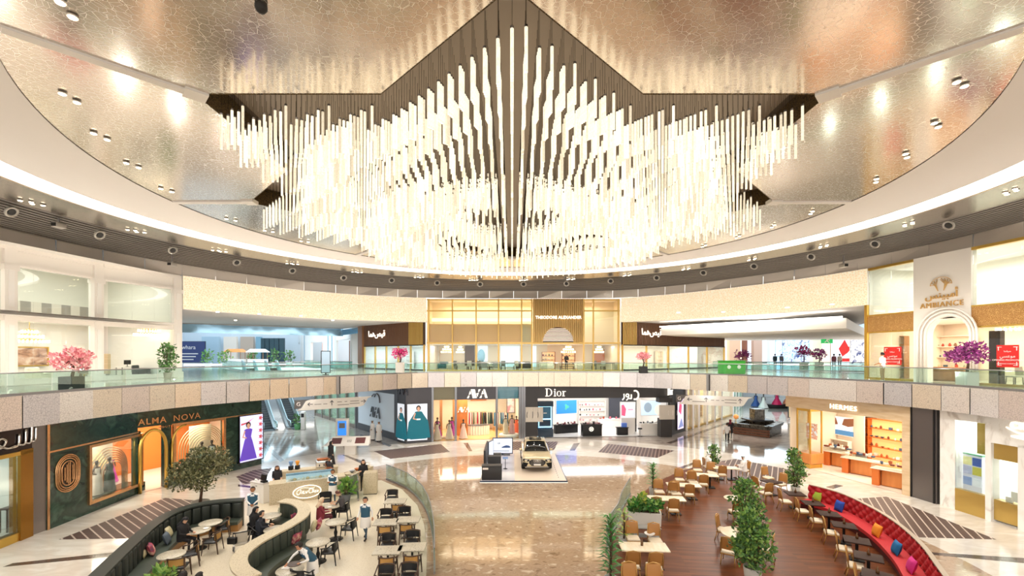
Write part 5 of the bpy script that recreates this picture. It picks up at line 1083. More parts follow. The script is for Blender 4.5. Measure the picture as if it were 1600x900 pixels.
def clothes_rail(label, W, u, v, w, cols, z=.02, rz=0, h=1.9):
    t = thing('clothes_rail', label, 'clothes rail', W.pt(u, v, z), W.rz+rz); b = MB(); b.tube([(-w/2, 0, 0), (-w/2, 0, h), (w/2, 0, h), (w/2, 0, 0)], .02, GOLD, 6); [b.bb(s*w/2-.04, s*w/2+.04, -.25, .25, 0, .03, GOLD) for s in (-1, 1)]; b.build('rail_frame', t)
    rnd = random.Random(int(u*100)+int(v*10)); x = -w/2+.12; k = 0
    while x < w/2-.1:
        c = cols[k % len(cols)]; g = MB(); hh = rnd.uniform(1.0, 1.4); mm = mat('garment_'+c, c, .8)
        g.add([(-.03, -.2, 0), (.03, -.2, 0), (.03, .2, 0), (-.03, .2, 0), (-.05, -.28, -hh), (.05, -.28, -hh), (.05, .28, -hh), (-.05, .28, -hh)], [(0, 1, 2, 3), (0, 4, 5, 1), (1, 5, 6, 2), (2, 6, 7, 3), (3, 7, 4, 0), (4, 7, 6, 5)], mm); g.tube([(0, 0, .0), (0, 0, .06)], .008, STEEL, 5)
        o = g.build('hanging_dress', None, W.pt(u, v, z+h-.07)+Matrix.Rotation(W.rz+rz, 3, 'Z') @ Vector((x, 0, 0)), W.rz+rz); tag(o, 'dress hanging on the %s' % label, 'dress', 'dresses on the '+label); x += rnd.uniform(.13, .2); k += 1
    return t
clothes_rail('rail of mixed gowns at the gown store back', W, W.u(742, 5.4), 5.4, 2.4, ['#8a5a60', '#3c5a44', '#d9c7b6', '#a8354a', '#e8ddd0']); clothes_rail('rail of teal and black gowns', W, W.u(768, 5.0), 5.0, 1.9, ['#12403c', '#1c1c20', '#d8cdbd', '#20514a'])
clothes_rail('rail of blue gowns behind the podium', W, W.u(783, 4.6), 4.6, 1.6, ['#2d6f97', '#7fb0cc', '#e9c4c0', '#f0e6da']); framed_art('bright photo print of a lady above the podium', .8, 1.7, W, W.u(798, 4.4), 4.4, 2.7, mat('print_pinkblue', '#d9a3b0', .5, noise=(1.5, ['#7fb4e0', '#f3d6d8', '#d76f85'], 3)), STEEL)
# -- beauty shop with charcoal fascia
W = Wall((1.3, 42.2), (15.2, 43.3)); M = W.M; DI = W; CHD = mat('charcoal_fascia', '#3d3b3c', .4, .2); up = [W.u(x) for x in (813, 821, 840, 866, 905, 973, 1001, 1043)]
W3 = Wall((15.2, 43.3), (17.9, 46.2)); mb = MB(); mb.bb(up[1]-.05, W.L, -.05, .3, 3.72, 5, CHD, M); mb.bb(up[1], up[2], -.02, .4, 0, 3.75, CHD, M); mb.bb(up[0], up[1], -.08, .2, 0, 5, BRZ, M)
mb.bb(0, W3.L, 0, .3, 3.6, 5, CHD, W3.M); mb.bb(.1, W3.L-.1, 0, .3, 0, 3.6, CHD, W3.M); mb.bb(W.L-1.1, W.L, -.6, .2, 0, 1.75, CHD, M); mb.bb(W.L-1.25, W.L+.03, -.62, .2, 3.3, 3.75, CHD, M); struct(mb, 'wall_beauty_shop')
b = MB(); b.bb(up[1]+.0, up[2]+.5, -.12, .0, W.z(832, 659), W.z(832, 636), mat('greige_panel', '#d8d0c4', .5), M); b.bb(W.L-1.25, W.L+.2, -.75, -.55, W.z(1048, 655, -.6), W.z(1048, 633, -.6), mat('greige_panel'), M); struct(b, 'wall_greige_panel')
def cd_motif(b, s, m, M):
    b.tube([(-.35*s+.14*s*math.cos(a)-.02, 0, .3*s*math.sin(a)) for a in [PI*.72+PI*.56*k/6 for k in range(7)]], .02, m, 5, M=M); b.tube([(.35*s+.14*s*math.cos(a), 0, .3*s*math.sin(a)) for a in [-PI*.28+PI*.56*k/6 for k in range(7)]], .02, m, 5, M=M); b.bb(-.02, .02, -.01, .01, -.28*s, .28*s, m, M)
t = thing('shop_emblem', 'dark bracket and bar emblem on the greige panel by the steel pillar', 'emblem', W.pt(W.u(832), -.14, W.z(832, 648)), W.rz); b = MB(); cd_motif(b, 1.1, DTXT, None); b.build('motif', t)
t = thing('shop_emblem', 'white bracket and bar emblem on the greige corner panel', 'emblem', W.pt(W.u(1051, -.75), -.78, W.z(1051, 645, -.75)), W.rz); b = MB(); cd_motif(b, .9, WTXT, None); b.build('motif', t)
def serif_dior(b, s, m, T):
    """D i o r in a high contrast serif, cap height s"""
    def bowl(cx, cy, rx, ry, th, tv, a0=0, a1=2*PI, n=22):
        o = [(cx+rx*math.cos(a0+(a1-a0)*k/n), cy+ry*math.sin(a0+(a1-a0)*k/n)) for k in range(n+1)]; i = [(cx+(rx-th)*math.cos(a0+(a1-a0)*k/n), cy+(ry-tv)*math.sin(a0+(a1-a0)*k/n)) for k in range(n+1)]
        for k in range(n): poly_mb(b, [o[k], o[k+1], i[k+1], i[k]], m, T, .06)
    R = lambda x0, x1, y0, y1: poly_mb(b, [(x0*s, y0*s), (x1*s, y0*s), (x1*s, y1*s), (x0*s, y1*s)], m, T, .06)
    R(-1.05, -.9, 0, 1); R(-1.18, -.75, 0, .05); R(-1.18, -.75, .95, 1); bowl(-.78*s, .5*s, .5*s, .5*s, .15*s, .05*s, -PI/2, PI/2)
    R(.0, .13, 0, .64); R(-.1, .23, 0, .045); R(-.1, .13, .6, .64); bowl(.06*s, .84*s, .09*s, .09*s, .088*s, .088*s, n=12)
    bowl(.6*s, .33*s, .3*s, .34*s, .12*s, .045*s); R(1.1, 1.23, 0, .64); R(1.0, 1.36, 0, .045); R(1.0, 1.23, .6, .64); bowl(1.36*s, .5*s, .2*s, .15*s, .09*s, .07*s, PI*.25, PI*.95, 8)
for W_, x, y, s, v, lab in ((W, 866, 619, .74, -.06, 'large white serif lettering Dior on the charcoal fascia'), (W3, 1046, 617, .72, -.02, 'white serif lettering Dior on the fascia return')):
    t = thing('shop_sign', lab, 'sign', W_.pt(W_.u(x), v, W_.z(x, y)), W_.rz); b = MB(); serif_dior(b, s, SIGNW, Rx @ Matrix.Diagonal((.62 if W_ is W3 else 1, 1, 1, 1))); b.build('lettering', t)
t = thing('shop_sign', 'white Arabic lettering on the charcoal fascia', 'sign', W.pt(W.u(988), -.07, W.z(988, 618)), W.rz); b = MB()
b.tube([(.25+.34*math.cos(a), 0, .05+.42*math.sin(a)) for a in [PI*.62-PI*1.24*k/10 for k in range(11)]], .075, SIGNW, 6); b.tube([(-.12, 0, -.3), (-.12, 0, .12), (-.3, 0, -.3), (-.42, 0, -.3)][:2], .06, SIGNW, 6); b.tube([(-.1, 0, -.28), (-.32, 0, -.28)], .055, SIGNW, 6)
b.tube([(-.5+.14*math.cos(a), 0, .02+.14*math.sin(a)) for a in [2*PI*k/12 for k in range(12)]], .055, SIGNW, 6, True); b.tube([(-.38, 0, 0), (-.4, 0, -.25), (-.6, 0, -.45)], .055, SIGNW, 6); b.tube([(-.85, 0, .18), (-.82, 0, -.2), (-1.0, 0, -.42)], .06, SIGNW, 6); b.build('lettering', t)
shop_box(W, up[2], W.L-.1, 7, .02, 4.2, WHITE, mat('white_gloss_floor', '#f2f1ef', .1)); lights(W, up[3], W.L-1, 3, 4.1, 250, (1, .97, .95), 4)
NAVY = mat('navy_gloss', '#1d3448', .2); CYG = mat('cyan_glow', '#9fe0ff', .4, emit=1.8)
t = thing('display_cabinet', 'blue lit navy perfume cabinet beside the greige panel', 'cabinet', W.pt((up[2]+up[3])/2, .5, .02), W.rz); w = up[3]-up[2]-.1; b = MB(); b.bb(-w/2, w/2, .1, .3, 0, 3.4, NAVY); b.bb(-w/2, w/2, -.3, .1, 0, .75, NAVY); b.bb(-w/2, w/2, -.3, .1, 2.9, 3.4, NAVY); b.build('body', t)
b = MB(); [b.bb(-w/2+.1, w/2-.1, .04, .09, z0, z1, CYG) for z0, z1 in ((.85, .95), (1.6, 1.72), (2.82, 2.9))]; [b.bb(s*(w/2-.14)-.04, s*(w/2-.14)+.04, .04, .09, .85, 2.9, CYG) for s in (-1, 1)]; b.build('light_tubes', t)
b = MB(); b.bb(-w/2+.25, w/2-.25, .02, .08, 1.8, 2.75, mat('teal_screen', '#27546a', .3, emit=.4)); b.bb(-.16, .16, 0, .02, 2.2, 2.28, WTXT); b.build('screen', t)
b = MB(); b.bb(-w/2+.1, w/2-.1, -.28, .04, .98, 1.02, mat('cyan_shelf', '#cfeaf6', .3)); b.build('shelf_board', t)
screen('wall_screen', 'wide bright blue beauty screen above the make-up bench', 'screen', W.pt(W.u(885, 3), 3, 2.55), 2.3, 1.35, W.rz+.28, GLB, WHITE, .1, lambda b, w, h, M: shape(b, [(.22*(1+.35*math.cos(3*a))*math.cos(a), .25*(1+.35*math.cos(3*a))*math.sin(a)) for a in [2*PI*k/18 for k in range(18)]], mat('print_leafgreen', '#4fb59a', .5, emit=.5), M))
def counter(label, W, u, v, w, d, h, top, body, rz=0, legs=False, name='display_counter', z=.02):
    t = thing(name, label, 'counter', W.pt(u, v, z), W.rz+rz); b = MB(); b.rbox((0, 0, h-.03), (w, d, .06), .015, top); b.build('counter_top', t); b = MB()
    if legs: [b.beam((sx*(w/2-.05), sy*(d/2-.05), 0), (sx*(w/2-.05), sy*(d/2-.05), h-.05), .05, .05, body) for sx in (-1, 1) for sy in (-1, 1)]; b.rbox((0, 0, h-.2), (w-.1, d-.1, .3), .02, body)
    else: b.rbox((0, 0, (h-.06)/2), (w-.12, d-.1, h-.06), .02, body)
    b.build('body', t); return t
def wares(label, group, W, u, v, z, w, d, n, seed, cols=('#2c2a30', '#e8d9d6', '#c98f96', '#8a4a55', '#f0eeea'), rz=0):
    rnd = random.Random(seed)
    for k in range(n):
        x = -w/2+w*(k+.5)/n; y = rnd.uniform(-d/3, d/3); c = rnd.choice(cols); b = MB(); mm = mat('ware_'+c, c, .35); s = rnd.uniform(.8, 1.4)
        if k % 2: b.rbox((0, 0, .09*s), (.14*s, .1, .18*s), .01, mm); b.cyl((0, 0, .18*s), .02, .05, GOLD, 8); nm = 'perfume_bottle'
        else: b.rbox((0, 0, .05), (.2*s, .16, .1), .01, mm); nm = 'make_up_box'
        tag(b.build(nm, None, W.pt(u, v, z)+Matrix.Rotation(W.rz+rz, 3, 'Z') @ Vector((x, y, 0)), W.rz+rz), label, nm.replace('_', ' '), group)
counter('long black make-up bench under the blue screen', W, W.u(884, 2.4), 2.4, 2.6, .6, .85, BLACKM, BLACKM, .28); wares('small cosmetic on the black make-up bench', 'cosmetics on the black bench', W, W.u(884, 2.4), 2.4, .87, 2.3, .4, 12, 3, rz=.28)
counter('black make-up table with a round emblem near the shop front', W, W.u(924, .7), .7, 2.0, .9, 1.15, DKB, BLACKM); wares('small cosmetic on the emblem make-up table', 'cosmetics on the emblem table', W, W.u(924, .7), .7, 1.17, 1.7, .6, 9, 4)
b = MB(); b.tube([(.2*math.cos(a), 0, .2*math.sin(a)) for a in [2*PI*k/18 for k in range(18)]], .025, SIGNW, 6, True); b.bb(-.1, -.06, -.01, .01, -.12, .12, SIGNW); b.bb(-.02, .02, -.01, .01, -.12, .12, SIGNW); b.bb(.06, .1, -.01, .01, -.12, .12, SIGNW); tag(b.build('round_emblem', None, W.pt(W.u(924, .2), .2, .72), W.rz), 'white ring emblem with bars on the black make-up table front', 'emblem')
counter('white counter along the beauty shop back wall', W, W.u(953, 5.2), 5.2, 2.8, .6, .95, WHITE, mat('blush_white', '#efe6df', .4)); wares('small cosmetic on the white back counter', 'cosmetics on the white back counter', W, W.u(953, 5.2), 5.2, .97, 2.4, .4, 7, 5, ('#d76f85', '#f0eeea', '#b0432f'))
counter('small black pedestal bench with a blue box', W, W.u(972, .9), .9, 1.2, .5, .75, BLACKM, BLACKM); b = MB(); b.rbox((0, 0, .2), (.5, .3, .4), .02, mat('blue_box', '#4a6fc0', .3, emit=.2)); tag(b.build('gift_box', None, W.pt(W.u(975, .9), .9, .77), W.rz), 'blue lit gift box on the small black pedestal bench', 'box')
counter('long white tester bar at the east end of the beauty shop', W, W.u(1018, .9), .9, 2.5, .7, 1.1, WHITE, WHITE); wares('small cosmetic on the white tester bar', 'cosmetics on the tester bar', W, W.u(1016, .9), .9, 1.12, 2.1, .4, 9, 6, ('#2c2a30', '#8a8f98', '#e8e6e2'))
t = thing('bar_stool', 'black beauty bar stool before the white tester bar', 'stool', W.pt(W.u(1000, .1), .1, .02), W.rz); b = MB(); b.lathe([(.001, .66), (.2, .66), (.22, .7), (.2, .76), (.001, .77)], BLACKM, 16); b.build('seat', t); b = MB(); b.cyl((0, 0, 0), .22, .03, STEEL, 16); b.cyl((0, 0, .03), .03, .63, STEEL, 10); b.build('pedestal', t)
screen('wall_screen', 'pink and white campaign screen in the middle of the beauty shop', 'screen', W.pt(W.u(981, 1.5), 1.5, 2.35), 1.45, 1.5, W.rz, GLW, WHITE, .1, lambda b, w, h, M: (shape(b, [(-.65, -.5), (-.3, -.6), (-.2, .1), (-.45, .55), (-.65, .5)], mat('print_pink', '#ef5f86', .5, emit=.5), M), b.box((.25, .05, .004), (.5, .06, .008), mat('print_pink'), M=M)))
b = MB(); b.bb(-.7, .7, -.1, .1, 0, 1.55, WHITE); tag(b.build('screen_plinth', None, W.pt(W.u(981, 1.5), 1.5, .02), W.rz), 'white plinth carrying the pink and white campaign screen', 'plinth')
screen('wall_screen', 'pale lit screen with two portraits over the white tester bar', 'screen', W.pt(W.u(1021, 1.9), 1.9, 2.5), 2.6, 1.45, W.rz, mat('screen_portrait', '#bcd4e6', .4, emit=.8), WHITE, .1, lambda b, w, h, M: (shape(b, [(.6+.5*math.cos(a), -.2+.55*math.sin(a)) for a in [2*PI*k/16 for k in range(16)]], mat('print_cream', '#f4e2d2', .5, emit=.6), M), shape(b, [(-.6+.4*math.cos(a), .05+.5*math.sin(a)) for a in [2*PI*k/16 for k in range(16)]], mat('print_silver', '#9fb3c4', .5, emit=.4), M)))
b = MB(); b.bb(W.u(951, 6.8), W.u(973, 6.8), 6.6, 6.75, .5, 3.9, mat('slate_panel', '#4a4d57', .4), M); b.bb(W.u(974, 2.6), W.u(994, 2.6), 2.5, 2.6, 0, 4.1, CHD, M); struct(b, 'wall_slate_panel')
shelf_unit('white perfume shelving at the back of the beauty shop', 3.0, 2.8, .35, 5, WHITE, W, W.u(925, 6.6), 6.6, .02, 77, itemcols=['#d76f85', '#f0eeea', '#c98f96', '#2c2a30'])
screen('wall_screen', 'tall pink and lilac campaign screen on the fascia return', 'screen', W3.pt(W3.L*.62, -.06, 2.0), 1.5, 3.2, W3.rz, mat('screen_pinklilac', '#e6d3f2', .4, emit=.9), CHD, .1, lambda b, w, h, M: (shape(b, [(-.5, .2), (.1, -.2), (.3, .7), (-.2, 1.3)], mat('print_pink'), M), shape(b, [(-.6, -1.5), (.7, -1.4), (.2, -.5)], mat('print_bluegrey', '#8f9fd8', .5, emit=.4), M)))
# -- east corridor shops
W = Wall((17.9, 46.2), (28.6, 58)); M = W.M; mb = MB(); mb.bb(0, W.L, 0, .3, 4.2, 5, mat('sand_stone', '#e4d3bb', .5), M); PIL = mat('pearl_pillar', '#d7d0ca', .3)
for u in (.1, 1.9, 3.6, 6.2, 8.8, 11.3, W.L-.1): mb.bb(u-.22, u+.22, -.1, .3, 0, 5, PIL, M)
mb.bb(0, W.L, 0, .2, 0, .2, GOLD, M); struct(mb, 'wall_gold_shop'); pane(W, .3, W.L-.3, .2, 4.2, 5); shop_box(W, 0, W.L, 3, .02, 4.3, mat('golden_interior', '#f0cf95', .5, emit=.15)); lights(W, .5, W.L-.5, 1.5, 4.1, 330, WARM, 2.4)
for k in range(4): shelf_unit('gold shelf case in the golden corridor shop', 1.6, 2.6, .35, 4, GOLDP, W, 1.5+k*3.2, 2.6, .02, 100+k, items=False, group='gold shelf cases of the corridor shop')
W = Wall((28.6, 58), (36, 70)); M = W.M; mb = MB(); mb.bb(0, W.L, 0, .3, 4.3, 5, WHITE, M); [mb.bb(u-.2, u+.2, -.1, .3, 0, 5, PIL, M) for u in (.1, 4, 8, 12, W.L)]; struct(mb, 'wall_corridor_shop'); pane(W, 0, W.L, .1, 4.3, 4, m=glass_mat('green_glass', '#cfe8dd')); shop_box(W, 0, W.L, 3, .02, 4.4, PALEB); lights(W, 1, W.L-1, 1.5, 4.2, 300, DAY, 2.4)
for x, d, c, lab in ((1193, 66, '#f0efe8', 'mannequin in a white gown at the far corridor shop'), (1181, 68, '#3b5fa8', 'mannequin in a blue gown at the far corridor shop'), (1214, 66, '#d81f5e', 'mannequin in a hot pink gown on the dark far podium'), (1231, 67, '#f08a6a', 'mannequin in a coral gown on the dark far podium')):
    t = mannequin(lab, c, full=.6); p = PD(x, 600, d); t.location = (p.x, p.y, .5 if x > 1200 else .02); t.scale = (1.15, 1.15, 1.15)
b = MB(); b.rbox((0, 0, .25), (4, 1.6, .5), .03, BLACKM); p = PD(1219, 600, 66.5); tag(b.build('display_podium', None, (p.x, p.y, 0)), 'long dark podium under the pink gown in the far corridor', 'podium')
p = P(1242, 657); screen('poster_stand', 'free standing beige lit poster frame in the east corridor', 'poster', Z(p, 1.6), 1.5, 2.4, 0, mat('poster_beige', '#e8d3a8', .5, emit=.5), mat('poster_frame_dark', '#3a4048', .4), .14, foot=.34)
# -- leather goods shop in pale oak
W = Wall((19.87, 32.5), (22.02, 24.75)); HE = W; M = W.M; OAK = mat('pale_oak_front2', '#dcc09a', .45, noise=(1.2, ['#d4b58c', '#e4cba8'], 4, (1, 1, 5))); mb = MB()
mb.bb(0, W.L, -.03, .35, 4.1, 5.02, OAK, M); mb.bb(W.L-.4, W.L, -.05, .35, 0, 4.15, OAK, M); struct(mb, 'wall_oak_front')
HFL = mat('cream_gloss_floor', '#efe2d2', .1); shop_box(W, .3, W.L-.1, 7, .02, 4.4, WARMW, HFL); lights(W, 2.2, W.L-.4, 3, 4.25, 230, WARM, 4)
t = thing('shop_sign', 'white glowing capital lettering HERMES on the pale oak fascia', 'sign', W.pt(W.u(1318), -.06, W.z(1318, 637)), W.rz); b = MB(); text_mb(b, 'HERMES', .44, SIGNW, Rx, .03, spacing=1.18); b.build('lettering', t)
# corner vitrine
t = thing('display_vitrine', 'tall brass framed corner vitrine of the oak leather shop', 'vitrine', W.pt(1.35, .6, .02), W.rz); b = MB()
for x in (-.5, .5):
    for y in (-.5, .5): b.bb(x-.04, x+.04, y-.04, y+.04, 0, 4.1, GOLD)
b.bb(-.5, .5, -.5, .5, 3.9, 4.1, GOLD); b.bb(-.5, .5, -.5, .5, 0, .25, GOLD); b.build('brass_frame', t); b = MB(); b.rbox((0, 0, .65), (1.25, 1.15, .7), .03, ORWOOD); b.build('orange_base', t); b = MB(); b.bb(-.46, .46, -.5, -.49, .3, 3.9, SHOPG); b.bb(-.5, -.49, -.46, .46, .3, 3.9, SHOPG); b.build('glass_sides', t)
b = MB(); b.bb(-.42, .42, .2, .25, 1.9, 3.0, mat('food_print', '#f2d9c4', .5, emit=.3, noise=(4, ['#e9edf0', '#d98a5a', '#f6efe6'], 3))); b.build('picture_panel', t)
ORL = mat('orange_leather', '#d06f2c', .4)
def orange_counter(label, u, v, w, rz, seed, items):
    t = thing('display_counter', label, 'counter', W.pt(u, v, .02), W.rz+rz); b = MB(); b.rbox((-w/2+.2, 0, .48), (.36, .8, .96), .02, ORL); b.rbox((.2, .08, .48), (w-.5, .62, .9), .02, ORWOOD); b.build('body', t)
    b = MB(); b.rbox((0, 0, 1.0), (w+.08, .9, .06), .02, WARMW); b.build('counter_top', t); b = MB(); b.bb(-w/2, w/2, -.4, .4, 1.03, 1.26, SHOPG); b.build('glass_case', t)
    return t
orange_counter('orange display counter in the middle of the leather shop', W.u(1345, 1.9), 1.9, 1.9, .3, 1, 6); orange_counter('orange display counter nearest the oak pillar', W.u(1396, .9), .9, 1.9, .3, 2, 6); orange_counter('orange display counter at the back by the corner vitrine', W.u(1309, 2.6), 2.6, 1.5, .3, 3, 6)
LE = ('#c06a3a', '#e9dccb', '#7a3a2a', '#f0efe8', '#4a5f7a')
for x, v, lab, g in ((1345, 1.9, 'small leather good on the middle orange counter', 'goods on the middle orange counter'), (1396, .9, 'small silk or leather good on the orange counter nearest the oak pillar', 'goods on the near orange counter'), (1309, 2.6, 'small leather good on the back orange counter', 'goods on the back orange counter')):
    wares(lab, g, W, W.u(x, v), v, 1.28, 1.6, .5, 9, x, LE, .3)
shelf_unit('tall orange glowing shelf wall of leather goods', 2.5, 3.3, .4, 5, ORL, W, W.u(1388, 5.4), 5.4, .02, 21, back=mat('amber_glow_back', '#f6c07a', .5, emit=.7), itemcols=LE)
shelf_unit('narrow orange shelf beside a tall mirror in the leather shop', 1.3, 3.2, .4, 5, ORL, W, W.u(1346, 5.6), 5.6, .02, 22, itemcols=LE); shelf_unit('pale shelf under the horse photograph in the leather shop', 1.4, 1.6, .4, 3, WARMW, W, W.u(1313, 4.0), 4.0, .02, 23, itemcols=LE)
screen('wall_screen', 'lit photograph of brown shapes over blue on the leather shop wall', 'screen', W.pt(W.u(1313, 4.3), 4.3, 2.6), 1.7, 1.3, W.rz, mat('screen_white'), WHITE, .08, lambda b, w, h, M: (shape(b, [(-1, .65), (-.3, .55), (-.15, .1), (-.6, .0), (-1, .1)], mat('print_brown', '#8a5a40', .5, emit=.1), M), shape(b, [(1, .65), (.3, .55), (.15, .1), (.6, .0), (1, .1)], mat('print_brown'), M), shape(b, [(-1, -.65), (1, -.65), (1, -.3), (-1, -.3)], mat('print_sea', '#4a86c0', .5, emit=.3), M)))
b = MB(); b.bb(.35, 2.3, 4.4, 4.5, .02, 4.3, WARMW, M); struct(b, 'wall_shop_divider')
b = MB(); b.bb(W.u(1362, 5.9)-.5, W.u(1362, 5.9)+.3, 5.85, 5.95, .1, 3.3, mat('grey_mirror', '#a9a6a6', .1, .8), M); struct(b, 'wall_mirror')
t = thing('armchair', 'grey shell armchair behind the middle orange counter', 'armchair', W.pt(W.u(1340, 3.6), 3.6, .02), W.rz); b = MB(); b.rbox((0, 0, .42), (.7, .65, .14), .06, FABG); b.build('seat', t); b = MB(); b.rbox((0, .32, .72), (.75, .12, .6), .06, FABG); b.build('backrest', t); b = MB(); [b.beam((x, y, 0), (x, y, .36), .04, .04, DWOOD) for x in (-.28, .28) for y in (-.25, .25)]; b.build('leg_frame', t)
b = MB(); b.bb(0, 1.32, -.02, .4, 0, 5, mat('brushed_dark_steel', '#75706f', .32, .8), Wall((22.05, 24.75), (22.25, 23.4)).M); b.bb(-.0, .06, -.06, 0, 0, 5, BLACKM, Wall((22.05, 24.75), (22.25, 23.4)).M); b.bb(1.16, 1.24, -.06, 0, 0, 5, BLACKM, Wall((22.05, 24.75), (22.25, 23.4)).M); struct(b, 'wall_steel_pier')
# -- white marble perfume shop
WMV = mat('veined_marble', '#eeeae4', .15, noise=(.7, ['#cfc8c0', '#f4f1ec', '#f6f4f0', '#f2eee8'], 7, (1, 1, .6), 2.5)); W = Wall((22.3, 23.35), (22.9, 17.2)); M = W.M; q = [W.u(x) for x in (1492, 1541, 1550, 1592)]; BRASS = mat('brass_band', '#cfae62', .3, .7)
mb = MB(); mb.bb(0, q[0], 0, .4, 0, 5, WMV, M); mb.bb(q[0], W.L, 0, .4, 4.55, 5, WMV, M); mb.bb(q[1], q[2], -.06, .4, 0, 4.6, WMV, M); mb.bb(q[2], W.L, -.06, .4, 3.7, 5, WMV, M); mb.bb(q[3], q[3]+.25, -.06, .4, 0, 3.8, WMV, M); mb.bb(q[0], q[1], 0, .3, 0, 1.1, BRASS, M); mb.bb(q[2], q[3], .1, .5, .1, 1.05, BRASS, M); mb.bb(q[2], q[3], .1, .4, 2.95, 3.7, BRASS, M); mb.bb(q[3]+.25, W.L, 0, .4, 0, 3.7, WMV, M); mb.bb(q[0]+.75, q[1], .3, .4, 3.0, 4.5, BRASS, M); struct(mb, 'wall_marble_shop')
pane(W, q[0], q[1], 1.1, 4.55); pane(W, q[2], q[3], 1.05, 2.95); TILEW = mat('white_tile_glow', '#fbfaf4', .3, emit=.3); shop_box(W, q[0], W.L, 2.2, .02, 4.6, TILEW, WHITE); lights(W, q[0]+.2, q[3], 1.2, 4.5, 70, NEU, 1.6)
t = thing('shop_sign', 'glowing lettering with a swash emblem on the white marble front', 'sign', W.pt(W.u(1596), -.1, W.z(1596, 666)), W.rz); b = MB(); text_mb(b, 'CRE', .42, SIGNW, Matrix.Translation((.05, 0, 0)) @ Rx, .03, spacing=1.1, bold=.012); b.build('lettering', t)
b = MB(); b.tube(catmull([(-.5, 0, -.12), (-.1, 0, -.3), (.3, 0, -.32), (.0, 0, -.45), (-.3, 0, -.5), (.4, 0, -.58)], 5), .03, SIGNW, 6); b.build('swash', t)
t = thing('display_cube', 'green topped cube of pale printed panels in the marble shop window', 'display', W.pt(W.u(1531, .75), .75, 1.1), W.rz); b = MB(); b.bb(-.42, .42, -.42, .42, 0, 1.75, mat('pastel_cube', '#d9dbe8', .4, emit=.3)); b.bb(-.43, .43, -.43, .43, 1.75, 1.82, mat('mint_top', '#7fc7a4', .4)); b.build('body', t); b = MB()
for k, (x, z, c) in enumerate(((-.21, 1.45, '#e6e3a8'), (.21, 1.45, '#4a62b0'), (-.21, 1.0, '#b9bfe0'), (.21, 1.0, '#c9c25a'), (-.21, .45, '#8fa8d8'), (.21, .45, '#e6ecf6'))): b.bb(x-.19, x+.19, -.44, -.42, z-.2, z+.2, mat('panel_'+c, c, .4, emit=.3), None)
b.build('printed_panels', t)
t = thing('display_chair', 'small white stand on the curved brass ledge of the marble shop', 'stand', W.pt((q[2]+q[3])/2+.2, .3, 1.05), W.rz); b = MB(); b.box((0, 0, .3), (.35, .06, .45), WHITE); b.box((-.25, 0, .12), (.2, .15, .24), WHITE); b.build('white_blocks', t)
# ================================================================ CAR STAND, DIRECTORY SIGNS, KIOSKS
PLAT = mat('stand_grey', '#cfcad2', .15); PLATC = mat('stand_cream', '#e6d3bf', .3); NAVYE = mat('stand_navy_edge', '#1c3350', .3)
cx0, cx1, cy0, cy1 = -1.96, 3.4, 27.4, 35.0
t = thing('car_stand', 'low exhibition stand with a navy edge under the pale gold car', 'stand', ((cx0+cx1)/2, (cy0+cy1)/2, 0)); w, d = cx1-cx0, cy1-cy0
b = MB(); b.bb(-w/2, w/2, -d/2, d/2, .004, .1, NAVYE); b.build('base_deck', t); b = MB(); b.bb(-w/2+.06, -.55, -d/2+.06, d/2-.05, .1, .115, PLAT); b.build('grey_board', t); b = MB(); b.bb(-.55, w/2-.06, -d/2+.06, d/2-.05, .1, .116, PLATC)
for k in range(14): y = -d/2+.7+k*.48; b.bb(w/2-.5, w/2-.46, y, y+.24, .116, .118, mat('dash_brown', '#7a6656', .5))
b.build('cream_board', t); b = MB(); b.bb(-w/2-.02, w/2+.02, -d/2-.03, -d/2-.005, .004, .028, mat('stand_edge_light', '#fff8ee', .5, emit=.7)); b.build('light_strip', t)
# ---- car
PAINT = mat('champagne_paint', '#d8c8a4', .25, .35, coat=1.0); CGL = mat('car_glass', '#1d2122', .05, .2, spec=.8); TYRE = mat('tyre', '#1a1a1a', .8); GRI = mat('grille_black', '#17181a', .35, .4)
car = thing('car', 'pale gold five door SUV parked on the exhibition stand facing the terrace', 'car', (1.66, 31.95, .118))
def loft(b, st, m, cap=True, smooth=True):
    k = len(st[0]); vs = [p for s in st for p in s]; fs = []
    for i in range(len(st)-1):
        for j in range(k-1): fs.append((i*k+j, i*k+j+1, (i+1)*k+j+1, (i+1)*k+j))
    if cap: fs.append(tuple(range(k))[::-1]); fs.append(tuple((len(st)-1)*k+j for j in range(k)))
    b.add(vs, fs, m, smooth)
def sect(y, zb, w, zs, zt, wt):  # one body ring, left to right over the top
    h = [(w*.86, zb), (w*.97, zb+.1), (w, zb+.28), (w*.99, zs-.1), (w*.965, zs), (wt, zs+.06), (wt*.6, zt), (0, zt+.012)]
    return [(-x, y, z) for x, z in h]+[(x, y, z) for x, z in h[::-1][1:]]
b = MB(); loft(b, [sect(-2.5, .36, .74, .74, .80, .6), sect(-2.44, .3, .86, .78, .88, .7), sect(-2.25, .27, .95, .86, .95, .76), sect(-1.9, .26, .99, .95, 1.02, .8), sect(-1.3, .26, 1.0, 1.0, 1.07, .84), sect(-.9, .26, 1.0, 1.02, 1.08, .86), sect(0, .26, 1.0, 1.04, 1.08, .86), sect(1.2, .26, 1.0, 1.07, 1.1, .86), sect(2.0, .27, .99, 1.08, 1.12, .84), sect(2.35, .33, .93, 1.05, 1.1, .78), sect(2.5, .42, .82, .95, 1.0, .66)], PAINT); b.build('body_shell', car)
def ghs(y, w, zr, zb=1.02): h = [(w, zb), (w*.97, zb+.12), (w-.07-.18*(zr-zb), zr-.08), (w-.17-.2*(zr-zb), zr-.01), (0, zr+.02)]; return [(-x, y, z) for x, z in h]+[(x, y, z) for x, z in h[::-1][1:]]
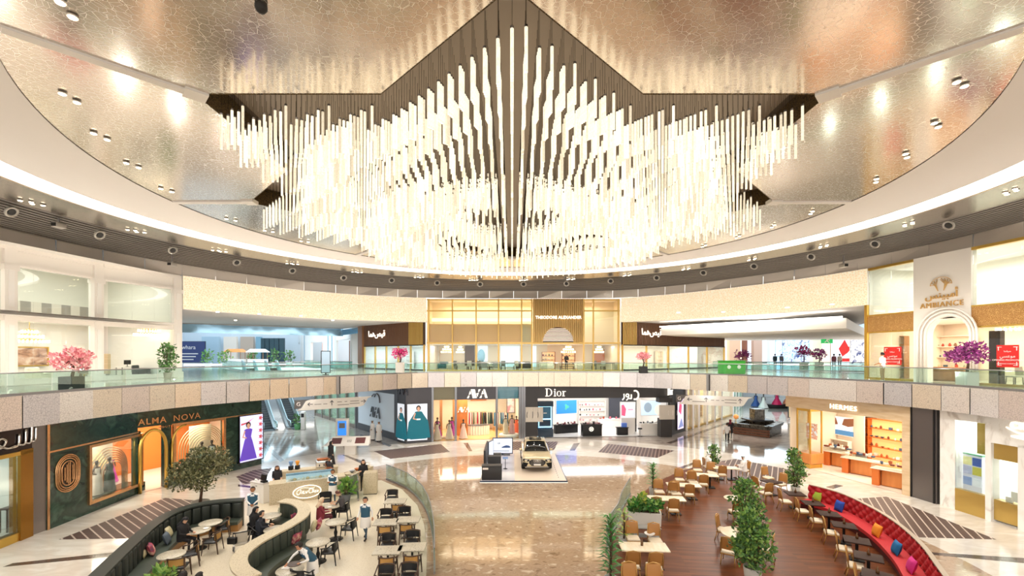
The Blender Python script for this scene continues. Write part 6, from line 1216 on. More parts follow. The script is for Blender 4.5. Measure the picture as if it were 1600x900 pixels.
b = MB(); loft(b, [ghs(-1.12, .86, 1.1), ghs(-.62, .86, 1.38), ghs(-.12, .87, 1.6), ghs(.5, .87, 1.67), ghs(1.3, .86, 1.62), ghs(1.9, .84, 1.42), ghs(2.3, .8, 1.14)], CGL); b.build('glazing', car)
b = MB(); xs = lambda y: {-.2: .68, .5: .7, 1.3: .66, 1.75: .62}[y]
loft(b, [[(-xs(y), y, zr-.05), (-xs(y)+.12, y, zr), (0, y, zr+.03), (xs(y)-.12, y, zr), (xs(y), y, zr-.05)] for y, zr in ((-.2, 1.60), (.5, 1.69), (1.3, 1.64), (1.75, 1.52))], PAINT, False)
b.build('roof_panel', car); b = MB(); b.add([(-.42, .05, 1.672), (.42, .05, 1.672), (.42, .75, 1.722), (-.42, .75, 1.722)], [(0, 1, 2, 3)], CGL); b.bb(-.44, .44, .02, .07, 1.66, 1.72, GRI); b.build('sunroof', car)
for s in (-1, 1):
    b = MB(); b.tube([(s*.83, -1.1, 1.1), (s*.72, -.55, 1.42), (s*.66, -.1, 1.6), (s*.67, .5, 1.655), (s*.65, 1.3, 1.6), (s*.72, 2.25, 1.16)], .035, PAINT, 6); b.build('pillar_rail', car)
    b = MB(); b.rbox((s*1.06, -.75, 1.14), (.2, .14, .16), .05, PAINT); b.box((s*.97, -.75, 1.08), (.1, .06, .05), GRI); b.build('wing_mirror', car)
    b = MB(); b.add([(s*.5, -2.535, .82), (s*.88, -2.39, .87), (s*.95, -2.32, .77), (s*.88, -2.44, .68), (s*.56, -2.55, .70)], [(0, 1, 2, 3, 4) if s < 0 else (4, 3, 2, 1, 0)], GRI); b.rbox((s*.72, -2.485, .8), (.2, .03, .022), .008, mat('headlight_led', '#c9ccd2', .3), rz=s*.36); b.build('headlight', car)
    b = MB(); b.add([(s*.58, -2.56, .6), (s*.95, -2.42, .64), (s*.95, -2.42, .36), (s*.72, -2.53, .34)], [(0, 1, 2, 3) if s < 0 else (3, 2, 1, 0)], GRI); b.build('air_intake', car)
    for y in (-1.52, 1.5):
        T = Matrix.Translation((s*.9, y, .37)) @ Matrix.Rotation(PI/2*s, 4, 'Y'); b = MB(); b.lathe([(.2, -.12), (.34, -.12), (.37, -.08), (.37, .08), (.34, .12), (.25, .12)], TYRE, 26, M=T); o = b.build('wheel', car)
        b = MB(); b.lathe([(.26, .1), (.25, .06), (.05, .07), (.001, .08)], GRI, 20, M=T)
        for k in range(10): a = 2*PI*k/10; b.beam(T @ Vector((.04*math.cos(a), .04*math.sin(a), .1)), T @ Vector((.25*math.cos(a), .25*math.sin(a), .105)), .035, .02, STEEL)
        b.build('alloy_rim', o); b = MB(); b.lathe([(.43, -.02), (.43, .115), (.385, .115), (.385, -.02)], GRI, 26, M=T); b.f = [f for f in b.f if min(b.v[i][2] for i in f) > .12]; b.sm = b.sm[:len(b.f)]; b.m = b.m[:len(b.f)]; b.build('wheel_arch', car)
b = MB(); oc = [(-.36, .83), (.36, .83), (.54, .73), (.54, .58), (.38, .42), (-.38, .42), (-.54, .58), (-.54, .73)]; GT = Matrix.Translation((0, -2.52, 0)) @ Rx; poly_mb(b, oc, GRI, GT, .04)
for r in range(5):
    for c in range(11): x = -.42+.084*c+(.042 if r % 2 else 0); z = .5+.068*r; (abs(x) < .44) and b.box((x, -2.565, z), (.022, .012, .03), CHROME)
o = b.build('grille', car)
b = MB(); [b.tube([(x+.072*math.cos(a), -2.585, .745+.072*math.sin(a)) for a in [2*PI*k/18 for k in range(18)]], .012, CHROME, 6, True) for x in (-.165, -.055, .055, .165)]; b.build('ring_emblem', o)
b = MB(); b.rbox((0, -2.585, .5), (.46, .02, .11), .01, mat('plate_white', '#dfdedb', .4)); b.build('number_plate', car)
b = MB(); b.rbox((0, -2.5, .33), (1.5, .1, .06), .02, STEEL); b.build('front_skid_plate', car)
b = MB(); b.beam((-.05, -1.08, 1.13), (-.1, -.3, 1.55), .02, .02, STEEL); b.beam((.2, -1.1, 1.12), (.62, -.98, 1.19), .02, .02, GRI); b.build('wiper', car)
# ---- stand furniture
BLK = mat('stand_black', '#2a2a2c', .5)
def stand_box(name, label, x0, x1, y0, y1, h, cat, sticker=False, z=.116):
    t = thing(name, label, cat, ((x0+x1)/2, (y0+y1)/2, z)); w, d = x1-x0, y1-y0; b = MB(); b.rbox((0, 0, h/2-.02), (w-.03, d-.03, h-.04), .01, BLK); b.build('body', t); b = MB(); b.rbox((0, 0, h-.02), (w, d, .04), .01, BLK); b.build('counter_top', t)
    if sticker: b = MB(); b.bb(-w/2+.07, -w/2+.42, -d/2+.005, -d/2+.018, h-.22, h-.1, WTXT); b.build('label_plate', t)
    return t
stand_box('display_counter', 'black counter with a white tag at the front corner of the car stand', -1.88, -.62, 27.55, 28.2, .86, 'counter', True); stand_box('display_counter', 'black counter behind the tagged one on the car stand', -1.62, -.72, 29.6, 30.2, .98, 'counter'); stand_box('black_stool', 'small black cube seat near the lit car screen', -1.3, -.78, 31.4, 31.9, .75, 'stool')
b = MB(); b.bb(-.06, .06, -1.7, 1.7, 0, 1.35, BLK); tag(b.build('partition_panel', None, (-1.82, 31.4, .116)), 'black partition panel along the edge of the car stand', 'panel')
def carscr(b, w, h, M): text_mb(b, 'Q8', .16, DTXT, M @ Matrix.Translation((-.3, .18, 0)), .003); shape(b, [(-.1, -.12), (.1, -.02), (.3, .04), (.5, .0), (.62, -.12), (.5, -.16), (-.05, -.16)], mat('print_carblue', '#4f6fa8', .5), M); b.box((-.1, -.4, .004), (1.2, .03, .006), mat('print_carblue'), M=M)
screen('video_screen', 'bright video screen with a small blue car picture at the back of the car stand', 'screen', (-.72, 34.6, .82), 1.45, 1.12, 0, GLW, NAVYE, .12, carscr, .14); screen('video_screen', 'narrow angled video screen against the black partition panel', 'screen', (-1.6, 33.4, .82), .9, 1.1, 1.25, GLW, NAVYE, .1, None, .15)
t = thing('tablet_stand', 'slim bluish tablet on an arm beside the black counters', 'stand', (-.45, 30.3, .116)); b = MB(); b.cyl((0, 0, 0), .14, .02, BLK, 14); b.cyl((0, 0, .02), .02, .7, BLK, 8); b.build('post', t); b = MB(); b.rbox((0, 0, .74), (.36, .26, .02), .008, mat('tablet_blue', '#6f8fc4', .2), rx=.35); b.build('tablet', t)
# ---- hanging directory signs
SGN = mat('directory_board', '#e9e4dc', .45)
def hang_sign(label, p0, p1, h, badge, arrows, lines):
    p0, p1 = Vector(p0), Vector(p1); c = (p0+p1)/2; L = (p1-p0).length; rz = math.atan2(p1.y-p0.y, p1.x-p0.x); t = thing('directory_sign', label, 'sign', c, rz); b = MB()
    poly_mb(b, [(-L/2, -h/2), (L/2-1.1, -h/2), (L/2-.7, -h/2+.1), (L/2-.35, h/2-.15), (L/2, h/2), (-L/2+1.1, h/2), (-L/2+.7, h/2-.1), (-L/2+.4, -h/2+.2)], SGN, Matrix.Translation((0, .06, 0)) @ Rx, .12); b.build('board', t)
    b = MB(); poly_mb(b, [(-L/2-.1, -h/2+.12), (-L/2+.35, -h/2+.2), (-L/2+.65, h/2-.1), (-L/2+1.0, h/2), (-L/2-.1, h/2)], mat('badge_grey', '#5b5653', .4), Matrix.Translation((0, .05, 0)) @ Rx, .1); text_mb(b, 'G', .42, WTXT, Matrix.Translation((-L/2+.18, -.06, .08)) @ Rx, .004); b.build('level_badge', t)
    b = MB()
    for x, dr in arrows:
        T = Matrix.Translation((x, -.066, .04)) @ Matrix.Rotation(-dr, 4, 'Y'); b.box((0, 0, 0), (.36, .01, .045), DTXT, M=T); b.box((.12, 0, .07), (.2, .01, .045), DTXT, M=T @ Matrix.Translation((0, 0, 0)) , ry=.7) ; b.box((.12, 0, -.07), (.2, .01, .045), DTXT, M=T, ry=-.7)
    for x, z, w in lines: b.box((x, -.066, z), (w, .01, .06), mat('print_grey', '#9a938b', .6))
    b.build('arrows_and_lines', t); b = MB(); [b.cyl((x, 0, h/2), .025, 5.0-c.z-h/2, STEEL, 6) for x in (-L*.3, L*.3)]; b.build('hanger', t); return t
hang_sign('long cream hanging direction sign with a G badge before the escalators', (-16.7, 34.6, 3.9), (-11.9, 38.0, 3.92), .82, 'G', [(-1.9, PI), (-.3, PI/2), (2.2, 0)], [(-1.35, .0, .5), (-.8, .0, .3), (.3, .1, .35), (.8, .1, .2), (.6, -.15, .9), (1.5, .1, .7), (1.5, -.1, .8)])
hang_sign('long cream hanging direction sign with a G badge beside the charcoal beauty shop', (14.6, 39.6, 3.9), (19.9, 37.0, 3.92), .82, 'G', [(-1.9, PI), (-.6, PI/2), (2.0, PI/2)], [(-1.2, -.12, 1.0), (-.1, .05, .25), (.3, .05, .25), (.7, .05, .2), (1.3, .12, .9), (1.3, -.12, .9)])
def blue_pic(b, w, h, M): b.box((0, h*.18, .003), (w*.8, h*.35, .006), mat('totem_lightblue', '#8fc0ff', .4, emit=.6), M=M); b.box((0, -h*.25, .003), (w*.6, h*.2, .006), mat('totem_lightblue'), M=M)
t = thing('information_totem', 'white information totem with a bright blue screen before the escalator hall', 'totem', (-14.75, 39.0, 0), .1); b = MB(); b.rbox((0, 0, 1.15), (1.1, .35, 2.3), .05, WHITE); b.build('body', t); b = MB(); b.bb(-.36, .36, -.19, -.178, .85, 2.1, GLB); b.build('screen', t); b = MB(); b.box((0, -.2, 1.7), (.5, .01, .45), mat('totem_lightblue')); b.build('picture', t)
t = thing('directory_lectern', 'white slanted directory lectern with two small screens on a pedestal', 'lectern', (-13.0, 35.2, 0), .12); b = MB(); b.bb(-.1, .7, -.2, .3, 0, .75, WHITE); b.build('pedestal', t); b = MB()
b.add([(-1.75, -.45, .75), (1.75, -.45, .75), (1.75, .45, .75), (-1.75, .45, .75), (-1.4, -.4, .8), (1.75, -.4, .8), (1.75, .4, 1.35), (-1.1, .4, 1.35)], [(0, 3, 2, 1), (4, 5, 6, 7), (0, 1, 5, 4), (1, 2, 6, 5), (2, 3, 7, 6), (3, 0, 4, 7)], WHITE); b.build('slanted_top', t)
sl = math.atan2(.55, .8)
for x, c in ((-.75, '#5a3a3c'), (1.05, '#6b3f3f')): b = MB(); b.box((x, -.0, 1.085), (.75, .62, .02), mat('lectern_screen'+c, c, .3, emit=.15), rx=sl); b.build('screen', t)
b = MB(); [b.box((.1+.12*(k % 3), -.1+.12*(k//3), 1.02+.082*(k//3)), (.08, .06, .012), mat('print_grey'), rx=sl) for k in range(6)]; b.build('key_text', t)
t = thing('service_kiosk', 'slim pale kiosk post at the foot of the escalators', 'kiosk', P(474, 671)); b = MB(); b.rbox((0, 0, .95), (.42, .4, 1.9), .04, mat('pearl_pillar')); b.build('body', t); b = MB(); b.box((0, -.21, 1.5), (.3, .02, .4), BLACKM); b.build('screen', t)
bush('potted_bush', 'round green pot plant at the foot of the escalators', P(465, 671), 1.5, .5, [LEAF, LEAFD], mat('green_tub', '#4f8a54', .5), .35, .6, 61, .25, 120)
# ---- juice bar island
jc = Vector((24.2, 42.2, 0)); ja = Vector((22.0, 44.6, 0)); jb = Vector((27.1, 45.1, 0)); jd = ja+jb-jc; JM = mat('dark_veined_marble', '#4b463e', .15, noise=(2, ['#1f1d1a', '#4d483f', '#6f6a5f'], 8, (1, 1, 1), 2)); JW = mat('walnut_board', '#7a4a30', .4); ctr = (ja+jb)/2
t = thing('juice_bar', 'island bar with walnut bands and a dark veined marble top in the east corridor', 'bar', ctr); b = MB(); b2 = MB(); b3 = MB()
for p, q in ((ja, jc), (jc, jb), (jb, jd), (jd, ja)):
    P0, P1 = p-ctr, q-ctr; i = ((P0+P1)/2).normalized()*.25
    b.beam(P0*.93+Vector((0, 0, .5)), P1*.93+Vector((0, 0, .5)), .3, 1.0, JM)
    for z in (.12, .36, .6): b2.beam(P0*.99+Vector((0, 0, z)), P1*.99+Vector((0, 0, z)), .1, .17, JW)
    b3.beam(P0*.97+Vector((0, 0, 1.04)), P1*.97+Vector((0, 0, 1.04)), .62, .1, JM)
    b3.beam(P0*.97+Vector((0, 0, .9)), P1*.97+Vector((0, 0, .9)), .5, .2, JM)
b.build('carcass', t); b2.build('walnut_bands', t); b3.build('counter_top', t); b = MB(); b.box((0.2, .4, 1.2), (1.0, 1.0, 2.4), JM); b.box((.2, .4, 1.3), (2.2, 2.0, .12), BLACKM); b.build('centre_column', t)
t = thing('lamp_globe', 'orange globe lamp on a stem at the corner of the juice bar', 'lamp', ja+Vector((.25, -.1, 1.09))); b = MB(); b.cyl((0, 0, 0), .03, .45, GOLD, 8); b.cyl((0, 0, 0), .12, .02, GOLD, 12); b.build('stem', t); b = MB(); b.ball((0, 0, .6), .25, mat('globe_orange', '#e59a55', .5, emit=.3), 14); b.build('globe', t)
# ================================================================ CAFE WITH GREEN BANQUETTES
TERR = mat('cream_terrazzo', '#dccfb6', .3, noise=(30, ['#cbbb9e', '#e4d8c2', '#dacdb3'], 2)); TRAV = mat('speckled_stone', '#bfb093', .55, noise=(22, ['#a39373', '#cfc1a6', '#bcad8f'], 3)); GLEA = mat('green_leather', '#3c443b', .42, noise=(1.5, ['#353d34', '#454e44'], 3)); DGLEA = mat('dark_green_leather', '#2c322d', .4); TBT = mat('terrazzo_top', '#b9ae99', .3, noise=(26, ['#8f8570', '#cfc6b2', '#b3a893'], 3)); BLK2 = mat('black_iron', '#1c1c1c', .45, .4); LWOOD = mat('oak_band', '#a97a45', .45)
cf = [P(*q)[:2] for q in ((596, 751), (628, 765), (652, 790), (663, 821), (667, 860), (666, 900))]; fl = [(-4.2, 12.5), (-14.6, 12.5), (-14.8, 16.5), (-14.6, 19.3), (-13.2, 21.6), (-14.3, 24.0), (-12.6, 24.8), (-10.6, 27.4)]
b = MB(); b.prism(cf+fl, .004, .025, TERR); struct(b, 'floor_cafe')
def arc_band(b, path, off0, off1, z0, z1, m, smooth=True):
    n = len(path); N = []
    for i in range(n):
        d = (path[min(i+1, n-1)]-path[max(i-1, 0)]).normalized(); N.append(Vector((-d.y, d.x, 0)))
    A = [p+q*off0 for p, q in zip(path, N)]; B = [p+q*off1 for p, q in zip(path, N)]
    for L0, za, L1, zb_ in ((A, z0, A, z1), (A, z1, B, z1), (B, z1, B, z0)): strip(b, [Z(p, za) for p in L0], [Z(p, zb_) for p in L1], m, smooth)
    for i in (0, -1): b.add([Z(A[i], z0), Z(B[i], z0), Z(B[i], z1), Z(A[i], z1)], [(0, 1, 2, 3)], m)
    return A, B
def tufts(b, path, off, z0, z1, m, r=.11, step=.34):
    acc = 0; last = path[0]
    for i in range(1, len(path)):
        p = path[i]; d = (p-path[i-1]); acc += d.length
        if acc >= step:
            acc = 0; dn = d.normalized(); q = p+Vector((-dn.y, dn.x, 0))*off
            T = Matrix.Translation((q.x, q.y, 0)) @ Matrix.Rotation(math.atan2(dn.y, dn.x), 4, 'Z'); b.rbox((0, 0, (z0+z1)/2), (step*1.02, .16, z1-z0), .07, m, M=T)
def banquette(name, label, pts, side, back_m, seat_m, h=1.18, cap_m=None, capw=.12, base_m=LWOOD, seat=True, shell_m=None, tuft_m=None, sh=.44):
    """curved bench: pts run along the back; side=+1/-1 is where the sitter is"""
    path = catmull([Vector((p[0], p[1], 0)) for p in pts], 10); o = path[len(path)//2].copy(); path = [p-o for p in path]; t = thing(name, label, 'banquette', Z(o, .026)); s = side
    b = MB(); arc_band(b, path, -s*.16, s*.02, 0, h-.03, shell_m or back_m); b.build('back_shell', t)
    b = MB(); tufts(b, path, s*.1, sh-.02, h-.06, tuft_m or back_m); b.build('ribbed_back', t)
    b = MB(); arc_band(b, path, -s*(.16+capw), s*.18, h-.03, h+.03, cap_m or back_m); b.build('top_rail', t)
    if seat:
        b = MB(); arc_band(b, path, s*.12, s*.72, sh-.13, sh, seat_m); b.build('seat', t); b = MB(); arc_band(b, path, s*.1, s*.66, 0, sh-.13, base_m); b.build('base', t)
    return t
banquette('banquette', 'long curved dark green banquette between the cafe and the green marble shop', [(-12.0, 12.6), (-12.6, 14.0), (-13.25, 15.6), (-13.9, 17.4), (-14.15, 18.9), (-13.55, 20.0), (-12.25, 20.4)], -1, DGLEA, GLEA, cap_m=DGLEA)
SP = [(-10.5, 20.5), (-9.75, 20.25), (-9.0, 19.5), (-8.6, 18.5), (-8.65, 17.5), (-8.85, 16.6), (-9.0, 15.7), (-8.9, 14.8), (-8.4, 14.0), (-7.7, 13.45)]
t = banquette('banquette', 'serpentine green banquette with a pale stone top in the middle of the cafe', SP, 1, GLEA, GLEA, h=1.14, cap_m=TRAV, capw=.16, seat=False)
path = catmull([Vector((p[0], p[1], 0)) for p in SP], 10); o_ = path[len(path)//2].copy(); path = [p-o_ for p in path]; n_ = len(path)
lo, hi = path[:int(n_*.52)], path[int(n_*.40):]
b = MB(); arc_band(b, hi, .12, .74, .31, .44, GLEA); b.build('seat', t); b = MB(); arc_band(b, hi, .1, .68, 0, .31, DGLEA); b.build('base', t)
b = MB(); arc_band(b, lo, -.16, -.78, .31, .44, GLEA); b.build('seat', t); b = MB(); arc_band(b, lo, -.14, -.7, 0, .31, LWOOD); b.build('base', t); b = MB(); tufts(b, lo, -.2, .42, 1.08, GLEA); b.build('ribbed_back', t)
def cushion(label, c, m, rz, tilt=.35, s=.46, group=None):
    b = MB(); n = 9; vs = []; fs = []
    for sg in (1, -1):
        for i in range(n):
            for j in range(n):
                u, v = i/(n-1)*2-1, j/(n-1)*2-1; pin = 1-.1*(abs(u*v)**.5 if abs(u) < 1 and abs(v) < 1 else 0)-.07*((1-u*u)*(abs(v) > .99)+(1-v*v)*(abs(u) > .99))
                vs.append((u*s/2*pin, sg*.1*((1-u**4)*(1-v**4))**.6, s/2*(v*pin+1)))
    for q in (0, n*n):
        for i in range(n-1):
            for j in range(n-1): f = (q+i*n+j, q+(i+1)*n+j, q+(i+1)*n+j+1, q+i*n+j+1); fs.append(f if q == 0 else f[::-1])
    b.add(vs, fs, m, True); o = b.build('cushion'); o.location = c; o.rotation_euler = (-tilt, .0, rz); tag(o, label, 'cushion', group); return o
CUB = mat('cushion_cream', '#d8cba0', .8, noise=(4, ['#b9ad82', '#e6dcb8'], 3)); CUP = mat('cushion_flamingo', '#b55a5e', .8, noise=(5, ['#e8c0a8', '#a83a52', '#5c4a63'], 3)); CUG = mat('cushion_greyblue', '#55606b', .8)
for x, y, z, rz, m, lab in ((217, 872, .47, 2.2, CUB, 'cream cushion on the long banquette beside the solitary table'), (231, 868, .47, 2.2, CUP, 'flamingo print cushion next to the cream one on the long banquette'), (256, 850, .47, 2.0, CUG, 'grey blue cushion between the cream pair and the woman in black'), (259, 840, .47, 2.0, CUB, 'cream cushion just behind the grey blue one'), (266, 828, .47, 1.9, CUP, 'flamingo print cushion beside the woman in black'), (316, 811, .47, .9, CUB, 'olive cream cushion at the head of the long banquette'), (327, 809, .47, .6, CUP, 'flamingo print cushion at the head of the long banquette'),
                           (456, 847, .45, -1.9, CUB, 'cream cushion on the serpentine bench behind the leaning waiter'), (466, 850, .45, -1.9, CUP, 'red floral cushion on the serpentine bench behind the leaning waiter'), (494, 829, .45, -1.2, CUB, 'cream cushion at the tail of the serpentine bench'), (502, 826, .45, -1.2, CUP, 'floral cushion at the tail of the serpentine bench'), (458, 817, .45, 1.5, CUP, 'floral cushion inside the bay of the serpentine bench'), (466, 809, .45, 1.2, mat('cushion_black', '#1b1a1c', .8), 'black cushion inside the bay of the serpentine bench')):
    p = P(x, y, z)+Vector((math.sin(rz), -math.cos(rz), 0))*.17; cushion(lab, (p.x, p.y, z), m, rz)
# ---- cafe tables and chairs
def cafe_round(label, x, y, r=.43, h=.75):
    t = thing('cafe_table', label, 'table', Z(P(x, y, h), .026)); b = MB(); b.lathe([(.001, h-.05), (r-.02, h-.05), (r, h-.03), (r, h-.01), (r-.01, h), (.001, h)], TBT, 36); b.build('tabletop', t); b = MB(); b.lathe([(.001, 0), (.3, 0), (.3, .015), (.08, .05), (.05, .12), (.075, .3), (.04, .4), (.035, .6), (.08, h-.06), (.16, h-.05)], BLK2, 20); b.build('pedestal', t); return t
RT = [(329, 817, 'round terrazzo cafe table at the head of the long banquette'), (310, 829, 'round terrazzo cafe table before the woman in black'), (268, 867, 'round terrazzo cafe table alone midway along the long banquette'), (423, 806, 'round grey cafe table inside the bay of the serpentine bench'), (430, 827, 'round terrazzo cafe table of the two women in black'), (519, 790, 'round cafe table of the woman in beige and the man in grey'), (524.5, 815.6, 'round cafe table beside the tail of the serpentine bench'), (497, 847.5, 'round cafe table behind the leaning waiter'), (453, 891, 'round cafe table the waiter is wiping')]
for x, y, lab in RT: cafe_round(lab, x, y)
CANE = mat('woven_cane', '#c99a55', .6); DKO = mat('dark_oak', '#4a3426', .45); BLEA = mat('black_leather', '#232426', .4)
def cafe_chair(label, arm=True, cane=True, wood=DKO):
    """low armchair with curved frame; front faces -y"""
    t = thing('cafe_chair', label, 'chair'); b = MB(); b.rbox((0, 0, .45), (.52, .5, .08), .035, BLEA); b.build('seat', t)
    b = MB(); n = 9; vs = []
    for k in range(n): a = -.62+1.24*k/(n-1); vs += [(.46*math.sin(a), .46*math.cos(a)-.19, z) for z in (.55, .80)]
    b.add(vs, [(2*k, 2*k+2, 2*k+3, 2*k+1) for k in range(n-1)], CANE if cane else BLEA, True); b.add([(x*.95, y-.035, z) for x, y, z in vs], [(2*k+1, 2*k+3, 2*k+2, 2*k) for k in range(n-1)], BLEA if cane else BLEA, True); b.build('backrest', t)
    b = MB(); b.tube([(-.3, -.24, .66), (-.31, 0, .68)]+[(.47*math.sin(-.62+1.24*k/8), .47*math.cos(-.62+1.24*k/8)-.19, .81) for k in range(9)]+[(.31, 0, .68), (.3, -.24, .66)], .022, wood, 6); b.tube([(.47*math.sin(-.62+1.24*k/8), .47*math.cos(-.62+1.24*k/8)-.19, .54) for k in range(9)], .016, wood, 6); b.build('arm_rail', t)
    for s in (-1, 1):
        b = MB(); b.beam((s*.26, -.2, .66), (s*.3, -.27, 0), .045, .045, wood, w2=.028, h2=.028); b.build('leg', t); b = MB(); b.beam((s*.24, .2, .8), (s*.27, .3, 0), .045, .045, wood, w2=.028, h2=.028); b.build('leg', t)
    return t
CH0 = cafe_chair('x'); CHB = cafe_chair('x', cane=False, wood=BLK2); used = {id(CH0): 0, id(CHB): 0}
def place(proto, x, y, rz, label, group=None, zref=.45):
    p = P(x, y, zref); loc = (p.x, p.y, .026)
    if not used[id(proto)]: used[id(proto)] = 1; proto.location = loc; proto.rotation_euler = (0, 0, rz); proto['label'] = label; o = proto
    else: o = dup(proto, loc, rz, label)
    if group: o['group'] = group
    return o
place(CH0, 347, 826, PI*1.5+.5, 'cane backed chair drawn up to the table at the head of the long banquette'); place(CH0, 332, 846, PI*1.5+.2, 'cane backed chair facing the woman in black'); place(CH0, 297, 866, PI*1.5+.6, 'dark chair beyond the solitary terrazzo table'); place(CH0, 279, 886, PI+.3, 'cane backed chair on the near side of the solitary terrazzo table')
place(CHB, 545, 826, PI*1.5, 'black iron chair facing the tail of the serpentine bench'); place(CHB, 515, 862, PI*1.5+.1, 'black iron chair beside the leaning waiter'); place(CHB, 536, 798, PI*1.5+.1, 'black iron chair under the man in grey'); place(CHB, 407, 838, PI*.5+.3, 'dark chair under the nearer of the two women in black'); place(CHB, 399, 832, PI*.5+.3, 'dark chair under the farther of the two women in black'); place(CHB, 508, 783, PI*.1, 'black iron chair on the counter side of the couple table'); place(CHB, 471, 905, PI*.9, 'black iron chair at the table being wiped')
place(CHB, 285, 947, PI+.2, 'dark chair under the dark haired guest nearest the solitary table'); place(CHB, 309, 949, PI-.2, 'dark chair under the guest beside the dark haired one')
def rect_table(label, x, y, w, d, rz=.05, top=TBT, legm=BLK2, h=.75):
    p = P(x, y, h); t = thing('cafe_table', label, 'table', (p.x, p.y, .026), rz); b = MB(); b.rbox((0, 0, h-.025), (w, d, .05), .012, top); b.build('tabletop', t); b = MB(); b.rbox((0, 0, .015), (w*.5, d*.6, .03), .01, legm); b.cyl((0, 0, .03), .04, h-.08, legm, 10); b.build('pedestal', t); return t
rect_table('square stone topped table nearest the stone pedestal block', 618, 783, 1.0, .75)
rect_table('stone topped table in the second row by the curved glass, inner half', 603, 816, .98, .72); rect_table('stone topped table in the second row by the curved glass, glass side half', 638, 812, .98, .72)
rect_table('stone topped table in the third row by the curved glass, inner half', 606, 860, .98, .74); rect_table('stone topped table in the third row by the curved glass, glass side half', 644, 855, .98, .74)
for x, y, rz, lab in ((622, 799, PI, 'cane backed chair on the near side of the square stone table'), (612, 779, .0, 'black leather chair beyond the square stone table'), (603, 834, PI, 'cane backed chair near side of the second row, inner half'), (636, 831, PI, 'cane backed chair near side of the second row, glass side half'), (602, 811, 0, 'black leather chair beyond the second row, inner half'), (631, 807, 0, 'black leather chair beyond the second row, glass side half'), (606, 884, PI, 'cane backed chair near side of the third row, inner half'), (644, 881, PI, 'cane backed chair near side of the third row, glass side half'), (606, 852, 0, 'black leather chair beyond the third row, inner half'), (644, 847, 0, 'black leather chair beyond the third row, glass side half'), (602, 905, 0, 'black leather chair top at the frame edge, inner half'), (638, 902, 0, 'black leather chair top at the frame edge, glass side half')):
    place(CH0, x, y, rz+.05, lab)
b = catmull([Vector((q[0]+.28, q[1]+.05, 0)) for q in cf], 2); railing('glass_screen', 'low curved glass screen between the cafe and the brown marble floor', b, .03, .95)
# ---- counter
ca, cb_ = Vector((-12.55, 23.15, 0)), Vector((-9.25, 24.85, 0)); CW = Wall(ca, cb_); M = CW.M; L = CW.L
t = thing('cafe_counter', 'speckled stone cafe counter carrying a white neon oval sign', 'counter', (0, 0, .026)); b = MB(); b.bb(0, L, 0, .5, 0, 1.02, TRAV, M); b.build('stone_front', t); b = MB(); b.bb(-.02, L+.02, -.03, .85, 1.02, 1.07, TRAV, M); b.build('counter_top', t); b = MB(); b.bb(0, L, .5, .85, 0, 1.0, WHITE, M); b.build('back_cupboards', t)
t2 = thing('side_cabinet', 'white cafe side cabinet with a service top beside the stone counter', 'cabinet', (0, 0, .026)); W_ = Wall((-13.95, 23.9), (-13.0, 23.42)); b = MB(); b.bb(0, W_.L, 0, .33, 0, 1.0, WHITE, W_.M); b.build('body', t2); b = MB(); b.bb(-.02, W_.L, -.03, .35, 1.0, 1.05, mat('pearl_pillar'), W_.M); b.build('counter_top', t2)
for z0, z1 in ((.08, .5), (.54, .96)): b = MB(); b.bb(.05, W_.L-.05, -.02, 0, z0, z1, WHITE, W_.M); o = b.build('cabinet_door', t2); b = MB(); b.bb(W_.L*.45, W_.L*.55, -.05, -.02, z1-.1, z1-.07, STEEL, W_.M); b.build('handle', o)
t = thing('neon_sign', 'white neon oval sign with script lettering on the stone counter front', 'sign', CW.pt(CW.u(480), -.03, CW.z(480, 768)), CW.rz); b = MB(); b.tube([(.68*math.cos(a), 0, .33*math.sin(a)) for a in [2*PI*k/40 for k in range(40)]], .022, SIGNW, 6, True); b.build('oval_ring', t); b = MB()
for q in ([(-.5, .06), (-.42, .14), (-.3, .12), (-.36, -.06), (-.48, -.1), (-.5, .02)], [(-.28, -.08), (-.22, .04), (-.16, .02), (-.2, -.08), (-.1, -.08)], [(-.08, .03), (-.04, -.08), (.02, .04)], [(.24, .12), (.12, .13), (.08, .0), (.14, -.09), (.24, -.06)], [(.26, -.08), (.29, .14), (.3, .02), (.34, -.08)], [(.36, -.02), (.42, .03), (.38, -.08), (.46, -.06)], [(.48, .04), (.5, -.08), (.56, .0)]): b.tube([Vector((x, 0, z)) for x, z in catmull([(p[0], p[1]) for p in q], 4)] if False else [Vector((p.x, 0, p.y)) for p in catmull([Vector((q_[0], q_[1], 0)) for q_ in q], 4)], .014, SIGNW, 5)
b.tube([Vector((-.35+.12*k, 0, .2+.03*math.sin(k))) for k in range(7)], .008, SIGNW, 5); b.build('script_lettering', t)
def on_top(u, v, z=1.07+.026): return CW.pt(u, v, z)
t = thing('pastry_vitrine', 'long glass pastry vitrine with icy panels on top of the stone counter', 'vitrine', on_top(L*.52, .3), CW.rz); w = L*.62; b = MB(); b.bb(-w/2, w/2, .2, .24, 0, .36, mat('icy_panel', '#cfe2ee', .2, emit=.25)); b.bb(-w/2, w/2, -.24, .24, 0, .04, WHITE); b.build('base', t); b = MB(); b.bb(-w/2, w/2, -.25, -.235, .04, .32, SHOPG); b.bb(-w/2, w/2, -.25, .24, .34, .36, glass_mat('icy_glass', '#d6ecf4', .15)); b.build('glass_case', t)
for k in range(10): b = MB(); b.lathe([(.001, 0), (.09, 0), (.1, .05), (.06, .1), (.001, .12)], mat('pastry_%d' % (k % 3), ('#f3efe6', '#e3c69a', '#f6f6f4')[k % 3], .6), 12); tag(b.build('pastry', None, on_top(L*.52-w/2+.2+k*(w-.4)/9, .22, 1.137+.0), 0), 'small pale pastry inside the long glass vitrine', 'pastry', 'pastries in the glass vitrine')
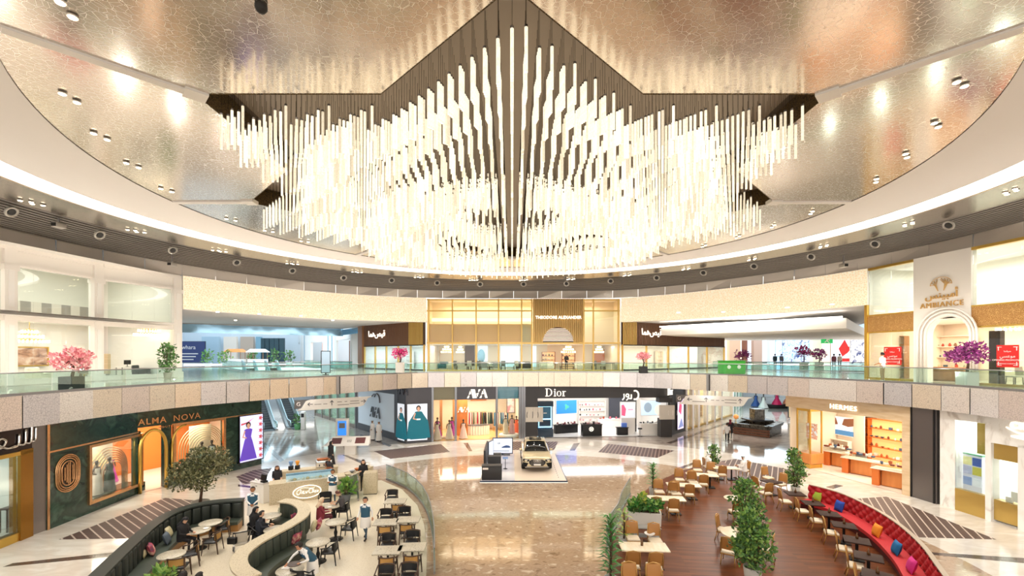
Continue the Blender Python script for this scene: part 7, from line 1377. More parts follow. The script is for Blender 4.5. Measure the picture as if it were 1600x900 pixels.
t = thing('cash_register', 'black till screen on the white side of the stone counter', 'till', W_.pt(.85, .18, 1.08), W_.rz); b = MB(); b.rbox((0, 0, .26), (.46, .05, .3), .015, BLACKM, rx=-.2); b.build('screen', t); b = MB(); b.rbox((0, .02, .05), (.3, .25, .1), .02, BLACKM); b.build('base', t)
for k, (x, v) in enumerate(((.12, .2), (.3, .14), (.5, .2))): b = MB(); b.lathe([(.03, 0), (.045, .1), (.04, .1), (.001, .02)], WHITE, 12); tag(b.build('cup', None, W_.pt(x, v, 1.077)), 'white cup on the white side cabinet', 'cup', 'cups on the side cabinet')
bk = Wall((-13.4, 26.0), (-10.6, 27.25)); t = thing('back_bar', 'stone back bar behind the cafe counter with coffee machines', 'counter', (0, 0, .026)); b = MB(); b.bb(0, bk.L, 0, .6, 0, .95, TRAV, bk.M); b.build('body', t); b = MB(); b.bb(-.03, bk.L+.03, -.03, .65, .95, 1.0, TRAV, bk.M); b.build('counter_top', t)
for x, lab, c in ((.5, 'blue topped coffee grinder on the back bar', '#6f95c4'), (.85, 'orange juice dispenser on the back bar', '#e59a35')):
    t = thing('coffee_grinder' if x == .5 else 'juice_dispenser', lab, 'machine', bk.pt(x, .3, 1.028)); b = MB(); b.rbox((0, 0, .12), (.22, .25, .24), .03, BLACKM); b.build('body', t); b = MB(); b.lathe([(.06, .24), (.12, .45), (.11, .5), (.001, .52)], mat('hopper'+c, c, .3), 14); b.build('hopper', t)
t = thing('espresso_machine', 'chrome espresso machine on the back bar beside the barista', 'machine', bk.pt(2.3, .3, 1.028), bk.rz); b = MB(); b.rbox((0, 0, .22), (.9, .45, .42), .05, CHROME); b.build('body', t); b = MB(); [b.cyl((x, -.24, .1), .03, .1, BLACKM, 8) for x in (-.25, 0, .25)]; b.build('group_heads', t); b = MB(); b.rbox((0, 0, .5), (.8, .4, .08), .03, mat('copper', '#b5683a', .3, .8)); b.build('cup_tray', t)
W_ = Wall((-9.0, 25.45), (-8.5, 27.4)); t = thing('end_bar', 'stone side bar with bowls closing the end of the cafe counter', 'counter', (0, 0, .026)); b = MB(); b.bb(0, W_.L, 0, .6, 0, .95, TRAV, W_.M); b.build('body', t); b = MB(); b.bb(-.02, W_.L+.02, -.03, .62, .95, 1.0, TRAV, W_.M); b.build('counter_top', t)
for k, c in enumerate(('#8a8d92', '#b5683a', '#6d7076', '#e9e4da')): b = MB(); b.lathe([(.05, 0), (.16, .12), (.17, .14), (.14, .13), (.001, .03)], mat('bowl'+c, c, .3, .5), 16); tag(b.build('bowl', None, W_.pt(.3+.5*k, .3, 1.028)), 'metal bowl on the stone side bar', 'bowl', 'bowls on the stone side bar')
t = thing('stone_block', 'free standing speckled stone host block by the brown marble floor', 'block', (-7.98, 25.3, .026), .18); b = MB(); b.rbox((0, 0, .6), (.72, .62, 1.2), .02, TRAV); b.build('body', t); b = MB(); b.bb(-.3, .3, -.25, .25, 1.2, 1.215, mat('block_inset', '#b9a98c', .5)); b.build('inset_top', t); b = MB(); b.bb(-.36, .36, -.31, .31, -.0, .04, BLACKM); b.build('plinth', t)
railing('glass_screen', 'green tinted glass screen between the stone counter and the host block', [Vector((-9.05, 24.7, 0)), Vector((-8.75, 25.3, 0)), Vector((-8.45, 24.6, 0)), Vector((-8.2, 23.9, 0))], .03, 1.05)
bush('potted_plant', 'leafy green plant in a grey tub before the cafe counter', P(541, 784), 1.15, .42, [LEAFL, LEAF, mat('leaf_bright', '#6fa53c', .5)], mat('grey_tub', '#5f6163', .5), .24, .42, 71, .3, 160)
bonsai('olive_tree', 'bushy olive tree standing behind the long green banquette', P(313, 800), 3.05, 1.3, [mat('olive_leaf', '#5d5f3a', .6), mat('olive_dark', '#3f4429', .6), mat('olive_light', '#85825a', .6)], mat('stone_pot'), .8, .55, 21, leaf=.14, n=4200, round_pot=True, cat='tree')
p = P(296, 768); bush('potted_plant', 'low sprouting plant at the near end of the long banquette', P(254, 938), .95, .36, [LEAFL, LEAF], mat('stone_pot'), .25, .4, 31, .25, 140)
# pram beside the two women
t = thing('pushchair', 'folding pushchair with a black bag beside the two women in black', 'pushchair', P(377, 866), .6); b = MB(); b.tube([(-.3, -.35, .98), (-.28, -.1, .75), (-.2, .45, .12)], .02, STEEL, 6); b.tube([(.3, -.35, .98), (.28, -.1, .75), (.2, .45, .12)], .02, STEEL, 6); b.tube([(-.3, -.35, .98), (.3, -.35, .98)], .025, BLACKM, 6); b.tube([(-.25, .2, .5), (-.24, -.4, .1)], .02, STEEL, 6); b.tube([(.25, .2, .5), (.24, -.4, .1)], .02, STEEL, 6); b.build('frame', t)
b = MB(); b.rbox((0, .1, .5), (.42, .5, .12), .05, mat('pram_fabric', '#d9d2c6', .8), rx=.3); b.rbox((0, -.1, .72), (.42, .1, .5), .04, mat('pram_fabric'), rx=.4); b.build('seat', t)
for x in (-.24, .24):
    for y in (.45, -.4): b = MB(); b.lathe([(.06, -.03), (.1, -.02), (.1, .02), (.06, .03)], TYRE, 14, M=Matrix.Translation((x, y, .1)) @ Matrix.Rotation(PI/2, 4, 'Y')); b.build('wheel', t)
t = thing('handbag', 'small black handbag hanging from the pushchair handle', 'bag', P(377, 866)+Vector((-.15, -.33, .55))); b = MB(); b.rbox((0, 0, .12), (.34, .16, .26), .04, BLACKM); b.build('body', t); b = MB(); b.tube([(-.13, 0, .24), (-.1, 0, .42), (.1, 0, .42), (.13, 0, .24)], .012, BLACKM, 5); b.build('strap', t)
for x, y, lab, r in ((322, 826, 'white plate on the table of the woman in black', .11), (523, 789, 'white plate on the couple table', .12), (515, 793, 'white bowl on the couple table', .09), (447, 888, 'folded white napkin on the table being wiped', .1), (441, 826, 'white plate on the table of the two women in black', .11), (436, 801, 'small glass carafe on the grey bay table', .05)):
    p = P(x, y, .776); b = MB()
    if 'carafe' in lab: b.lathe([(.04, 0), (.05, .12), (.025, .18), (.03, .22), (.02, .22)], glass_mat('carafe_glass', '#e9f1ee', .2), 12); nm = 'carafe'
    elif 'napkin' in lab: b.rbox((0, 0, .015), (.26, .16, .03), .01, WHITE); nm = 'napkin'
    else: b.lathe([(.001, .004), (r*.6, 0), (r, .025), (r*.97, .03), (r*.6, .01), (.001, .01)], WHITE, 20); nm = 'bowl' if 'bowl' in lab else 'plate'
    tag(b.build(nm, None, (p.x, p.y, .776)), lab, nm)
# ================================================================ WOODEN DECK RESTAURANT
def deck_mat():
    m = mat('walnut_deck', '#754529', .32, spec=.22); nt = m.node_tree; b = nt.nodes['Principled BSDF']; tc = nt.nodes.new('ShaderNodeTexCoord')
    mp = nt.nodes.new('ShaderNodeMapping'); mp.inputs['Rotation'].default_value = (0, 0, .12); br = nt.nodes.new('ShaderNodeTexBrick'); br.inputs['Scale'].default_value = 1.0
    br.inputs['Brick Width'].default_value = 2.2; br.inputs['Row Height'].default_value = .14; br.inputs['Mortar Size'].default_value = .006; br.inputs['Color1'].default_value = lin('#5c2d13'); br.inputs['Color2'].default_value = lin('#77401f'); br.inputs['Mortar'].default_value = lin('#4f2f1e'); br.inputs['Bias'].default_value = 0
    n = nt.nodes.new('ShaderNodeTexNoise'); n.inputs['Scale'].default_value = 1.2; n.inputs['Detail'].default_value = 6; mp2 = nt.nodes.new('ShaderNodeMapping'); mp2.inputs['Scale'].default_value = (1, 9, 1)
    mx = nt.nodes.new('ShaderNodeMix'); mx.data_type = 'RGBA'; mx.blend_type = 'OVERLAY'; mx.inputs[0].default_value = .45
    nt.links.new(tc.outputs['Object'], mp.inputs[0]); nt.links.new(mp.outputs[0], br.inputs['Vector']); nt.links.new(mp.outputs[0], mp2.inputs[0]); nt.links.new(mp2.outputs[0], n.inputs['Vector']); nt.links.new(br.outputs['Color'], mx.inputs[6]); nt.links.new(n.outputs[0], mx.inputs[7]); nt.links.new(mx.outputs[2], b.inputs['Base Color']); return m
DECK = deck_mat()
dk = [P(*q)[:2] for q in ((949, 900), (953, 866), (958, 838), (984, 806), (990, 785), (1020, 757), (1060, 738), (1100, 726), (1130, 722), (1160, 744), (1228, 766), (1256, 776))]+[(15.3, 22.6), (15.75, 21.4), (15.6, 19.6), (15.2, 17.7), (14.3, 15.7), (13.3, 14.0), (12.4, 12.4), (3.2, 12.4)]
DZ = .03
b = MB(); b.prism(dk, .004, DZ, DECK); struct(b, 'floor_deck')
GILT = mat('gilt_wood', '#b58a4c', .32, .5); CARA = mat('caramel_leather', '#b07a3f', .45); IVO = mat('ivory_seat', '#e4d5bb', .6)
def gilt_chair():
    t = thing('dining_chair', 'x', 'chair'); b = MB(); b.rbox((0, 0, .46), (.5, .48, .09), .04, IVO); b.build('seat', t)
    b = MB(); b.rbox((0, .235, .8), (.44, .05, .46), .045, CARA, rx=-.12); b.build('backrest', t)
    b = MB(); b.tube([(-.24, .19, .42), (-.245, .24, .75), (-.22, .28, 1.02), (0, .295, 1.07), (.22, .28, 1.02), (.245, .24, .75), (.24, .19, .42)], .024, GILT, 6); b.rbox((0, 0, .41), (.52, .5, .05), .02, GILT); b.build('gilt_frame', t)
    for s in (-1, 1): b = MB(); b.tube([(s*.22, -.21, .41), (s*.25, -.25, .25), (s*.22, -.24, .08), (s*.25, -.27, 0)], .022, GILT, 6, rs=[.03, .024, .016, .02]); b.build('leg', t); b = MB(); b.tube([(s*.22, .2, .41), (s*.23, .25, .2), (s*.24, .31, 0)], .02, GILT, 6); b.build('leg', t)
    return t
GC = gilt_chair(); used[id(GC)] = 0
def gplace(x, y, rz, label, group=None, zref=.46):
    p = P(x, y, zref); loc = (p.x, p.y, DZ+.001)
    if not used[id(GC)]: used[id(GC)] = 1; GC.location = loc; GC.rotation_euler = (0, 0, rz); GC['label'] = label; o = GC
    else: o = dup(GC, loc, rz, label)
    if group: o['group'] = group
    return o
WTOP = mat('pale_table_top', '#efe0c6', .3, noise=(2, ['#e8d5b5', '#f4e8d2'], 4, (4, 1, 1))); DTOP = mat('dark_table_top', '#3a261e', .6, spec=.2)
def long_table(label, x, y, w, d, rz):
    p = P(x, y, .75); t = thing('dining_table', label, 'table', (p.x, p.y, DZ+.001), rz)
    b = MB(); b.rbox((0, 0, .725), (w, d, .05), .012, WTOP); b.build('tabletop', t)
    for s in (-1, 1): b = MB(); b.rbox((s*w*.25, 0, .02), (.5, .5, .04), .015, BLK2); b.cyl((s*w*.25, 0, .03), .05, .68, BLK2, 10); b.build('pedestal', t)
    return t
ROWS = [('nearest the tall palm', 1006, 855, 1.72, .78, -.06, [(987, 884, PI), (1022, 886, PI), (989, 842, 0), (1024, 846, 0)]), ('behind the planter box', 1041, 779, 1.75, .74, -.12, [(1024, 794, PI), (1051, 797, PI), (1030, 769, 0), (1056, 772, 0)]),
        ('third from the tall palm', 1068, 758, 1.75, .72, -.16, [(1050, 769, PI), (1076, 773, PI), (1062, 750, 0), (1083, 754, 0)]), ('fourth from the tall palm', 1097, 742, 1.75, .7, -.2, [(1079, 751, PI), (1098, 757, PI), (1090, 735, 0), (1112, 739, 0)])]
for nm, x, y, w, d, rz, ch in ROWS:
    long_table('long pale two part dining table %s' % nm, x, y, w, d, rz)
    for k, (cx, cy_, cr) in enumerate(ch): gplace(cx, cy_, cr+rz, 'gilt chair at the pale table %s, %s' % (nm, ('near side, marble end', 'near side, deck end', 'far side, marble end', 'far side, deck end')[k]))
gplace(986, 915, 0, 'caramel chair top at the frame edge, palm side'); gplace(1025, 917, 0, 'caramel chair top at the frame edge, deck side')
t = long_table('long pale table of the two men in white robes', 1133, 731, 1.5, .7, -.15); gplace(1127, 742, PI-.15, 'caramel backed chair on the near side of the robed men\'s table'); gplace(1106, 730, PI*.5, 'gilt chair under the robed man facing the bar'); gplace(1163, 735, -PI*.5, 'gilt chair under the robed man with his back to the red sofa')
def round_pale(label, x, y, r): 
    p = P(x, y, .75); t = thing('dining_table', label, 'table', (p.x, p.y, DZ+.001)); b = MB(); b.lathe([(.001, .70), (r-.02, .70), (r, .73), (r, .74), (r-.01, .75), (.001, .75)], WTOP, 36); b.build('tabletop', t); b = MB(); b.lathe([(.001, 0), (.32, 0), (.32, .02), (.06, .06), (.05, .65), (.14, .70)], BLK2, 18); b.build('pedestal', t)
round_pale('round pale table behind the bushy bamboo in the grey pot', 1157, 834, .72); round_pale('round pale table partly hidden by the second bamboo', 1148, 779, .5)
gplace(1131, 829, .9, 'caramel chair on the far side of the near round pale table'); gplace(1139, 862, PI-.6, 'caramel chair on the near side of the near round pale table'); gplace(1196, 858, PI+1.0, 'caramel chair behind the bushy bamboo at the round table'); gplace(1149, 800, PI, 'gilt chair in front of the second bamboo')
def dark_table(label, x, y, w, d, rz):
    p = P(x, y, .75)+(Vector((-.14*math.cos(rz), -.14*math.sin(rz), 0)) if 'sofa,' in label else Vector()); t = thing('dining_table', label, 'table', (p.x, p.y, DZ+.001), rz); b = MB(); b.rbox((0, 0, .725), (w, d, .05), .012, DTOP); b.build('tabletop', t); b = MB(); b.rbox((0, 0, .02), (.46, .46, .04), .015, BLK2); b.cyl((0, 0, .03), .05, .68, BLK2, 10); b.build('pedestal', t); return p
dark_table('square dark table among four chairs beside the striped mosaic', 1205, 753, .8, .8, .3)
for x, y, rz, lab in ((1200, 747, .3, 'caramel chair on the mosaic side of the square dark table'), (1219, 757, -1.2, 'gilt chair on the sofa side of the square dark table'), (1186, 762, 1.8, 'gilt chair on the deck side of the square dark table'), (1196, 771, PI+.2, 'gilt chair on the near side of the square dark table')): gplace(x, y, rz, lab)
ORD = ('first', 'second', 'third', 'fourth', 'fifth', 'sixth', 'seventh')
ST = [(1247, 772, 1227, 784), (1275, 787, 1254, 799), (1301, 804, 1277, 814), (1325, 822, 1299, 833), (1346, 846, 1319, 858), (1365, 872, 1337, 885), (1380, 902, 1352, 916)]; AN = [-.2, -.25, -.33, -.45, -.55, -.62, -.7]
BOT = mat('bottle_brown', '#6b4a2c', .2)
for k, (x, y, cx, cy_) in enumerate(ST):
    p = dark_table('dark wood table along the red sofa, %s from its far end' % ORD[k], x, y, .82, .74, AN[k]); gplace(cx, cy_, PI*.5+AN[k], 'gilt chair facing the red sofa, %s from its far end' % ORD[k])
    b = MB(); b.lathe([(.001, 0), (.05, 0), (.05, .1), (.02, .15), (.018, .22), (.001, .22)], BOT, 12); q = p+Vector((.1, .12, 0)); tag(b.build('condiment_bottle', None, (q.x, q.y, .782)), 'small brown bottle on a dark table along the red sofa', 'bottle', 'bottles on the dark tables')
p = P(1003, 853, .76); b = MB(); b.lathe([(.001, 0), (.05, 0), (.05, .12), (.02, .18), (.018, .25), (.001, .25)], BOT, 12); tag(b.build('condiment_bottle', None, (p.x, p.y, .782)), 'small brown bottle on the pale table nearest the tall palm', 'bottle')
# red tufted sofa
REDL = mat('red_velvet', '#b3202a', .55); REDS = mat('red_seat', '#c22a30', .6)
RP = [(15.15, 22.9), (15.7, 21.5), (15.6, 19.7), (15.15, 17.8), (14.3, 15.8), (13.3, 14.1), (12.5, 12.8)]
path = catmull([Vector((*q, 0)) for q in RP], 10); o_ = path[len(path)//2].copy(); path = [q-o_ for q in path]; t = thing('sofa', 'long curved red buttoned sofa edging the wooden deck', 'sofa', Z(o_, DZ+.001)); S = -1
b = MB(); arc_band(b, path, .16, .08, 0, 1.16, mat('sofa_backing', '#b9a894', .5)); arc_band(b, path, .17, .02, 1.13, 1.17, mat('sofa_backing')); b.build('back_shell', t)
b = MB(); ln = [0]
for i in range(1, len(path)): ln.append(ln[-1]+(path[i]-path[i-1]).length)
def at(s): 
    for i in range(1, len(path)):
        if ln[i] >= s: k = (s-ln[i-1])/(ln[i]-ln[i-1]); d = (path[i]-path[i-1]).normalized(); return path[i-1].lerp(path[i], k), Vector((-d.y, d.x, 0))
    d = (path[-1]-path[-2]).normalized(); return path[-1], Vector((-d.y, d.x, 0))
nu = int(ln[-1]/.055); nv = 14; vs = []; fs = []
for i in range(nu+1):
    q, n = at(ln[-1]*i/nu)
    for j in range(nv+1):
        u = ln[-1]*i/nu/.24; v = j/nv*4.0; dd = abs(math.cos(PI*(u+v)/1)*math.cos(PI*(u-v)/1)); off = .08-.02-.12*(abs(math.sin(PI*(u+v)/2)*math.sin(PI*(u-v)/2)))**.55*.9
        p = q+n*off; vs.append((p.x, p.y, .42+.73*j/nv))
for i in range(nu):
    for j in range(nv): fs.append((i*(nv+1)+j, (i+1)*(nv+1)+j, (i+1)*(nv+1)+j+1, i*(nv+1)+j+1))
b.add(vs, [f[::-1] for f in fs], REDL, True); b.build('buttoned_back', t)
b = MB(); arc_band(b, path, -.02, -.68, .3, .45, REDS); b.build('seat', t); b = MB(); arc_band(b, path, .1, -.6, 0, .3, mat('sofa_plinth', '#5a1a1c', .6)); b.build('base', t)
for x, y, rz, c, lab in ((1275, 783, -1.35, '#9ab83a', 'lime green cushion at the far end of the red sofa'), (1309, 799, -1.5, '#1c3f9a', 'royal blue cushion on the red sofa, second from its far end'), (1367, 838, -1.75, '#e8881f', 'orange cushion in the middle of the red sofa'), (1397, 866, -1.9, '#14639a', 'teal blue cushion between the orange and the magenta ones'), (1420, 894, -2.0, '#cf2a80', 'magenta cushion at the near end of the red sofa')):
    p = P(x, y, .47); cushion(lab, (p.x, p.y, .48), mat('cushion_'+c, c, .8), rz, .3, .5)
# plants, planters and screens around the deck
GP = mat('grey_pot', '#b9b4ac', .6)
bush('potted_bamboo', 'biggest bushy bamboo in a tall grey pot in the middle of the deck', P(1176, 913), 2.35, .7, [LEAF, LEAFD, LEAFL], GP, .3, .6, 41, .15, 1900, stems=8); bush('potted_bamboo', 'bushy bamboo standing just beyond the biggest one', P(1166, 835), 2.35, .66, [LEAF, LEAFD, LEAFL], GP, .28, .5, 42, .15, 1500, stems=8)
bush('potted_bamboo', 'slender bamboo at the far end of the red sofa', P(1243, 768), 2.4, .5, [LEAF, LEAFD, LEAFL], GP, .25, .3, 43, .15, 1100, stems=7); bush('potted_bamboo', 'small airy tree beside the robed men at the end of the deck', P(1115, 735), 1.7, .42, [LEAF, LEAFL, LEAFD], GP, .2, .3, 44, .16, 420, stems=5)
def spiky(name, label, loc, h, r, n, ms, potm, pr, ph, seed, tiers=9):
    rnd = random.Random(seed); t = thing(name, label, 'potted plant', loc); b = MB(); b.lathe([(pr*.75, 0), (pr, ph), (pr*.88, ph), (pr*.85, ph-.04), (.001, ph-.04)], potm, 18); b.build('pot', t); b = MB(); b.tube([(0, 0, ph-.05), (.02, 0, h*.6), (0, .02, h*.9)], .04, BARK, 7); b.build('trunk', t); b = MB()
    for k in range(n):
        z = ph+.1+(h-ph-.2)*(k/n); a = k*2.4; L = r*rnd.uniform(.8, 1.15)*(1 if k < n*.7 else .8); up = .15+.75*(k/n); d = Vector((math.cos(a), math.sin(a), 0)); w = Vector((-d.y, d.x, 0))*.045
        p0 = Vector((0, 0, z)); p1 = p0+d*L*.5+Vector((0, 0, L*up*.6)); p2 = p0+d*L+Vector((0, 0, L*up*.45)); m = rnd.choice(ms)
        b.add([p0-w*.5, p0+w*.5, p1+w, p1-w, p2], [(0, 1, 2, 3), (3, 2, 4)], m)
    b.build('leaves', t); return t
spiky('palm_plant', 'tall spiky palm at the near corner of the deck', P(954, 925), 2.5, .5, 90, [LEAF, LEAFD, mat('leaf_palm', '#3f8a3a', .45)], GP, .22, .5, 51); spiky('palm_plant', 'short spiky palm behind the planter box', P(1020, 774), 1.75, .5, 60, [LEAF, mat('leaf_palm')], GP, .22, .45, 52); spiky('palm_plant', 'thin yellow green plant in a grey pot by the glass screen', P(975, 853), 1.5, .42, 26, [LEAFL, mat('leaf_yellow', '#b5b94a', .5)], GP, .22, .35, 53)
t = thing('planter_box', 'long white planter box full of mixed green leaves beside the deck tables', 'planter', P(1007, 819), -.22); b = MB(); b.box((0, 0, .3), (1.42, .5, .6), mat('white_pot'), taper=1.03); b.bb(-.66, .66, -.2, .2, .58, .615, BARK); b.build('box', t); b = MB(); random.seed(9)
for k in range(12): blob_leaves(b, (-.58+.105*k, random.uniform(-.12, .12), .8+random.uniform(-.05, .15)), .24, 60, .2, [LEAF, LEAFD, LEAFL, mat('leaf_palm')], .9)
blob_leaves(b, (-.1, 0, 1.15), .14, 40, .22, [LEAFL, mat('leaf_yellow')], 1.6); b.build('foliage', t)
t = thing('service_trolley', 'low grey service trolley with a fruit bowl behind the near deck table', 'trolley', P(1009, 846), -.1); b = MB(); b.rbox((0, 0, .6), (1.2, .42, .04), .01, FABG); b.rbox((0, 0, .25), (1.1, .38, .04), .01, FABG); b.build('shelves', t); b = MB(); [b.beam((x, y, 0), (x, y, .6), .03, .03, STEEL) for x in (-.55, .55) for y in (-.17, .17)]; b.build('leg_frame', t)
b = MB(); b.lathe([(.06, 0), (.2, .1), (.21, .12), (.18, .11), (.001, .03)], WHITE, 18); q = P(1015, 836, .66); tag(b.build('bowl', None, (q.x, q.y, .622)), 'white bowl of fruit on the grey service trolley', 'bowl')
pts = catmull([Vector((*P(*q)[:2], 0)) for q in ((948, 868), (952, 842), (966, 820), (972, 798), (985, 774))], 2); railing('glass_screen', 'clear glass screen edging the deck beside the palms', pts, .03, .95)
t = thing('potted_tree', 'white potted shrub behind the robed men', 'potted plant', P(1150, 727)) if False else None
# ================================================================ PEOPLE
SKIN = ['#c89272', '#a9744f', '#e0b090', '#8d5f43']
def person_mesh(J, key):
    """J: joints; returns mesh data of one continuous figure (capsules + ellipsoids fused by voxel remesh), bones for colouring"""
    b = MB(); g = mat('plain')
    def cap(a, c, r0, r1, n=10):
        a, c = Vector(a), Vector(c); pts = []; rs = []; d = c-a; L = d.length or 1e-4; u = d/L
        for k in range(5): q = -r0*math.cos(PI/2*k/5); pts.append(a+u*q); rs.append(max(r0*math.sin(PI/2*k/5), .002))
        for k in range(5): q = r1*math.sin(PI/2*k/5); pts.append(c+u*q); rs.append(r1*math.cos(PI/2*k/5))
        pts.append(c+u*r1); rs.append(.002); b.tube(pts, .1, g, n, rs=rs)
    P_ = {k: Vector(v) for k, v in J.items()}; hip = (P_['hl']+P_['hr'])/2; sh = (P_['sl']+P_['sr'])/2; nk = P_['neck']; hd = P_['head']; w = (P_['sl']-P_['sr']).normalized()
    for s in (-.075, 0, .075): cap(hip+w*s, sh*.35+hip*.65+w*s*.9, .115, .11); cap(sh*.35+hip*.65+w*s*.9, sh*.86+hip*.14+w*s*1.3, .11, .115)
    cap(P_['sl']*.8+sh*.2-Vector((0, 0, .03)), P_['sr']*.8+sh*.2-Vector((0, 0, .03)), .075, .075); cap(sh, nk, .06, .052); cap(nk, hd-(hd-nk)*.3, .05, .055)
    u = (hd-nk).normalized(); f = Vector(J.get('face', (0, -1, 0))); cap(hd-u*.045+f*.012, hd+u*.045, .078, .092); cap(hd+f*.085-u*.01, hd+f*.098-u*.03, .014, .017); cap(hd+f*.05-u*.085, hd+f*.06-u*.09, .04, .036)
    for sgn in (1, -1): cap(hd+w*.09*sgn-u*.0, hd+w*.092*sgn-u*.035, .018, .014)
    for s in 'lr':
        cap(P_['s'+s], P_['e'+s], .056, .042); cap(P_['e'+s], P_['w'+s], .042, .03); cap(P_['h'+s], P_['k'+s], .088, .06); cap(P_['k'+s], P_['a'+s], .058, .038); tf = P_['t'+s]; cap(P_['a'+s]-Vector((0, 0, .03)), tf, .045, .036)
        h = (P_['w'+s]-P_['e'+s]).normalized(); cap(P_['w'+s], P_['w'+s]+h*.07, .03, .036)
    tmp = b.build('tmp'); m = tmp.modifiers.new('r', 'REMESH'); m.mode = 'VOXEL'; m.voxel_size = .019; sm = tmp.modifiers.new('s', 'SMOOTH'); sm.iterations = 2; sm.factor = .4
    dg = bpy.context.evaluated_depsgraph_get(); me = bpy.data.meshes.new_from_object(tmp.evaluated_get(dg)); bpy.data.objects.remove(tmp)
    out = MB(); out.v = [tuple(v.co) for v in me.vertices]; faces = [tuple(p.vertices) for p in me.polygons]; bpy.data.meshes.remove(me)
    return out, faces, P_, f
def seg_d(p, a, c): d = c-a; t = max(0, min(1, (p-a).dot(d)/max(d.length_squared, 1e-6))); return (p-a-d*t).length
def person(label, loc, rz, J, cols, hair='short', hair_col='#1f1713', extras=(), scale=1.0, group=None):
    """cols: skin, top, sleeve (upper, fore), legs, shoes"""
    mb, faces, P_, f = person_mesh(J, label); t = thing('person', label, 'person', loc, rz, group); t.scale = (scale,)*3
    M = {k: mat('cloth_'+v, v, .75) if k != 'skin' else mat('skin_'+v, v, .5) for k, v in cols.items()}
    hip = (P_['hl']+P_['hr'])/2; sh = (P_['sl']+P_['sr'])/2; bones = [(hip, sh, 'top'), (sh, sh*.4+P_['neck']*.6, 'top'), (P_['neck'], P_['head'], 'skin'), (P_['head'], P_['head']+Vector((0, 0, .05)), 'skin')]
    for s in 'lr': bones += [(P_['s'+s], P_['e'+s], 'sleeve'), (P_['e'+s], P_['w'+s], 'fore'), (P_['w'+s], P_['w'+s]+(P_['w'+s]-P_['e'+s]).normalized()*.1, 'skin'), (P_['h'+s], P_['k'+s], 'legs'), (P_['k'+s], P_['a'+s]+Vector((0, 0, .03)), 'legs'), (P_['a'+s]-Vector((0, 0, .02)), P_['t'+s], 'shoes')]
    mi = {k: mb.mi(m) for k, m in M.items()}
    if 'fore' not in mi: mi['fore'] = mi['sleeve']
    V = [Vector(v) for v in mb.v]
    for fc in faces:
        c = (V[fc[0]]+V[fc[2]])/2; k = min(bones, key=lambda q: seg_d(c, q[0], q[1])-(.1 if q[2] == 'top' else .06 if q[2] in ('skin',) and q[1].z > q[0].z else .04))[2]; mb.f.append(fc); mb.m.append(mi[k]); mb.sm.append(True)
    for s in 'lr':                                        # five bent fingers each
        w, e = P_['w'+s], P_['e'+s]; h = (w-e).normalized(); sd = h.cross(f if abs(h.dot(f)) < .9 else Vector((0, 0, 1))).normalized(); pn = h.cross(sd).normalized(); cu = pn if pn.dot(f+Vector((0, 0, -.6))) > 0 else -pn
        for k in range(4): a = w+h*.085+sd*(-.03+.02*k); L = (.06, .072, .068, .052)[k]; mb.tube([a, a+h*L*.5+cu*.006, a+h*L*.85+cu*L*.4], .009, M['skin'], 6, rs=[.0095, .009, .007])
        a = w+h*.03-sd*.028; mb.tube([a, a-sd*.025+h*.03, a-sd*.03+h*.06+cu*.015], .01, M['skin'], 6, rs=[.012, .0105, .008])
    hd = P_['head']; u = (hd-P_['neck']).normalized(); sdx = (P_['sl']-P_['sr']).normalized()
    for sg in (-1, 1): mb.ball(hd+f*.083+sdx*.032*sg+u*.012, .009, mat('eye_dark', '#20150f', .3), 8)
    mb.tube([hd+f*.088-u*.058-sdx*.022, hd+f*.094-u*.06, hd+f*.088-u*.058+sdx*.022], .005, mat('lip', '#9a5a4c', .5), 5)
    mb.build('body', t); hm = mat('hair_'+hair_col, hair_col, .7)
    R3 = Matrix((sdx, -f, u)).transposed().to_4x4(); H = Matrix.Translation(hd+u*.02-f*.012) @ R3
    def shell(r, zlo, cover, m, nm, sx=1, sy=1, sz=1):
        """cap around the skull open at the face"""
        q = MB(); n = 22; k = 9; vs = []; fs = []
        for j in range(k):
            th = PI*(j/(k-1))*zlo
            for i in range(n): a = 2*PI*i/n; vs.append(H @ Vector((r*sx*math.sin(th)*math.cos(a), r*sy*math.sin(th)*math.sin(a), r*sz*math.cos(th))))
        for j in range(k-1):
            for i in range(n):
                a = 2*PI*(i+.5)/n; th = PI*((j+.5)/(k-1))*zlo
                if math.sin(a) < -cover and th > PI*.33: continue
                fs.append((j*n+i, (j+1)*n+i, (j+1)*n+(i+1) % n, j*n+(i+1) % n))
        q.add(vs, fs, m, True); return q.build(nm, t)
    if hair == 'short': shell(.119, .62, .15, hm, 'hair', .92, 1.02, 1.1)
    elif hair == 'long':
        shell(.122, .7, .2, hm, 'hair', .95, 1.02, 1.1); q = MB(); q.tube([hd-f*.06+u*.02, hd-f*.09-u*.12, hd-f*.1-u*.28], .07, hm, 10, rs=[.08, .085, .045]); [q.tube([hd+sdx*.08*s-f*.02+u*.02, hd+sdx*.105*s-u*.12, hd+sdx*.1*s-u*.26+f*.03], .03, hm, 7, rs=[.03, .04, .02]) for s in (-1, 1)]; q.build('long_hair', t)
    elif hair == 'cap': shell(.122, .5, 2, mat('cap_brown', '#5a2f25', .7), 'cap', .95, 1.05, 1.08)
    elif hair in ('scarf', 'ghutra'):
        c = hair_col; m = mat('scarf_'+c, c, .8); shell(.118, .72, .3, m, 'headscarf', .95, 1.04, 1.12); q = MB()
        q.tube([hd-u*.02-f*.03, hd-u*.14-f*.035, hd-u*.26-f*.02, hd-u*.3-f*.02], .1, m, 14, rs=[.085, .1, .165 if hair == 'scarf' else .17, .15]); q.build('scarf_drape', t)
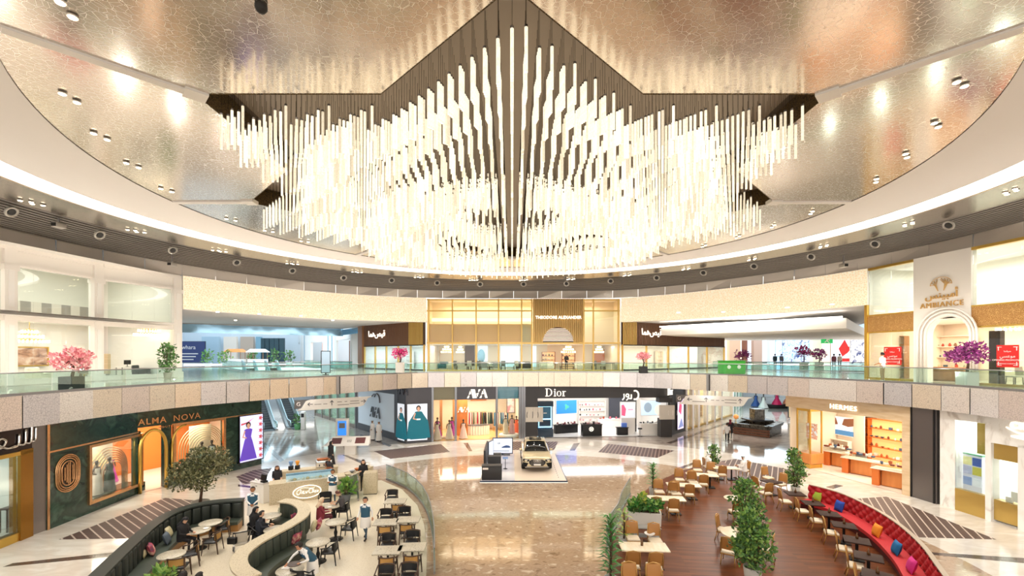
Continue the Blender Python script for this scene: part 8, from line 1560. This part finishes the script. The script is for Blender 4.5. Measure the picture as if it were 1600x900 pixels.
        if hair == 'ghutra': q = MB(); [q.tube([H @ Vector((.103*math.cos(a), .11*math.sin(a), z)) for a in [2*PI*k/18 for k in range(18)]], .011, BLACKM, 6, True) for z in (.055, .078)]; q.build('head_cord', t)
    for nm, prof, c, sx, sy, top in extras:               # garments: lathe around the trunk axis between hip and shoulder
        m = mat('cloth_'+c, c, .75); q = MB(); ax = sh-hip if top == 'trunk' else Vector((0, 0, 1)); L = ax.length if top == 'trunk' else 1; o = hip; uu = ax.normalized(); X = sdx; Y = uu.cross(X); T = Matrix.Translation(o) @ Matrix((X, Y, uu)).transposed().to_4x4()
        n = 28; vs = []; fs = []; k = len(prof)
        for i in range(n):
            a = 2*PI*i/n
            for r, z in prof: vs.append(T @ Vector((r*sx*math.cos(a), r*sy*math.sin(a), z*L)))
        for i in range(n):
            a = 2*PI*(i+.5)/n
            for j in range(k-1):
                if nm == 'apron' and math.sin(a) > .55: continue
                if nm in ('waistcoat', 'jacket') and math.sin(a) < -.93+.0 and j >= k-2: continue
                fs.append((i*k+j, ((i+1) % n)*k+j, ((i+1) % n)*k+j+1, i*k+j+1))
        q.add(vs, fs, m, True); q.build(nm, t)
    return t
def stand(**k):
    J = dict(hl=(.09, 0, .93), hr=(-.09, 0, .93), kl=(.1, -.02, .5), kr=(-.1, -.02, .5), al=(.1, .02, .08), ar=(-.1, .02, .08), tl=(.115, -.13, .037), tr=(-.115, -.13, .037), sl=(.185, 0, 1.42), sr=(-.185, 0, 1.42), el=(.23, .02, 1.14), er=(-.23, .02, 1.14), wl=(.22, -.06, .9), wr=(-.22, -.06, .9), neck=(0, -.005, 1.5), head=(0, -.02, 1.64)); J.update(k); return J
def sit(seat=.47, **k):
    z = seat+.1; J = dict(hl=(.1, 0, z), hr=(-.1, 0, z), kl=(.12, -.43, z+.0), kr=(-.12, -.43, z+.0), al=(.12, -.4, .085), ar=(-.12, -.4, .085), tl=(.13, -.55, .037), tr=(-.13, -.55, .037), sl=(.18, .02, z+.5), sr=(-.18, .02, z+.5), el=(.22, -.1, z+.25), er=(-.22, -.1, z+.25), wl=(.14, -.34, z+.24), wr=(-.14, -.34, z+.24), neck=(0, .0, z+.59), head=(0, -.04, z+.73)); J.update(k); return J
CLASP = dict(el=(.25, -.02, 1.15), er=(-.25, -.02, 1.15), wl=(.06, -.2, 1.02), wr=(-.06, -.2, 1.02)); CROSS = dict(el=(.24, -.03, 1.16), er=(-.24, -.03, 1.16), wl=(-.09, -.17, 1.16), wr=(.09, -.19, 1.13))
WALK = dict(kl=(.1, -.12, .52), al=(.1, -.16, .1), tl=(.11, -.32, .06), kr=(-.1, .04, .5), ar=(-.1, .26, .13), tr=(-.11, .14, .037), wl=(.26, .1, .9), el=(.25, .1, 1.14), er=(-.25, -.02, 1.15), wr=(-.24, -.2, .96))
VEST = [('waistcoat', [(.165, .02), (.165, .35), (.18, .7), (.19, .9), (.12, 1.03)], '#2f5870', 1.2, .86, 'trunk'), ('apron', [(.2, -.42), (.185, -.15), (.17, .03)], '#efebe6', 1.15, 1.0, 'z')]
WT = dict(skin=SKIN[0], top='#f3f1ee', sleeve='#f3f1ee', legs='#3d5468', shoes='#2a1d18')
BOWT = mat('bow_tie', '#1e2a33', .6)
def waiter(label, loc, rz, J, skin=SKIN[0]):
    t = person(label, loc, rz, J, dict(WT, skin=skin), 'short', extras=VEST); hd = Vector(J['neck']); f = Vector(J.get('face', (0, -1, 0))); b = MB(); b.rbox(hd+f*.075-Vector((0, 0, .03)), (.1, .03, .045), .01, BOWT); b.build('bow_tie', t); return t
CF = .026
waiter('waiter in a blue waistcoat walking towards the square tables', P(571, 843)+Vector((0, 0, CF)), -.15, stand(**WALK)); waiter('waiter in a dark waistcoat standing with clasped hands at the end of the long banquette', P(395, 822)+Vector((0, 0, CF)), .35, stand(**CLASP), SKIN[1])
waiter('waiter with folded arms standing before the neon counter sign', P(520, 787)+Vector((0, 0, CF)), .1, stand(**CROSS), SKIN[1])
LEAN = stand(sl=(.17, -.3, 1.3), sr=(-.17, -.3, 1.3), neck=(0, -.36, 1.37), head=(0, -.44, 1.5), hl=(.09, .02, .92), hr=(-.09, .02, .92), er=(-.3, -.5, 1.12), wr=(-.34, -.66, .92), el=(.26, -.25, 1.06), wl=(.2, -.48, 1.02), face=(0, -.9, -.43))
lw = waiter('waiter leaning over to wipe the round table, tray in hand', P(488, 918)+Vector((0, 0, CF)), -.75, LEAN, SKIN[0])
R_ = Matrix.Rotation(-.75, 3, 'Z'); q = Vector(lw.location)+R_ @ Vector((.12, -.62, 1.0)); b = MB(); b.lathe([(.001, 0), (.2, 0), (.22, .02), (.21, .025), (.19, .012), (.001, .012)], DWOOD, 24); tag(b.build('serving_tray', None, q), 'round brown tray held by the leaning waiter', 'tray')
ABAYA = [('abaya', [(.34, -.92), (.27, -.5), (.2, 0), (.19, .35), (.2, .52), (.1, .58)], '#17161a', 1.15, .95, 'z')]
BLKC = dict(skin=SKIN[2], top='#17161a', sleeve='#17161a', legs='#17161a', shoes='#17161a')
SEATR = [('robe', [(.2, -.06), (.2, .12), (.18, .35), (.19, .5), (.09, .6)], '#17161a', 1.15, .95, 'z')]
def lap(J, m_): return J
p = P(292, 846, .47); person('woman in a black abaya looking at her phone on the long banquette', (p.x-.15, p.y, CF), 1.35, sit(.46, head=(0, -.09, 1.28), face=(0, -.9, -.42)), BLKC, 'scarf', '#17161a', SEATR)
p = P(398, 829, .5); person('farther woman in black seated at the table within the serpentine bay', (p.x, p.y, CF), PI*.5+.3, sit(.5), BLKC, 'scarf', '#141318', SEATR); p = P(407, 836, .5); person('nearer woman in a dark jacket seated at the table within the serpentine bay', (p.x, p.y, CF), PI*.5+.3, sit(.5), dict(BLKC, top='#252a35', sleeve='#252a35'), 'short', '#1a1414', [('jacket', [(.19, -.06), (.19, .2), (.18, .4), (.18, .48)], '#252a35', 1.15, .95, 'z')])
p = P(501, 812, .47); person('woman in a beige headscarf and red flowered dress at the couple table', (p.x, p.y, CF), PI*.5+.5, sit(.46), dict(skin=SKIN[2], top='#8a2f3c', sleeve='#8a2f3c', legs='#5c2430', shoes='#17161a'), 'scarf', '#d9bfa0', [('dress', [(.2, -.06), (.19, .2), (.17, .42)], '#8a2f3c', 1.15, .95, 'z')])
p = P(536, 798, .5); person('man in a dark grey shirt and brown cap eating at the couple table', (p.x, p.y, CF), -PI*.5+.1, sit(.5, sl=(.18, -.1, 1.07), sr=(-.18, -.1, 1.07), neck=(0, -.15, 1.16), head=(0, -.22, 1.29), el=(.24, -.25, .86), er=(-.24, -.25, .86), wl=(.12, -.45, .86), wr=(-.12, -.45, .86)), dict(skin=SKIN[2], top='#4a4649', sleeve='#4a4649', fore=SKIN[2], legs='#1c1c20', shoes='#2c2c30'), 'cap')
p = P(285, 947, .5); person('dark haired guest seen from behind at the frame edge by the solitary table', (p.x, p.y, CF), PI+.2, sit(.5), BLKC, 'short', '#17120f', SEATR); p = P(309, 949, .5); person('second dark haired guest beside the one at the frame edge', (p.x, p.y, CF), PI-.2, sit(.5), BLKC, 'short', '#1c1613', SEATR)
person('woman in a black suit standing with folded arms behind the stone host block', Vector((-8.55, 25.75, CF)), .25, stand(**CROSS), dict(skin=SKIN[2], top='#1d1c1f', sleeve='#1d1c1f', legs='#1d1c1f', shoes='#1d1c1f'), 'long', '#3a211a', [('jacket', [(.2, -.12), (.165, .2), (.18, .7), (.17, .95)], '#1d1c1f', 1.15, .86, 'trunk')])
q = CW.pt(CW.u(433, 1.3), 1.35, CF); person('dark haired cashier in black behind the till', q, CW.rz, stand(wl=(.2, -.28, 1.1), wr=(-.2, -.28, 1.1), head=(0, -.06, 1.62)), dict(skin=SKIN[2], top='#232127', sleeve='#232127', legs='#232127', shoes='#232127'), 'long', '#4a261c')
person('barista in a black shirt and brown apron at the back bar', bk.pt(2.6, -.7, CF), -.5, stand(wl=(.2, -.3, 1.08), wr=(-.16, -.3, 1.05)), dict(skin=SKIN[1], top='#27252b', sleeve='#27252b', fore=SKIN[1], legs='#2c2a2e', shoes='#1c1a1a'), 'short', '#17120f', [('apron', [(.2, -.35), (.18, 0), (.17, .3)], '#8a4f2e', 1.12, 1.0, 'z')])
person('woman in a black abaya walking past behind the cafe back bar', P(517, 729), 2.2, stand(), BLKC, 'scarf', '#17161a', ABAYA)
ROBE = [('white_robe', [(.27, -.86), (.23, -.45), (.2, 0), (.185, .35), (.19, .5), (.09, .57)], '#f2efeb', 1.12, .9, 'z')]; WR = dict(skin=SKIN[1], top='#f2efeb', sleeve='#f2efeb', legs='#f2efeb', shoes='#5a4030')
person('man in a white robe standing nearer the glass shops, before the AVA flank wall', P(582, 687), -.4, stand(**{'wl': (.1, -.2, 1.0)}), WR, 'ghutra', '#f4f2ee', ROBE); person('man in a white robe standing nearer the teal gown posters', P(592, 689), .5, stand(), WR, 'ghutra', '#f4f2ee', ROBE)
SROBE = [('white_robe', [(.22, -.08), (.2, .1), (.18, .35), (.19, .48), (.09, .57)], '#f2efeb', 1.12, .95, 'z')]
p = P(1107, 732, .5); person('man in a white robe seated facing the juice bar at the end of the deck', (p.x, p.y, DZ+.001), PI*.5-.1, sit(.5), WR, 'ghutra', '#f4f2ee', SROBE); p = P(1162, 737, .5); person('man in a white robe seated with his back towards the red sofa', (p.x, p.y, DZ+.001), -PI*.5-.15, sit(.5), WR, 'ghutra', '#f4f2ee', SROBE)
person('man in a white shirt and black trousers walking away in the east corridor', P(1136, 692), PI-.5, stand(**WALK), dict(skin=SKIN[0], top='#eceae8', sleeve='#eceae8', fore=SKIN[0], legs='#1f2126', shoes='#1c1a1a'), 'short', '#3a2418'); person('woman in black with a dark red scarf walking beside the man in white', P(1141, 685), PI-.5, stand(**WALK), dict(BLKC), 'scarf', '#7a2230', [('coat', [(.22, -.4), (.19, 0), (.18, .35), (.17, .5)], '#211f24', 1.12, .92, 'z')])
person('person in a long black abaya far off beyond the beige poster stand', P(1254, 660), PI, stand(), BLKC, 'scarf', '#17161a', ABAYA, 1.0)
UP = 6.2
def upP(x, y): s = (y-HOR)/(EYE-UP); return Vector(((x-800)/s, FPX/s, UP+.001))
person('man in a white shirt and khaki shorts leaning by the gold shop edge upstairs', upP(1379, 596), PI+.35, stand(**{'wl': (.16, -.25, 1.05)}), dict(skin=SKIN[1], top='#f0efec', sleeve='#f0efec', fore=SKIN[1], legs='#9a7f5c', shoes='#e9e6e0'), 'short', '#1c1512')
for x, y, d, c, lab in ((1211, 573, 60, '#223a44', 'person in dark teal standing far off in the east concourse'), (1221, 573, 62, '#5a5f66', 'person in grey standing far off in the east concourse'), (1303, 574, 55, '#8a4f5c', 'person in a dusky red top far off under the exit sign'), (1312, 574, 56, '#d9d4cc', 'person in a pale top far off under the exit sign')):
    person(lab, Z(PD(x, y, d), UP+.001), 2.5, stand(), dict(skin=SKIN[1], top=c, sleeve=c, legs='#26282e', shoes='#1c1a1a'), 'short', '#1c1512')
person('sales assistant in black standing in the gold showroom doorway', Z(SH.pt(SH.u(885, 2.6), 2.6), 6.22), .2, stand(**CLASP), dict(BLKC), 'short', '#1c1512')
